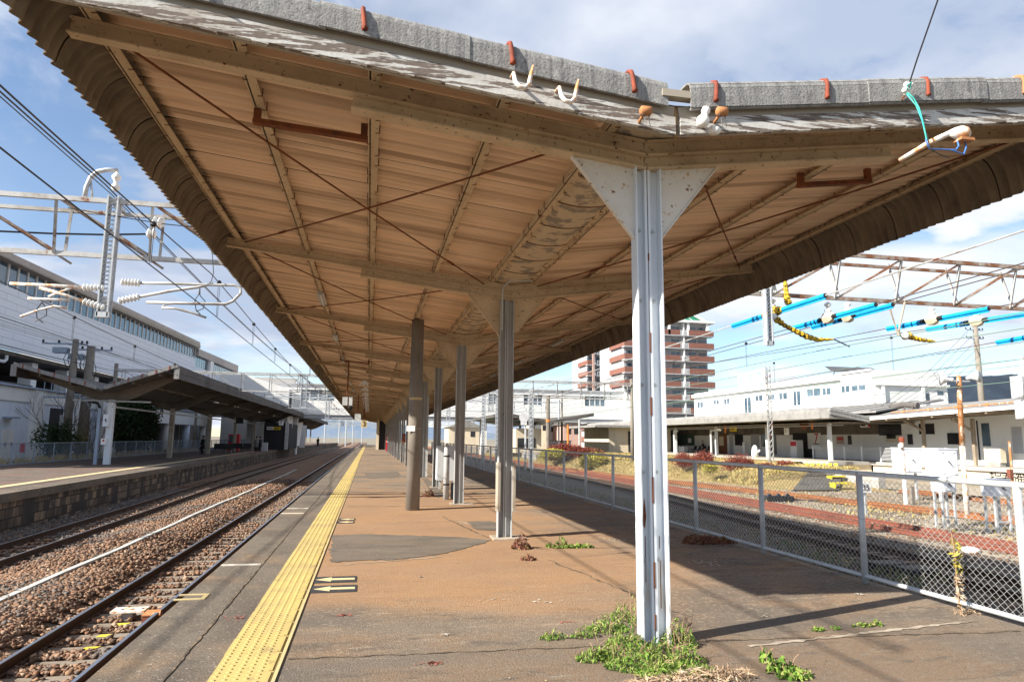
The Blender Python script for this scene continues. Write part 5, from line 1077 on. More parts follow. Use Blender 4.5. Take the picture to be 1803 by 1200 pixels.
# right side: covered wires and contact wires
def tubecover(label, ends, x, z, mid=None, rope=False):
    a = atx(*ends[0], x); b_ = atx(*ends[1], x); ya, yb = max(a.y, b_.y), min(a.y, b_.y); t = T('wire_cover', label, 'wire cover', (x, (ya+yb)/2, z), 'bright blue insulating covers on the wires')
    za, zb_ = (a.z, b_.z) if a.y > b_.y else (b_.z, a.z); P = V((x, ya, za)); Q = V((x, yb, zb_)); n_ = 9
    for w0, w1 in (((0., .42), (.56, 1.)) if mid else ((0., 1.),)):
        m = MB(); m.tube([P.lerp(Q, w0), P.lerp(Q, w1)], .062, 14); m.bar(P.lerp(Q, w0), P.lerp(Q, w1), .03, .05, off=-.075); m.build('sleeve', 'blue_cover', t, smooth=False)
    m = MB(); m.tube([P.lerp(Q, .995), P.lerp(Q, 1.004)], .057, 12); m.build('open_end', 'black', t)
    if mid:
        [MB().tube([P.lerp(Q, f0), P.lerp(Q, f1)], .068, 12).build('collar', 'black', t) for f0, f1 in ((.38, .44), (.545, .60))]
        c = P.lerp(Q, .49); m = MB(); d = (Q-P)*.055
        if rope:
            m.tube([c-d*2, c-d, c, c+d, c+d*2], [.07, .14, .16, .13, .07], 8); m.build('rope_wrap', 'rope', t)
        else:
            m.tube([c-d, c-d*.6, c+d*.5, c+d], [.08, .17, .16, .08], 6); m.bar(c+V((0, 0, -.16)), c+V((0, 0, -.05)), .12, .1); m.build('putty_cap', 'putty', t)
        m = MB(); insul(m, c+V((0, 0, .12)), (c.x, c.y, 5.56), .10, 2); m.build('insulator', 'ceramic', t, smooth=True)
    return t, P, Q
TC = [tubecover('blue cover with yellow rope wrap, leftmost and longest under the right gantry', ((1290, 573), (1453, 520)), 11.07, 5.26, True, True),
      tubecover('blue cover with beige cap, left one of the crossing pair', ((1392, 578), (1542, 536)), 12.84, 5.18, True),
      tubecover('blue cover with beige cap, right one of the crossing pair', ((1430, 575), (1572, 536)), 13.38, 5.23, True),
      tubecover('blue cover with beige cap below the middle of the right gantry', ((1562, 578), (1741, 543)), 16.22, 5.29, True),
      tubecover('blue cover with beige cap near the right picture edge', ((1632, 579), (1830, 548)), 17.75, 5.38, True),
      tubecover('short blue cover end at the far right below the gantry', ((1755, 602), (1850, 585)), 20.4, 4.9, False)]
for i, (t, P, Q) in enumerate(TC):
    d = (Q-P)/(Q-P).length; m = MB(); m.tube([P-d*80+V((0, 0, .6)), P-d*30, P, Q, Q+d*14], .013 if i else .02, 5); centre(tag(m.build('overhead_wire', 'galv_rust' if i == 0 else 'rail_rust'), f'wire running through the blue cover {["with the rope wrap", "of the left crossing pair", "of the right crossing pair", "below the middle of the gantry", "near the right edge", "at the far right end"][i]}', 'wire'))
def rope(label, pts, rr):
    t = T('rope_sleeve', label, 'rope', pts[0]); P = [V(p) for p in pts]; Q = []; R = []
    for i in range(len(P)-1):
        for k in range(5): Q.append(P[i].lerp(P[i+1], k/5)); R.append((rr[i]+(rr[i+1]-rr[i])*k/5)*(1.18 if (len(R) % 2) else .86))
    Q.append(P[-1]); R.append(rr[-1]*.7); m = MB(); m.tube(Q, R, 8); m.build('wrap', 'rope', t); return t
G_ = lambda px, py: at(px, py, GY-.15)
rope('yellow and black rope sleeve hanging straight down from the gantry to the blue cover', [G_(1381, 488), G_(1384, 510), G_(1386, 528), G_(1390, 536)], [.05, .06, .09, .1])
t = rope('long yellow and black rope sleeve swinging down to the right', [G_(1366, 561), G_(1382, 573), G_(1400, 582), G_(1420, 592), G_(1440, 598), G_(1468, 597)], [.10, .06, .07, .08, .06, .03])
m = MB(); insul(m, G_(1355, 552), G_(1366, 561), .11, 1); m.build('insulator', 'ceramic', t, smooth=True); m = MB(); m.tube([G_(1468, 597), G_(1496, 610)], .02, 5); m.build('tail', 'dark_wire', t)
t = rope('short yellow and black rope sleeve on the pale hanging frame', [G_(1598, 590), G_(1606, 594), G_(1622, 598), G_(1646, 601)], [.11, .07, .06, .04])
m = MB(); insul(m, G_(1586, 590), G_(1600, 592), .12, 1); m.build('insulator', 'ceramic', t, smooth=True)
m = MB(); m.tube([G_(1566, 540), G_(1581, 588), G_(1594, 528)], .035, 6); m.tube([G_(1581, 580), G_(1583, 590)], .05, 6); m.build('hanger_frame', 'trim_paint', t)
for i, (x, z, mt) in enumerate(((13.0, 4.25, 'green_wire'), (13.9, 4.1, 'green_wire'), (17.2, 4.3, 'green_wire'), (17.6, 3.9, 'green_wire'), (21.4, 4.4, 'green_wire'), (21.6, 3.7, 'green_wire'), (24.5, 4.6, 'green_wire'))):
    wire(f'green tinged overhead wire on the right, {["first", "second", "third", "fourth", "fifth", "sixth", "last"][i]} from the platform', x, z, .011, 6, 200, .12, 44, mt)
droppers('thin droppers between the wires right of the canopy', 13.1, 4.2, 5.15, .3, 22, 80, 6); droppers('thin droppers between the outer wires on the right', 17.4, 4.0, 5.2, .3, 20, 80, 7)
# ---------------------------------------------------------------- bank, ramp and shrubs
m = MB(); foot = [(24.6, 33.5), (24.0, 45.5), (22.6, 50), (20.8, 62), (19.5, 85), (19, 125)]; n_ = 5
rows = []
for i, (x, y) in enumerate(foot):
    rows.append([(x, y, -1.42), (x+.9, y, -1.1), (x+2.2, y+.5, -.62), (x+3.4, y+1, -.4), (x+6, y+1.5, -.3), (46 if y > 51 else 31.5, y+1.5, -.3)])
rows[0] = [(p_[0]+.4, 37.0, -1.43) for j, p_ in enumerate(rows[1])]
for r0, r1 in zip(rows, rows[1:]):
    for i in range(5): m.quad(r0[i], r0[i+1], r1[i+1], r1[i])
S(m.build('grassy_bank', 'bank_grass', smooth=True))
t = T('concrete_ramp', 'dark concrete ramp end with yellow and black striped top at the end of the bank', 'ramp', (27, 40, -1.4))
a, b_, c, d = gz(1398, 862, -1.30), gz(1478, 862, -1.30), at(1484, 817, 46.5), at(1436, 818, 46.5)
m = MB(); m.box(31.4, 31.9, 38, 58, -1.45, -.28); m.build('retaining_wall', 'concrete', t)
m = MB(); m.prism([a, b_, c, d], (0, 1.6, -.5)); m.build('slope', 'slope_dark', t)
m = MB(); c2, d2 = at(1480, 826, 45.5), at(1418, 826, 45.5)
for i in range(6): p = d2.lerp(c2, i/6); q_ = d2.lerp(c2, (i+.5)/6); m.prism([p, q_, q_+V((.4, .5, .42)), p+V((.4, .5, .42))], (0, .1, .02))
m.build('hazard_stripe', 'yellow_paint', t)
for i in range(3): p = at(1465+i*7, 826+i*12, 44-3*i); MB().cbox(p, 1.1, .5, .07).cbox(p+V((-.5, 0, -.25)), .07, .5, .45).build('step_edge', 'yellow_paint', t)
m = MB(); p = at(1482, 845, 41); m.box(p.x, p.x+2.0, 41, 46, -1.4, -.35); m.build('stone_block', 'concrete', t)
for i, (px, py, Y, R, lb, mt) in enumerate(((1203, 810, 50, (1.15, 1.1, 1.15), 'dark red clipped shrub nearest behind the white column', 'leaf_red'), (1240, 806, 51, (1.15, 1.1, 1.2), 'dark red clipped shrub touching the one behind the white column', 'leaf_red'), (1301, 814, 47, (1.65, 1.3, 1.35), 'widest dark red clipped shrub on the bank', 'leaf_red'),
        (1350, 822, 45, (.6, .6, .7), 'small red shrub between the widest shrub and the ramp', 'leaf_red'), (1382, 819, 46, (.75, .7, .85), 'round red shrub beside the striped ramp', 'leaf_red'), (1003, 795, 76, (3.4, 2.4, 1.7), 'large dark red shrub left of the white column', 'leaf_red'), (1035, 798, 78, (2.4, 2.2, 1.4), 'brownish red shrub beside the large one left of the white column', 'weed_red'),
        (972, 799, 74, (1.6, 1.6, 1.2), 'yellow green shrub at the left end of the bank', 'leaf_yellow'), (1047, 811, 64, (1.9, 1.5, 1.5), 'round olive green shrub low on the bank', 'leaf_yellow'), (1250, 822, 45.5, (.7, .6, .7), 'small yellow shrub between the red shrubs', 'leaf_yellow'))):
    c = at(px, py, Y); shrub(lb, (c.x, Y, c.z-R[2]*.62), (R[0]*.95, R[1]*.95, R[2]*.78), mt, int(5200*R[0]*R[1]*.5)+1800, .075 if Y < 60 else .13, 40+i, group=None, nb=34)
m = MB(); rr = random.Random(77); wt = None
for i in range(60):
    c = gz(rr.uniform(1050, 1215), rr.uniform(1105, 1185)); h_ = rr.uniform(.05, .22); m.tube([c, c+V((rr.gauss(0, .02), rr.gauss(0, .02), h_*.6)), c+V((rr.gauss(0, .06), rr.gauss(0, .05), h_))], [.0025, .002, .001], 3)
tag(m.build('grass_blades', 'dry'), 'thin dry grass blades among the green weeds at the nearest column', None, kind='stuff')
P = scatter(26000, 20, 33, 41.5, 100, 1.5); ok = (P[:, 0] > np.interp(P[:, 1], [f[1] for f in foot], [f[0] for f in foot])+.2); P = P[ok]
zf = np.interp(P[:, 0]-np.interp(P[:, 1], [f[1] for f in foot], [f[0] for f in foot]), [0, .9, 2.2, 3.4, 6], [-1.4, -1.1, -.62, -.4, -.3])
v, f, r = leaves(np.column_stack([P, zf+.05+.12*rng.random(len(P))]), .26, 2.4, asp=.2); tag(npmesh('bank_grass', v, f, 'dry_grass', rnd=r), 'dry yellow grass on the bank beyond the sidings', None, kind='stuff')
P = scatter(9000, 6.2, 12, 12.5, 60, 1.4); P = np.column_stack([P, -1.36+.22*rng.random(len(P))**1.5]); P = P[(np.sin(P[:, 0]*1.7)+np.sin(P[:, 1]*.55)+rng.random(len(P))*1.6) > .7]
v, f, r = leaves(P, .2, 2.2, asp=.18); tag(npmesh('track_weeds', v, f, 'mixed_grass', rnd=r), 'low weeds growing beside the fence and the dark track', None, kind='stuff')
P = scatter(2600, 18.8, 24, 17, 40, 1.2); P = np.column_stack([P, -1.38+.16*rng.random(len(P))**1.5]); P = P[(np.sin(P[:, 0]*2.1)+np.sin(P[:, 1]*.8)+rng.random(len(P))*1.6) > 1.0]
v, f, r = leaves(P, .2, 2., asp=.2); tag(npmesh('track_weeds', v, f, 'dry_grass', rnd=r), 'dry weeds between the rusty sidings', None, kind='stuff')
# ---------------------------------------------------------------- station platform, buildings on the right
m = MB(); m.box(40.5, 70, 55, 125, -.45, -.15); m.box(44.8, 70, 24, 54.99, -.45, -.15); S(m.build('station_platform', 'concrete'))
m = MB(); m.box(40.7, 45, 55.2, 125, -1.45, -.45); m.box(45, 46, 24, 55, -1.45, -.45); S(m.build('station_platform_wall', 'cream_wall'))
m = MB(); m.box(41.1, 41.5, 55, 125, -.149, -.135); S(m.build('warning_line', 'tactile'))
wtx = T('wall_slogan', 'black safety slogan characters painted on the pale platform wall', 'lettering', (44.9, 41.5, -.9))
for ch_, px in (('指', 1753), ('差', 1773), ('確', 1792), ('認', 1812)): c = atx(px, 842, 44.97); text(ch_, 1.05, (44.98, c.y, -.92), (0, -1, 0), (0, 0, 1), 'black', wtx, 'character', .01)
WX = 48.
st = T('station_hall', 'white station wall with doors, notice boards and signs under the platform awnings', 'building', (WX, 70, -.15))
def wrect(nm, mat, x0, y0, x1, y1, dx=.04, parent=None, X=WX):
    a = atx(x0, y0, X); b_ = atx(x1, y1, X); m = MB(); m.box(X-dx, X+.02, min(a.y, b_.y), max(a.y, b_.y), max(-.149, min(a.z, b_.z)), max(a.z, b_.z)); return m.build(nm, mat, parent or st)
m = MB(); m.box(WX, WX+6, 38, 112, -.16, 4.2); m.build('wall', 'white_wall', st)
for nm, mt, x0, y0, x1, y1 in (('notice_board', 'board_green', 1193, 764, 1223, 784), ('notice', 'sign_white', 1212, 771, 1218, 779), ('door', 'brown_door', 1262, 765, 1281, 800), ('door_panel', 'cream_wall', 1267, 768, 1275, 784), ('door', 'grey_wall', 1284, 764, 1292, 800), ('window', 'glass_dark', 1294, 764, 1309, 784), ('door', 'grey_wall', 1322, 764, 1338, 802), ('window', 'glass', 1340, 764, 1352, 786), ('window', 'glass_dark', 1353, 764, 1368, 800),
        ('white_board', 'sign_white', 1370, 768, 1394, 786), ('dark_opening', 'recess_shade', 1396, 762, 1436, 806), ('poster', 'pink_wall', 1473, 767, 1486, 781), ('poster_mark', 'vend_red', 1475, 770, 1485, 774), ('window', 'glass_dark', 1493, 766, 1500, 782), ('window', 'glass_dark', 1547, 746, 1588, 766), ('meter_board', 'cream_wall', 1560, 765, 1584, 778), ('door', 'recess_shade', 1598, 764, 1608, 782), ('window', 'glass_dark', 1618, 746, 1646, 764), ('window', 'glass_dark', 1668, 762, 1692, 782), ('window', 'glass', 1728, 745, 1745, 785), ('dark_gap', 'recess_shade', 1719, 740, 1727, 810), ('wall_panel', 'grey_wall', 1781, 752, 1803, 798)):
    wrect(nm, mt, x0, y0, x1, y1, .05 if nm not in ('notice', 'door_panel', 'poster_mark') else .08)
m = MB()
for px, py in ((1563, 769), (1567, 769), (1571, 769), (1575, 769)): a = atx(px, py, WX-.09); m.cbox(a, .08, .2, .3)
m.build('meter', 'black', st)
wb = MB(); wb.box(WX-.03, WX-.001, 56, 112, 2.35, 4.2); wb.build('shade_panel', 'under_dark', st)  # dark sheet added so the wall under the canopy reads as shaded
wb = MB(); wb.box(40.2, WX-.05, 53, 124, 3.30, 3.34); wb.build('dark_ceiling', 'under_dark', st)  # dark board added to darken the space under the canopy
t = T('shop_sign', 'white square shop sign with a big red and orange numeral seven', 'sign', atx(1437, 785, WX-.1)); wrect('board', 'sign_white', 1423, 762, 1447, 790, .12, t); a = atx(1437, 772, WX-.14); text('7', 1.5, a, (0, -1, 0), (0, 0, 1), 'vend_red', t, 'numeral', .01); m = MB(); a = atx(1437, 781, WX-.16); m.cbox(a, .03, 1.0, .1); m.build('green_bar', 'board_green', t)
t = T('wall_sign', 'small white direction sign with red mark above the shop wall', 'sign', atx(1525, 750, WX-.3)); wrect('board', 'sign_white', 1516, 745, 1532, 752, .1, t); wrect('mark', 'vend_red', 1530, 746, 1533, 751, .14, t); wrect('sign_text', 'black', 1518, 747.5, 1525, 749.5, .14, t)
# canopy with rounded grey fascia (long side) and butterfly end
FX1 = 39.
ca = T('station_canopy', 'station platform canopy with rounded grey fascia and butterfly end', 'canopy', (43, 80, -.15)); zt_, zb_ = 4.42, 3.62
m = MB(); pr = [(FX1+.25, zt_+.12), (FX1+.06, zt_), (FX1, zt_-.25), (FX1, zb_)]
for (xa, a), (xb, b2) in zip(pr[:-1], pr[1:]): m.prism([(xa, 52.6, a), (xa, 125, a), (xb, 125, b2), (xb, 52.6, b2)], (.05, 0, -.01))
m.build('fascia', 'roof_grey', ca)
vx = atx(1466, 740, 43).x; m = MB(); m.prism([(FX1+.06, 52.6, zt_), (42.9, 52.6, 3.75), (42.9, 52.6, 3.45), (FX1+.06, 52.6, zb_)], (0, 72, 0)); m.prism([(42.95, 52.6, 3.75), (47.9, 52.6, 4.6), (47.9, 52.6, 4.4), (42.95, 52.6, 3.5)], (0, 72, 0)); m.build('roof', 'roof_grey', ca)
m = MB(); m.bar((FX1+.02, 52.5, zt_-.05), (42.9, 52.5, 3.68), .12, .22); m.bar((FX1+.02, 52.52, zt_-.33), (42.9, 52.52, 3.42), .1, .26); m.build('verge', 'cement_cap', ca)
for px in (1190, 1262, 1352, 1462):
    a = gz(px, 805, -.15) if px != 1462 else V((41.9, 54.5, -.15)); y = atx(px, 790, 41.9).y; m = MB(); m.box(41.75, 42.05, y-.14, y+.14, -.15, 3.5); m.build('column', 'column_paint', ca); m = MB(); m.bar((FX1+.2, y, 3.7), (42, y, 3.3), .12, .2); m.bar((42, y, 3.3), (47.8, y, 3.9), .12, .2); m.build('beam', 'under_beige', ca)
m = MB(); m.tube([(40.6, 53, 3.05), (40.6, 110, 3.05)], .04, 6); m.build('cable_rail', 'conduit', ca)
# pitched roof behind, second awning
ro = T('pitched_roof', 'grey slate roof rising behind the station canopy', 'roof', (50, 70, 4)); a = atx(1330, 728, 44); m = MB(); m.prism([(44, 53, 4.35), (44, 100, 4.35), (56, 100, 5.9), (56, 58, 5.9)], (0, 0, -.15)); m.build('slates', 'roof_grey', ro); m = MB()
for i in range(9): m.bar((44.2, 54+i*3, 4.44), (55.9, 58.2+i*3, 5.96), .06, .05)
m.build('batten', 'roof_dark', ro)
aw = T('station_awning', 'wide station awning with pale edge and dark ribbed underside at the right', 'canopy', (44, 45, -.15)); p0, p1 = atx(1492, 738, 43), atx(1850, 709, 43)
m = MB(); m.prism([p0, p1, V((WX+3, p1.y, p1.z+1.2)), V((WX+3, p0.y, p0.z+1.4))], (0, 0, -.12)); m.build('roof', 'roof_grey', aw)
m = MB(); m.prism([p0+V((-.03, 0, .04)), p1+V((-.03, 0, .04)), p1+V((-.03, 0, -.22)), p0+V((-.03, 0, -.22))], (-.08, 0, 0)); m.build('edge_board', 'white_wall', aw)
m = MB()
for i in range(9): p = p0.lerp(p1, i/8.); m.bar(p+V((0, 0, -.28)), V((WX-.06, p.y, p.z-.1)), .14, .2)
for i in range(4): m.bar(p0+V((1+i*1.2, 0, -.16)), p1+V((1+i*1.2, 0, -.16)), .1, .1)
m.build('beam', 'under_beige', aw)
for px in (1628, 1716): y = atx(px, 790, 46.3).y; m = MB(); m.box(46.2, 46.42, y-.12, y+.12, -.15, 3.5); m.bar((46.3, y, 2.6), (44.4, y, 3.4), .12, .12); m.bar((46.3, y+.2, 2.6), (46.3, y+1.6, 3.5), .12, .12); m.build('column', 'under_beige', aw)
m = MB(); q0, q1 = atx(1570, 726, 45), atx(1830, 704, 45); m.tube([q0, q1], .06, 6); 
for i in range(5): p = q0.lerp(q1, (i+.5)/5); m.cbox(p, .1, .3, .2)
tag(centre(m.build('roof_pipe', 'orange_rust')), 'rusty orange pipe laid on the awning roof at the right', 'pipe')
c = atx(1597, 722, 48); m = MB(); m.tube([c+V((-.4, 1.5, .3)), c+V((-.2, 0, .5)), c+V((0, -1.3, .35))], .28, 10)
for i in range(4): m.bar(c+V((-.6, 1.6-i*.9, -.5)), c+V((-.3, 1.6-i*.9, .5)), .08, .08)
tag(centre(m.build('roof_machine', 'roof_dark')), 'dark machinery clutter on the slate roof', 'machine')
# platform fence, bits
fw = T('white_fence', 'white slatted railing along the station platform edge', 'fence', (45.2, 50, -.15)); ya, yb = atx(1432, 800, 45.2).y, atx(1666, 800, 45.2).y
for z in np.arange(.15, 1.25, .12): m = MB(); m.tube([(45.2, ya, z-.15), (45.2, yb, z-.15)], .018, 5); m.build('rail', 'frame_white', fw)
for i in range(8): y = ya+(yb-ya)*i/7; m = MB(); m.box(45.15, 45.25, y-.06, y+.06, -.15, 1.2); m.build('post', 'frame_white', fw)
def hang(label, px, py, Y, w_, h_, mat, txt=None, tm='black', X=42.2):
    c = atx(px, py, X); t = T('hanging_sign', label, 'sign', c); m = MB(); m.box(c.x-.08, c.x+.08, c.y-w_/2, c.y+w_/2, c.z-h_/2, c.z+h_/2); m.build('board', mat, t)
    if txt: text(txt, h_*.8, (c.x-.1, c.y, c.z), (0, -1, 0), (0, 0, 1), tm, t)
    m = MB(); m.tube([c+V((0, 0, h_/2)), (c.x, c.y, 3.75)], .03, 5); m.build('rod', 'frame_dark', t)
hang('white square hanging board with the number 1 under the station canopy', 1385, 759, 0, .62, .7, 'sign_white', '1'); hang('yellow hanging exit board under the station canopy', 1291, 755, 0, 1.3, .55, 'sign_yellow', '出口')
for i, (px, y0, y1) in enumerate(((1277, 745, 762), (1359, 741, 756), (1430, 735, 755))): a, b2 = atx(px, y0, 41), atx(px, y1, 41); m = MB(); m.tube([a, b2], .09, 8); tag(centre(m.build('orange_rod', 'orange')), f'orange hanging rod under the station canopy, {["left", "middle", "right"][i]} one', 'rod')
c = atx(1416, 747, 41); m = MB(); m.lathe(c+V((.1, 0, 0)), (-1, -.4, 0), [(0, .1), (.1, .45), (.16, .48), (.2, .2)], 14); m.bar(c, c+V((0, 0, .9)), .06, .06); tag(centre(m.build('hanging_fan', 'rusty_steel')), 'round rusty hanging fan at the end of the station canopy', 'fan')
c = atx(1267, 752, 40.6); m = MB(); m.lathe(c, (-.4, -.3, -.9), [(0, .08), (.15, .12), (.3, .28), (.34, .27)], 12); m.bar(c, c+V((0, 0, .5)), .05, .05); tag(centre(m.build('loudspeaker', 'frame_white')), 'white horn loudspeaker under the station canopy', 'loudspeaker')
for i, px in enumerate((1187, 1252)): y = atx(px, 790, 40.9).y; m = MB(); m.box(40.85, 41, y-.08, y+.08, -.15, 2.9); m.box(40.85, 41, y-1.2, y-.081, 2.75, 2.9); tag(centre(m.build('angled_post', 'frame_white')), f'white angled frame post at the station platform edge, {"left" if i == 0 else "right"} one', 'post')
for i in range(4):
    y = atx(1221+i*8, 790, 46.6).y; t = T('seat', f'black waiting room seat by the notice board, {["first", "second", "third", "fourth"][i]} from the left', 'seat', (46.6, y, -.15), 'black seats by the notice board'); m = MB(); m.box(46.3, 46.8, y-.32, y+.32, .28, .36); m.build('seat', 'seat_black', t); m = MB(); m.prism([(46.8, y-.32, .36), (46.9, y-.32, .36), (47.05, y-.32, .85), (46.95, y-.32, .85)], (0, .64, 0)); m.build('backrest', 'seat_black', t); m = MB(); m.box(46.5, 46.6, y-.05, y+.05, -.15, .28); m.build('leg', 'frame_dark', t)
y = atx(1239, 790, 45.6).y; person('person in a dark jacket standing by the black seats of the station platform', (45.6, y, -.15), 1.6, 'coat_black', 'trouser', bend=.12)
y = atx(1203, 790, 45).y; m = MB(); [m.box(44.7, 45.3, y-.9+i*.65, y-.35+i*.65, -.15, .75) for i in range(3)]; tag(centre(m.build('recycling_bins', 'cabinet_grey')), 'grey recycling bins below the green notice board', 'bin')
y = atx(1312, 790, 46.5).y; m = MB(); m.box(46.3, 46.7, y-.25, y+.25, -.15, 1.45); m.box(46.26, 46.3, y-.12, y+.12, .9, 1.3); tag(centre(m.build('ticket_post', 'sign_white')), 'white ticket collection post by the station doors', 'post')
y = atx(1400, 790, 46.5).y; t = T('drink_machine', 'white and red drink machine in the station passage', 'vending machine', (46.6, y, -.15)); m = MB(); m.box(46.3, 47.1, y-.6, y+.6, -.15, 1.75); m.build('body', 'sign_white', t); m = MB(); m.box(46.26, 46.299, y-.5, y+.5, 1.1, 1.6); m.build('display', 'vend_red', t)
c = gz(1393, 812, -.15); t = T('white_marker', 'white rounded post with a small beak like arm on the platform edge', 'post', (41.4, 55.6, -.15)); y = atx(1392, 800, 41.4).y
m = MB(); m.tube([(41.4, y, -.15), (41.4, y, .5), (41.4, y-.02, .9), (41.4, y, 1.15)], [.42, .36, .3, .12], 12); m.tube([(41.4, y-.2, .45), (41.4, y-.8, .5), (41.4, y-.95, .65)], [.12, .12, .1], 8); m.build('body', 'frame_white', t, smooth=True); t.location = (41.4, y, -.15)
# upper white building
ub = T('station_office', 'white two storey station office building behind the slate roof', 'building', (56, 70, -.15)); UX = 56.; y0, y1 = atx(1535, 655, UX).y, atx(1222, 693, UX).y; zt_ = 9.8; xe_ = at(1666, 660, y0).x
m = MB(); m.box(UX, xe_, y0, y1, -.2, zt_); m.build('wall', 'white_wall', ub); m = MB(); ym = atx(1480, 655, UX).y; m.box(UX-.5, UX-.01, ym, y1, zt_-.75, zt_-.25); m.box(UX-.25, UX-.01, y0, ym-.1, zt_-.1, zt_+.12); m.build('eave', 'white_wall', ub)
m = MB(); m.box(UX+.2, xe_+.1, y0-.3, y0-.003, zt_-1.75, zt_-1.5); [m.box(x-.2, x+.2, y0-.25, y0-.003, 3, zt_-1.76) for x in (UX+1.2, UX+6.5)]; m.build('facade_trim', 'white_wall', ub)
for x0, ya_, x1, yb_ in ((1228, 708, 1238, 717), (1257, 704, 1266, 711), (1275, 702, 1285, 711), (1311, 700, 1323, 730), (1330, 697, 1343, 705), (1353, 695, 1364, 703), (1372, 692, 1386, 702), (1397, 689, 1410, 713), (1421, 685, 1445, 696), (1448, 684, 1463, 694), (1482, 680, 1496, 690), (1500, 679, 1524, 686)):
    a = atx(x0, ya_, UX); b2 = atx(x1, yb_, UX); m = MB(); m.box(UX-.03, UX+.05, min(a.y, b2.y), max(a.y, b2.y), min(a.z, b2.z), max(a.z, b2.z)); wd = m.build('window', 'glass', ub)
    yc_ = (a.y+b2.y)/2; m = MB(); m.box(UX-.06, UX-.031, yc_-.06, yc_+.06, min(a.z, b2.z), max(a.z, b2.z)); m.box(UX-.12, UX-.031, min(a.y, b2.y)-.1, max(a.y, b2.y)+.1, min(a.z, b2.z)-.12, min(a.z, b2.z)-.002); m.build('frame', 'frame_white', wd)
for x0, ya_, x1, yb_ in ((1626, 692, 1637, 710), (1650, 688, 1661, 695)):
    a = at(x0, ya_, y0); b2 = at(x1, yb_, y0); m = MB(); m.box(a.x, b2.x, y0-.03, y0+.05, b2.z, a.z); m.build('window', 'glass', ub)
for i, (px, py) in enumerate(((1307, 672), (1323, 668), (1338, 664))):
    c = atx(px, py, 57.5); m = MB(); m.box(c.x-.1, c.x+.15, c.y-1.1, c.y+1.1, c.z-.9, c.z+1.2); m.bar(c+V((.2, 0, .8)), (c.x+1.2, c.y, zt_), .1, .1); m.box(c.x-.05, c.x+.05, c.y-.9, c.y-.7, zt_-.05, c.z-.9)
    m2 = tag(m.build('roof_letter_panel', 'frame_white'), f'white letter panel on the office roof, {["left", "middle", "right"][i]} of three', 'sign', 'letter panels on the roof'); m = MB(); m.box(c.x-.14, c.x-.101, c.y-.7, c.y+.6, c.z-.5, c.z+.8); m.build('blue_letter', 'fade_blue', m2)
c = at(1475, 652, 66); m = MB(); [m.bar((57+i*1.4, y0+8, zt_), (57.4+i*1.4, y0+8, zt_+1.1), .08, .08) for i in range(5)]; m.prism([(56.6, y0+7.6, zt_+.5), (63.4, y0+7.6, zt_+.5), (63.4, y0+9, zt_+1.3), (56.6, y0+9, zt_+1.3)], (0, 0, .05)); tag(centre(m.build('solar_rack', 'frame_dark')), 'dark tilted solar panel rack on the office roof', 'solar panel')
# apartment towers
def tower(label, px0, px1, ytop, Y, fl, depth, crown, skew=0.):
    a, b2 = at(px0, 760, Y), at(px1, 760, Y); x0, x1 = a.x, b2.x; zt_ = at(px1, ytop, Y).z; t = T('apartment_tower', label, 'apartment building', ((x0+x1)/2, Y, -1.4)); W = x1-x0
    m = MB(); m.box(x0+.3, x1-.6, Y, Y+depth, -1.4, zt_); m.build('wall', 'grey_wall', t); z = zt_-fl
    while z > -1.:
        m = MB(); m.box(x0-.2, x1+.2, Y-1.7, Y-.002, z-.22, z); m.build('slab', 'grey_wall', t)
        for bs in (((x0-.2, x0+W*.10, Y-1.7, Y-1.55), (x0-.2, x0-.05, Y-1.551, Y+depth*.5)), ((x0+W*.33, x0+W*.62, Y-1.7, Y-1.55),), ((x0+W*.72, x1+.2, Y-1.75, Y-1.6), (x1+.05, x1+.2, Y-1.601, Y-.1))):
            m = MB(); [m.box(*q_, z+.002, z+1.17) for q_ in bs]; m.build('balcony', 'red_brick', t)
        m = MB(); 
        for xa, xb in ((.10, .33), (.62, .72)):
            m.box(x0+W*xa, x0+W*xb, Y-1.68, Y-1.62, z+1.0, z+1.08)
            for i in range(7): x = x0+W*(xa+(xb-xa)*(i+.5)/7); m.box(x-.05, x+.05, Y-1.67, Y-1.63, z, z+1.0)
        m.build('railing', 'frame_white', t)
        for f_ in (.08, .26, .44, .60, .80, .91): m = MB(); m.box(x0+W*f_-.9, x0+W*f_+.9, Y-.06, Y+.05, z+.15, z+2.1); m.build('window', 'glass', t)
        m = MB(); [m.box(x0+W*f_-.12, x0+W*f_+.12, Y-1.5, Y-.061, z, z+fl-.22) for f_ in (.34, .67)]; m.build('fin_wall', 'white_wall', t)
        z -= fl
    if crown:
        m = MB(); m.box(x0-.4, x1+.5, Y-2, Y+depth, zt_+.002, zt_+.5); [m.box(x0+W*f_-.25, x0+W*f_+.25, Y-1.7, Y-1.3, zt_-fl, zt_) for f_ in (.03, .25, .5, .72, .94)]; m.build('cornice', 'white_wall', t)
        m = MB(); xm = x0+W*.62; m.prism([(xm-6, Y-1, zt_+.5), (xm+6, Y-1, zt_+.5), (xm, Y-1, zt_+3.2)], (0, depth*.8, 0)); m.build('glass_gable', 'green_roof', t); m = MB(); m.bar((xm+6.6, Y-1.2, zt_+.4), (xm, Y-1.2, zt_+3.6), .5, .4); m.bar((xm-6.6, Y-1.2, zt_+.4), (xm, Y-1.2, zt_+3.6), .5, .4); [m.bar((xm+s*5, Y-1.1, zt_+.5), (xm, Y-1.1, zt_+3), .15, .1) for s in (-.7, -.35, 0, .35, .7)]; m.build('gable_frame', 'white_wall', t)
    m = MB(); m.box(x0+W*.10-.3, x0+W*.10+.3, Y-1.9, Y-1.5, -1.4, zt_-fl); m.build('pink_pier', 'pink_wall', t)
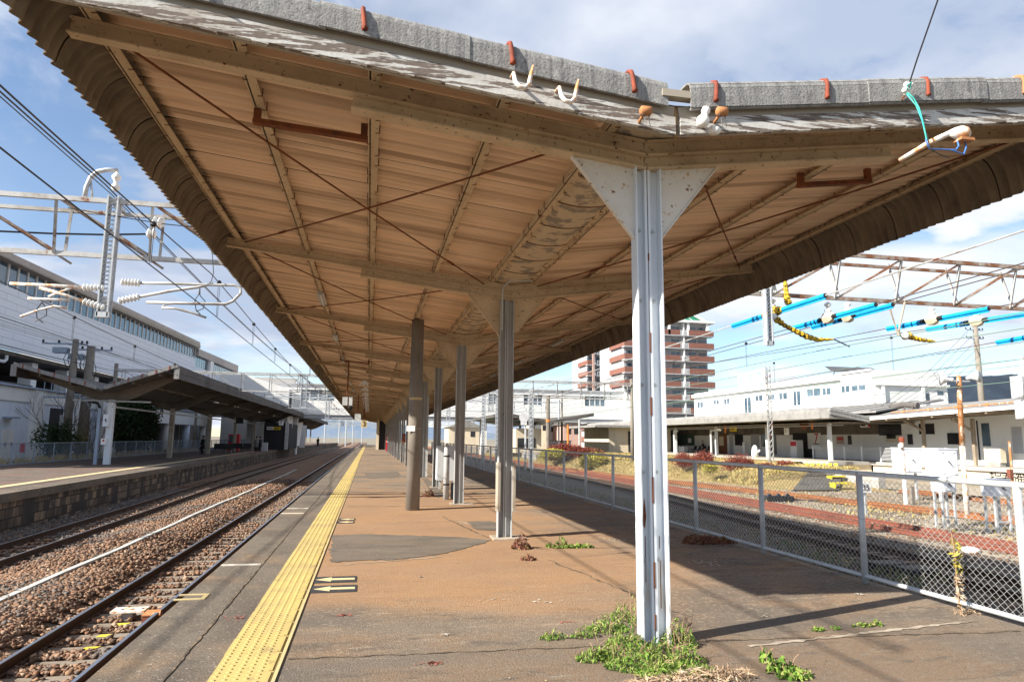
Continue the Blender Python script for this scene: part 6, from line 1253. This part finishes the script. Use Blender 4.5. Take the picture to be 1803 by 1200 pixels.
tower('tall grey and red brick apartment tower with a green gabled top', 1098, 1254, 572, 140, 2.86, 16, True); tower('lower red brick apartment tower left of the one with the green top', 1033, 1122, 590, 172, 2.85, 14, False)
# footbridge
fb = T('footbridge', 'long white covered footbridge crossing all the tracks', 'footbridge', (5, 120, -1.2)); BY = 120.
m = MB(); m.box(-40, 46, BY, BY+4, 5.3, 7.7); m.box(-40, 46, BY-.05, BY+4, 9.5, 10.3); m.build('wall', 'white_wall', fb); m = MB(); m.box(-40, 46, BY+.4, BY+3.9, 7.701, 9.499); m.build('inner_wall', 'grey_wall', fb); m = MB(); m.box(-40, 46, BY-.3, BY+4.3, 10.301, 10.5); m.box(-40, 46, BY+.2, BY+3.8, 4.7, 5.299); m.build('girder', 'grey_wall', fb)
m = MB(); ops = ((-36, -24), (-11.5, -6), (8, 12), (20.5, 24.5), (27, 30.5), (38.5, 42.5)); prev = -40
for a, b2 in ops+((46, 46),): m = MB(); m.box(prev, a, BY+.06, BY+.3, 7.701, 9.499); m.build('infill', 'white_wall', fb); prev = b2
for a, b2 in ops:
    m = MB(); m.box(a, b2, BY+.33, BY+.37, 7.75, 9.45); wd = m.build('window', 'glass', fb); m = MB(); [m.box(a+(b2-a)*i/4-.07, a+(b2-a)*i/4+.07, BY+.27, BY+.329, 7.75, 9.45) for i in range(5)]; m.build('frame', 'frame_white', wd)
for x in (-19.5, -12.5, 3, 8.5, 20, 30, 45): m = MB(); m.box(x-.5, x+.5, BY+1, BY+3, -1.4, 4.699); m.build('pier', 'white_wall', fb)
m = MB(); m.prism([(46, BY-1, 10.3), (46, BY-1, 3.5), (52, BY-1, 3.5), (52, BY-1, 7.2)], (0, 6, 0)); m.build('stair_wing', 'white_wall', fb)
m = MB(); m.prism([(-19.5, BY-8, 5.2), (-14.3, BY-8, 3.0), (-12.6, BY-8, 3.0), (-12.6, BY-8, 9.0), (-19, BY-8, 11.0), (-23, BY-8, 11.0), (-23, BY-8, 5.2)], (0, 7.9, 0)); m.build('stair_wing', 'white_wall', fb); m = MB(); m.prism([(-12.59, BY-7, 5), (-12.59, BY-4, 5), (-12.59, BY-4, 9), (-12.59, BY-7, 8.5)], (.03, 0, 0)); m.build('stair_opening', 'recess_shade', fb)
hb = T('pale_hall', 'pale hall with grey tiled roof beside the elevated station building', 'building', (-28, 132, -1.2)); a, b2 = at(392, 700, 130), at(520, 700, 130)
m = MB(); m.box(a.x, b2.x, 130, 150, -1.4, at(450, 684, 130).z); m.build('wall', 'white_wall', hb); m = MB(); z = at(450, 684, 130).z; m.prism([(a.x-1, 129.3, z), (b2.x-.6, 129.3, z), (b2.x-.2, 134, z+2.2), (a.x-1, 134, z+2.2)], (0, 0, .2)); m.build('roof', 'roof_grey', hb)
for px in (448, 468): c = at(px, 694, 130); m = MB(); m.box(c.x-.9, c.x+.9, 129.95, 130.02, c.z-.8, c.z+.7); m.build('window', 'glass', hb)
# distant station things seen between the columns
ip = MB(); ip.box(20.5, 27.5, 84, 118, -1.4, -.3); S(ip.build('island_platform', 'concrete'))
ic = T('island_canopy', 'small dark butterfly canopy on the distant island platform', 'canopy', (24, 88, -.3)); a, v_, b2 = at(828, 738, 88), at(905, 742, 88), at(985, 732, 88)
m = MB(); vx_ = 23.5; m.prism([(vx_, 88, 4.0), (17.2, 88, 5.0), (17.2, 88, 4.6), (vx_, 88, 3.6)], (0, 28, 0)); m.prism([(vx_, 88, 4.0), (29.5, 88, 5.1), (29.5, 88, 4.7), (vx_, 88, 3.6)], (0, 28, 0)); m.build('roof', 'roof_dark', ic)
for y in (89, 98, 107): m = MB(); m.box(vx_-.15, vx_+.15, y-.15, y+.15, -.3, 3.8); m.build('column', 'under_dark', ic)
t = T('waiting_room', 'cream waiting room with a dark window on the island platform', 'hut', (21.5, 92, -.3)); a, b2 = at(908, 780, 92), at(928, 780, 92); m = MB(); m.box(a.x, a.x+3.6, 92, 99, -.3, 3.0); m.build('wall', 'cream_wall', t); m = MB(); m.box(a.x+.25, a.x+2.8, 91.95, 92.02, .4, 1.7); m.build('window', 'glass_dark', t)
for i, (px0, px1, yt, Y, mt, rf, lb) in enumerate(((790, 850, 752, 150, 'cream_wall', 'roof_grey', 'cream house beyond the fence at the far end of the yard'), (938, 968, 742, 155, 'cream_wall', 'roof_dark', 'yellowish house left of the pinkish gabled house'), (966, 992, 745, 160, 'white_wall', 'roof_grey', 'narrow white house between the yellowish and pinkish houses'), (992, 1024, 748, 150, 'pink_wall', 'roof_dark', 'pinkish gabled house below the footbridge'))):
    a, b2 = at(px0, 780, Y), at(px1, 780, Y); z = at(px0, yt, Y).z; t = T('house', lb, 'house', ((a.x+b2.x)/2, Y, -1.4)); xm = (a.x+b2.x)/2; m = MB(); m.box(a.x, b2.x, Y, Y+9, -1.4, z); m.build('wall', mt, t); m = MB(); m.prism([(a.x-.4, Y-.4, z), (b2.x+.4, Y-.4, z), (xm, Y-.4, z+1.7)], (0, 9.8, 0)); m.build('roof', rf, t)
    for f_ in (.3, .7): m = MB(); m.box(a.x+(b2.x-a.x)*f_-.5, a.x+(b2.x-a.x)*f_+.5, Y-.04, Y+.03, z-2, z-.8); m.build('window', 'glass_dark', t)
c = at(984, 778, 100); t = T('white_shed', 'small white equipment shed with a blue mark near the island platform', 'shed', (c.x, 100, -1.2)); m = MB(); m.box(c.x-1, c.x+1.9, 100, 102.5, -1.3, 1.3); m.build('wall', 'white_wall', t); m = MB(); m.box(c.x+1, c.x+1.5, 99.96, 100, .2, .7); m.build('mark', 'fade_blue', t); m = MB(); m.box(c.x-1.1, c.x+2, 99.9, 102.6, 1.301, 1.4); m.build('roof', 'roof_grey', t)
t = T('side_hut', 'cream hut with dark open doorway below the footbridge stairs', 'hut', (42, 100, -.3)); a, b2 = at(1072, 780, 98), at(1116, 780, 98); m = MB(); m.box(a.x, b2.x+6, 98, 110, -.4, 3.4); m.build('wall', 'cream_wall', t); m = MB(); m.box(at(1106, 780, 98).x, b2.x+5, 97.95, 98.02, -.2, 2.9); m.build('doorway', 'recess_shade', t); m = MB(); m.box(a.x-2.5, b2.x+7, 96.8, 111, 3.41, 3.75); m.build('roof', 'roof_grey', t)
for i, (px, y0, Y, mt) in enumerate(((935, 686, 66, 'galv'), (965, 696, 80, 'pole_concrete'), (984, 705, 90, 'galv'), (1020, 738, 85, 'conduit'), (1000, 748, 82, 'orange'), (877, 665, 70, 'galv'), (852, 690, 84, 'galv'), (1350, 645, 52, 'galv_rust'))):
    c = at(px, y0, Y); t = T('yard_mast', f'{["pale lattice mast left of the thick column pole", "thick grey concrete mast with orange band", "thin grey mast beside the white shed", "short pale mast in front of the pink house", "thin orange mast beside the pink house", "pale mast behind the second column", "slim pale mast behind the third column", "slim lattice mast with rusty base in front of the station canopy"][i]}', 'mast', (c.x, Y, -1.4)); m = MB(); m.tube([(c.x, Y, -1.4), (c.x, Y, c.z)], .24 if i in (1,) else (.04 if i == 7 else .12), 8); m.build('shaft', mt, t)
    if i in (0, 5, 6, 7):
        m = MB(); z = 0
        while z < c.z-.4: m.bar((c.x-.2, Y-.1, z), (c.x+.2, Y-.1, z+.4), .06, .06); z += .45
        m.box(c.x-.24, c.x-.17, Y-.13, Y-.07, -1.4, c.z); m.box(c.x+.17, c.x+.24, Y-.13, Y-.07, -1.4, c.z); m.build('lattice', mt, t)
    if i == 1: m = MB(); z = at(px, 740, Y).z; m.tube([(c.x, Y, z-.15), (c.x, Y, z+.15)], .26, 10); m.build('band', 'orange', t)
c = at(922, 735, 64); t = T('railway_signal', 'white backed signal head on the pale lattice mast', 'signal', (c.x, 64, -1.3)); m = MB(); m.lathe((c.x, 63.9, c.z), (0, -1, 0), [(0, .45), (.06, .45)], 16); m.box(c.x-.3, c.x+.3, 63.85, 63.9, c.z-.7, c.z+.7); m.build('backboard', 'frame_white', t); m = MB(); m.tube([(c.x+.2, 64, -1.3), (c.x+.2, 64, c.z+.8)], .1, 8); m.build('post', 'galv', t)
# tall utility pole, near right yard equipment
upole('brown utility pole with two crossarms standing behind the station awning', (1717, 0), 575, 79., [(atx(1717, 581, 79).z, 1.6, 1.2), (atx(1717, 596, 79).z, 1.6, 1.2)], .3, -.2, False)
up = atx(1717, 581, 79.)
for i in range(6):
    e = at(1530+i*14, 730-i*2, 58); m = MB(); s0 = V((79-1+.4*i, up.y, up.z-.8*i)); m.tube([s0, s0.lerp(e, .5)+V((0, 0, -.8)), e], .02, 5); centre(tag(m.build('service_wire', 'dark_wire'), 'dark service wire slanting from the brown utility pole to the station', 'wire', 'service wires from the utility pole'))
t = T('speaker_pole', 'rusty pole with two grey horn loudspeakers among the sidings', 'pole', (23.2, 23.3, -1.35)); m = MB(); m.tube([(23.15, 23.3, -1.4), (23.2, 23.3, 1.45)], .10, 14); m.build('lower_shaft', 'rust_white', t, smooth=True); m = MB(); m.tube([(23.2, 23.3, 1.45), (23.3, 23.3, 4.15), (23.3, 23.3, 4.28)], [.105, .095, .05], 14); m.build('upper_shaft', 'orange_rust', t, smooth=True)
m = MB(); m.bar((22.9, 23.25, 4.05), (23.75, 23.25, 4.05), .05, .05); m.build('bracket', 'galv', t)
for s, px, py, d in ((-1, 1668, 668, (-.75, .55, .05)), (1, 1712, 664, (.35, -.9, .1))):
    c = at(px, py, 23.2); dv = V(d).normalized(); m = MB(); m.lathe(c-dv*.22, dv, [(0, .07), (.08, .09), (.14, .06), (.2, .09), (.36, .18), (.46, .26), (.47, .245), (.36, .15), (.3, .05), (.26, .02)], 18); h_ = m.build('horn', 'cabinet_grey', t, smooth=True)
c = at(1587, 768, 29); t = T('signal_post', 'short rusty capped post with a white lamp in front of the station railing', 'post', (c.x, 29, -1.35)); m = MB(); m.tube([(c.x, 29, -1.4), (c.x, 29, 0)], .1, 10); m.build('lower_shaft', 'frame_white', t); m = MB(); m.tube([(c.x, 29, 0), (c.x, 29, 1.72)], .085, 10); m.build('shaft', 'rust_white', t); m = MB(); m.tube([(c.x, 29, 1.6), (c.x, 29, 1.78), (c.x, 29, 1.84)], [.13, .13, .06], 10); m.build('cap', 'red_bracket', t); m = MB(); m.lathe((c.x-.1, 28.9, 1.45), (-1, -.5, -.2), [(0, .04), (.08, .11), (.16, .12), (.18, .1)], 10); m.build('lamp', 'frame_white', t)
def cab(label, px0, px1, pt, pb, Y, legs, door_side, split=.3):
    a, b2 = at(px0, pb, Y), at(px1, pt, Y); t = T('relay_cabinet', label, 'cabinet', ((a.x+b2.x)/2, Y, -1.35)); w_ = (b2.x-a.x)*.62; dpt = w_*.75; m = MB(); m.box(b2.x-w_, b2.x, Y, Y+dpt, a.z, b2.z); bd = m.build('casing', 'cabinet_white', t)
    m = MB(); m.box(b2.x-w_-.03, b2.x+.03, Y-.03, Y+dpt+.03, b2.z+.002, b2.z+.06); m.build('lid', 'cabinet_white', t); x0 = b2.x-w_
    m = MB(); m.box(x0+.06, b2.x-.06, Y-.025, Y-.001, a.z+.06, b2.z-.06); dr = m.build('door', 'cabinet_white', t); m = MB(); m.tube([(x0+w_*.5, Y-.05, a.z+(b2.z-a.z)*.55), (x0+w_*.62, Y-.07, a.z+(b2.z-a.z)*.4)], .018, 6); m.lathe((x0+w_*.5, Y-.026, a.z+(b2.z-a.z)*.55), (0, -1, 0), [(0, .04), (.03, .03)], 8); m.build('handle', 'frame_dark', dr)
    m = MB(); [m.lathe((x0+w_*f1, Y-.026, a.z+(b2.z-a.z)*f2), (0, -1, 0), [(0, .05), (.02, .045)], 8) for f1 in (.2, .8) for f2 in (.1, .9)]; m.build('hinge_cap', 'cabinet_white', dr)
    if legs:
        for x, y in ((x0+.06, Y+.06), (b2.x-.06, Y+.06), (x0+.06, Y+dpt-.06), (b2.x-.06, Y+dpt-.06)): m = MB(); m.box(x-.035, x+.035, y-.035, y+.035, -1.4, a.z-.002); m.build('leg', 'galv', t)
        m = MB(); m.box(x0+.1, b2.x-.1, Y+.03, Y+.08, -1.05, -1.0); m.build('brace', 'galv', t)
    else:
        for x in (x0+.15, b2.x-.25): m = MB(); m.box(x, x+.1, Y+.2, Y+.3, -1.4, a.z-.002); m.build('leg', 'galv', t)
cab('large white cabinet behind the rusty capped post, left one of the tall pair', 1573, 1621, 790, 832, 31, False, 0); cab('large white cabinet left of the speaker pole, right one of the tall pair', 1633, 1685, 791, 838, 30, False, 0)
cab('low white cabinet on legs seen through the fence beneath the tall pair', 1642, 1682, 840, 866, 21, True, 0); cab('low white cabinet on legs near the right picture edge', 1733, 1778, 846, 874, 19.5, True, 0)
t = T('number_plate', 'white plate with black number ending in 5 on a short post between the sidings', 'sign', gz(1525, 890, -1.35)); c = at(1524, 858, 25); m = MB(); m.box(c.x-.27, c.x+.27, 25, 25.03, c.z-.2, c.z+.2); m.build('plate', 'sign_white', t); text('35', .34, (c.x, 24.98, c.z), (1, 0, 0), (0, 0, 1), 'black', t); m = MB(); m.box(c.x-.04, c.x+.04, 25.031, 25.08, -1.4, c.z+.1); m.build('post', 'galv', t)
c = gz(1609, 885, -1.35); m = MB(); m.box(c.x-.08, c.x+.08, c.y, c.y+.15, -1.4, -.55); tag(centre(m.build('concrete_stub', 'pole_concrete')), 'short concrete stub post beside the orange track', 'post')
c = gz(1385, 880, -1.3); t = T('point_machine', 'black point machine lying between the red and orange rails', 'machine', (c.x, c.y, -1.38)); m = MB(); m.prism([(c.x-1.1, c.y, -1.36), (c.x+.5, c.y, -1.36), (c.x+.4, c.y, -1.12), (c.x-1.0, c.y, -1.08)], (0, .5, 0)); m.build('casing', 'black', t); m = MB(); [m.tube([(c.x-1+i*.5, c.y+.1, -1.1), (c.x-.8+i*.5, c.y+.25, -1.02), (c.x-.6+i*.5, c.y+.4, -1.1)], .05, 6) for i in range(3)]; m.tube([(c.x+.5, c.y+.2, -1.3), (c.x+2.2, c.y-.2, -1.32)], .04, 6); m.build('rod', 'frame_dark', t)
for i, (px, py) in enumerate(((1570, 1005), (1625, 1015))): c = gz(px, py, -1.33); t = T('cable_box', f'low black cable box beside the dark rails, {"left" if i == 0 else "right"} one', 'box', (c.x, c.y, -1.4)); m = MB(); m.box(c.x-.3, c.x+.35, c.y, c.y+.4, -1.39, -1.2); m.build('casing', 'black', t); m = MB(); m.box(c.x-.33, c.x+.38, c.y-.03, c.y+.43, -1.199, -1.16); m.build('lid', 'slope_dark', t)
c = gz(1708, 966, -1.3); m = MB(); m.lathe((c.x, c.y, -1.38), (0, 0, 1), [(0, .25), (.1, .22), (.14, .1)], 12); tag(centre(m.build('white_dome', 'frame_white', smooth=True)), 'low white dome cover on the ballast near the red rails', 'cover')
t = T('railway_signal', 'back of a signal head with white hoods at the right picture edge', 'signal', (24.9, 22, -1.35)); m = MB(); c = at(1792, 680, 22); m.box(c.x-.12, c.x+.5, 21.9, 22.2, c.z-.45, c.z+.4); m.box(c.x-.02, c.x+.6, 21.9, 22.2, c.z-1.25, c.z-.5); m.build('housing', 'galv', t); m = MB()
for z0, z1, dx in ((c.z-.5, c.z+.42, -.2), (c.z-1.3, c.z-.52, -.05)): m.tube([(c.x+dx, 21.7, z0), (c.x+dx-.05, 21.7, z0+.15), (c.x+dx-.05, 21.7, z1-.15), (c.x+dx, 21.7, z1)], [.04, .13, .13, .04], 10)
m.build('hood', 'frame_white', t, smooth=True); m = MB(); m.tube([(c.x+.45, 22.1, -1.4), (c.x+.45, 22.1, c.z+1.2)], .08, 10); m.build('post', 'galv', t)
c = at(1779, 800, 30); t = T('rusty_post', 'thin rusty post with a red box near the right picture edge', 'post', (c.x, 30, -1.35)); m = MB(); m.tube([(c.x, 30, -1.4), (c.x, 30, 1.7)], .06, 8); m.build('shaft', 'orange_rust', t); m = MB(); m.box(c.x-.22, c.x-.05, 29.9, 30.1, -.2, .25); m.build('box', 'rail_red', t)
c = atx(1750, 790, 46.8); t = T('air_conditioner', 'white air conditioner unit against the station wall', 'air conditioner', c); m = MB(); m.box(46.6, 47.1, c.y-.7, c.y+.7, .15, 1.2); m.build('case', 'cream_wall', t); m = MB(); m.lathe((46.6, c.y, .7), (-1, 0, 0), [(0, .38), (.03, .36)], 16); m.build('fan_grille', 'cabinet_grey', t); m = MB(); m.box(46.6, 47.1, c.y-.6, c.y+.6, -.15, .149); m.build('stand', 'concrete', t)
# ---------------------------------------------------------------- hills
def hill(label, pts, Y, depth, mat, name='hill', seed=1):
    rr = np.random.default_rng(seed); xs = np.array([at(p[0], p[1], Y).x for p in pts]); zs = np.array([at(p[0], p[1], Y).z for p in pts]); X = np.linspace(xs[0], xs[-1], 90); Z = np.interp(X, xs, zs)+rr.normal(0, .012*zs.max(), 90); m = MB(); nr = 10
    for j in range(nr):
        f_ = j/(nr-1); h = math.sin(math.pi*f_)**.8
        for x, z in zip(X, Z): m.v.append((x, Y-depth/2+depth*f_, -2+(z+2)*h*(1+rr.normal(0, .015))))
    for j in range(nr-1):
        for i in range(89): a = j*90+i; m.f.append((a, a+1, a+91, a+90))
    return S(m.build(name, mat, smooth=True))
hill('hill', [(1600, 760), (1628, 700), (1660, 668), (1690, 662), (1720, 664), (1760, 660), (1803, 668), (1900, 650), (2000, 690), (2100, 760)], 1400, 600, 'forest_haze')
hill('hill', [(420, 772), (500, 748), (560, 738), (620, 742), (690, 746), (760, 752), (900, 765), (1000, 772)], 2600, 700, 'far_forest_haze', seed=2)
# ---------------------------------------------------------------- weeds on our platform
def weed(label, cells, mat, n, size, tilt=1.2, asp=.42, extra=None):
    c0 = cells[0]; t = T('weed_clump', label, 'weed', (c0[0], c0[1], 0)); P = []; tot = sum(c[2]*c[3] for c in cells)
    for x, y, rx, ry, h_ in cells:
        k = max(8, int(n*rx*ry/tot)); a = rng.random(k)*6.283; r = np.sqrt(rng.random(k)); P.append(np.column_stack([x+rx*r*np.cos(a), y+ry*r*np.sin(a), .01+h_*(1-r**1.5)*rng.random(k)]))
    P = np.concatenate(P); v, f, r = leaves(P, size, tilt, asp=asp); npmesh('leaf', v, f, mat, t, rnd=r)
    m = MB(); rr = random.Random(len(P))
    for i in range(min(46, n//12)):
        x, y, rx, ry, h_ = rr.choice(cells); a = rr.random()*6.283; q = rr.random()**.5; p0 = V((x+rx*q*.5*math.cos(a), y+ry*q*.5*math.sin(a), 0)); p2 = V((x+rx*q*1.05*math.cos(a), y+ry*q*1.05*math.sin(a), h_*rr.uniform(.3, 1.1))); m.tube([p0, p0.lerp(p2, .5)+V((0, 0, h_*.3)), p2], .003, 4)
    m.build('stem', extra or 'dry', t); return t
g2 = lambda px, py: gz(px, py)
def cell(px, py, rx, ry, h_): c = gz(px, py); return (c.x, c.y, rx, ry, h_)
weed('large green weed clump around the foot of the nearest column', [cell(1105, 1140, .16, .2, .16), cell(1070, 1110, .18, .12, .15), cell(1118, 1100, .06, .12, .30), cell(1095, 1090, .09, .1, .2), cell(1195, 1135, .15, .15, .2), cell(1140, 1172, .32, .15, .08), cell(1190, 1185, .3, .15, .06), cell(1210, 1165, .14, .12, .12), cell(1055, 1160, .18, .1, .09), cell(975, 1125, .12, .045, .07), cell(1030, 1122, .12, .05, .09), cell(1155, 1150, .14, .08, .1)], 'leaf', 6200, .036, 1.6, .24)
weed('dry tangled stalks in front of the green weed clump', [cell(1230, 1195, .22, .14, .07), cell(1290, 1192, .16, .1, .07), cell(1170, 1205, .3, .1, .06)], 'dry', 700, .09, .6, .08)
weed('fresh green creeper at the bottom edge right of the dry stalks', [cell(1378, 1182, .12, .06, .10), cell(1350, 1165, .05, .05, .12), cell(1400, 1192, .12, .07, .06)], 'leaf', 260, .06)
weed('small low green weed beside the large clump', [cell(1062, 1160, .07, .05, .05)], 'leaf', 90, .05)
weed('purple red weed at the foot of the second column', [cell(918, 965, .14, .14, .22), cell(930, 985, .1, .08, .06)], 'weed_red', 330, .06)
weed('green weeds growing along the crack right of the second column', [cell(988, 962, .12, .06, .16), cell(1010, 964, .3, .05, .05), cell(968, 963, .06, .05, .1), cell(1030, 963, .14, .05, .05)], 'leaf', 420, .05)
weed('flat red brown weed patch beside the fence', [cell(1250, 955, .45, .2, .10), cell(1225, 950, .2, .15, .08)], 'weed_red', 900, .07)
weed('row of tiny green weeds in the joint beyond the column shadow', [cell(1440, 1110, .07, .03, .03), cell(1470, 1108, .05, .02, .03), cell(1520, 1103, .1, .03, .04), cell(1543, 1101, .06, .04, .05)], 'leaf', 200, .035)
weed('small dark red weed behind the concrete pole', [cell(755, 874, .16, .14, .28)], 'weed_red', 120, .07)
t = T('goldenrod', 'tall dry goldenrod stalk with yellow green leaves growing through the fence', 'plant', tuple(gz(1692, 1082))); c = gz(1692, 1082); m = MB(); tp = [c+V((0, 0, z)) for z in (0, .25, .5, .72)]; m.tube([tp[0], tp[1]+V((-.02, 0, 0)), tp[2]+V((-.01, 0, 0)), tp[3]+V((-.03, 0, 0))], .007, 5); m.build('stem', 'dry', t)
k = 120; zz_ = rng.random(k)*.7+.05; P = np.column_stack([c.x+rng.normal(0, .018, k), c.y+rng.normal(0, .018, k), zz_]); up_ = zz_ > .36; v, f, r = leaves(P[up_], .075, .7, asp=.26); npmesh('leaf', v, f, 'leaf_yellow', t, rnd=r); v, f, r = leaves(P[~up_], .06, 1., asp=.3); npmesh('dead_leaf', v, f, 'dry', t, rnd=r)
weed('straw tuft at the foot of the goldenrod stalk', [cell(1700, 1080, .14, .1, .05)], 'dry', 90, .06, 1, .08)
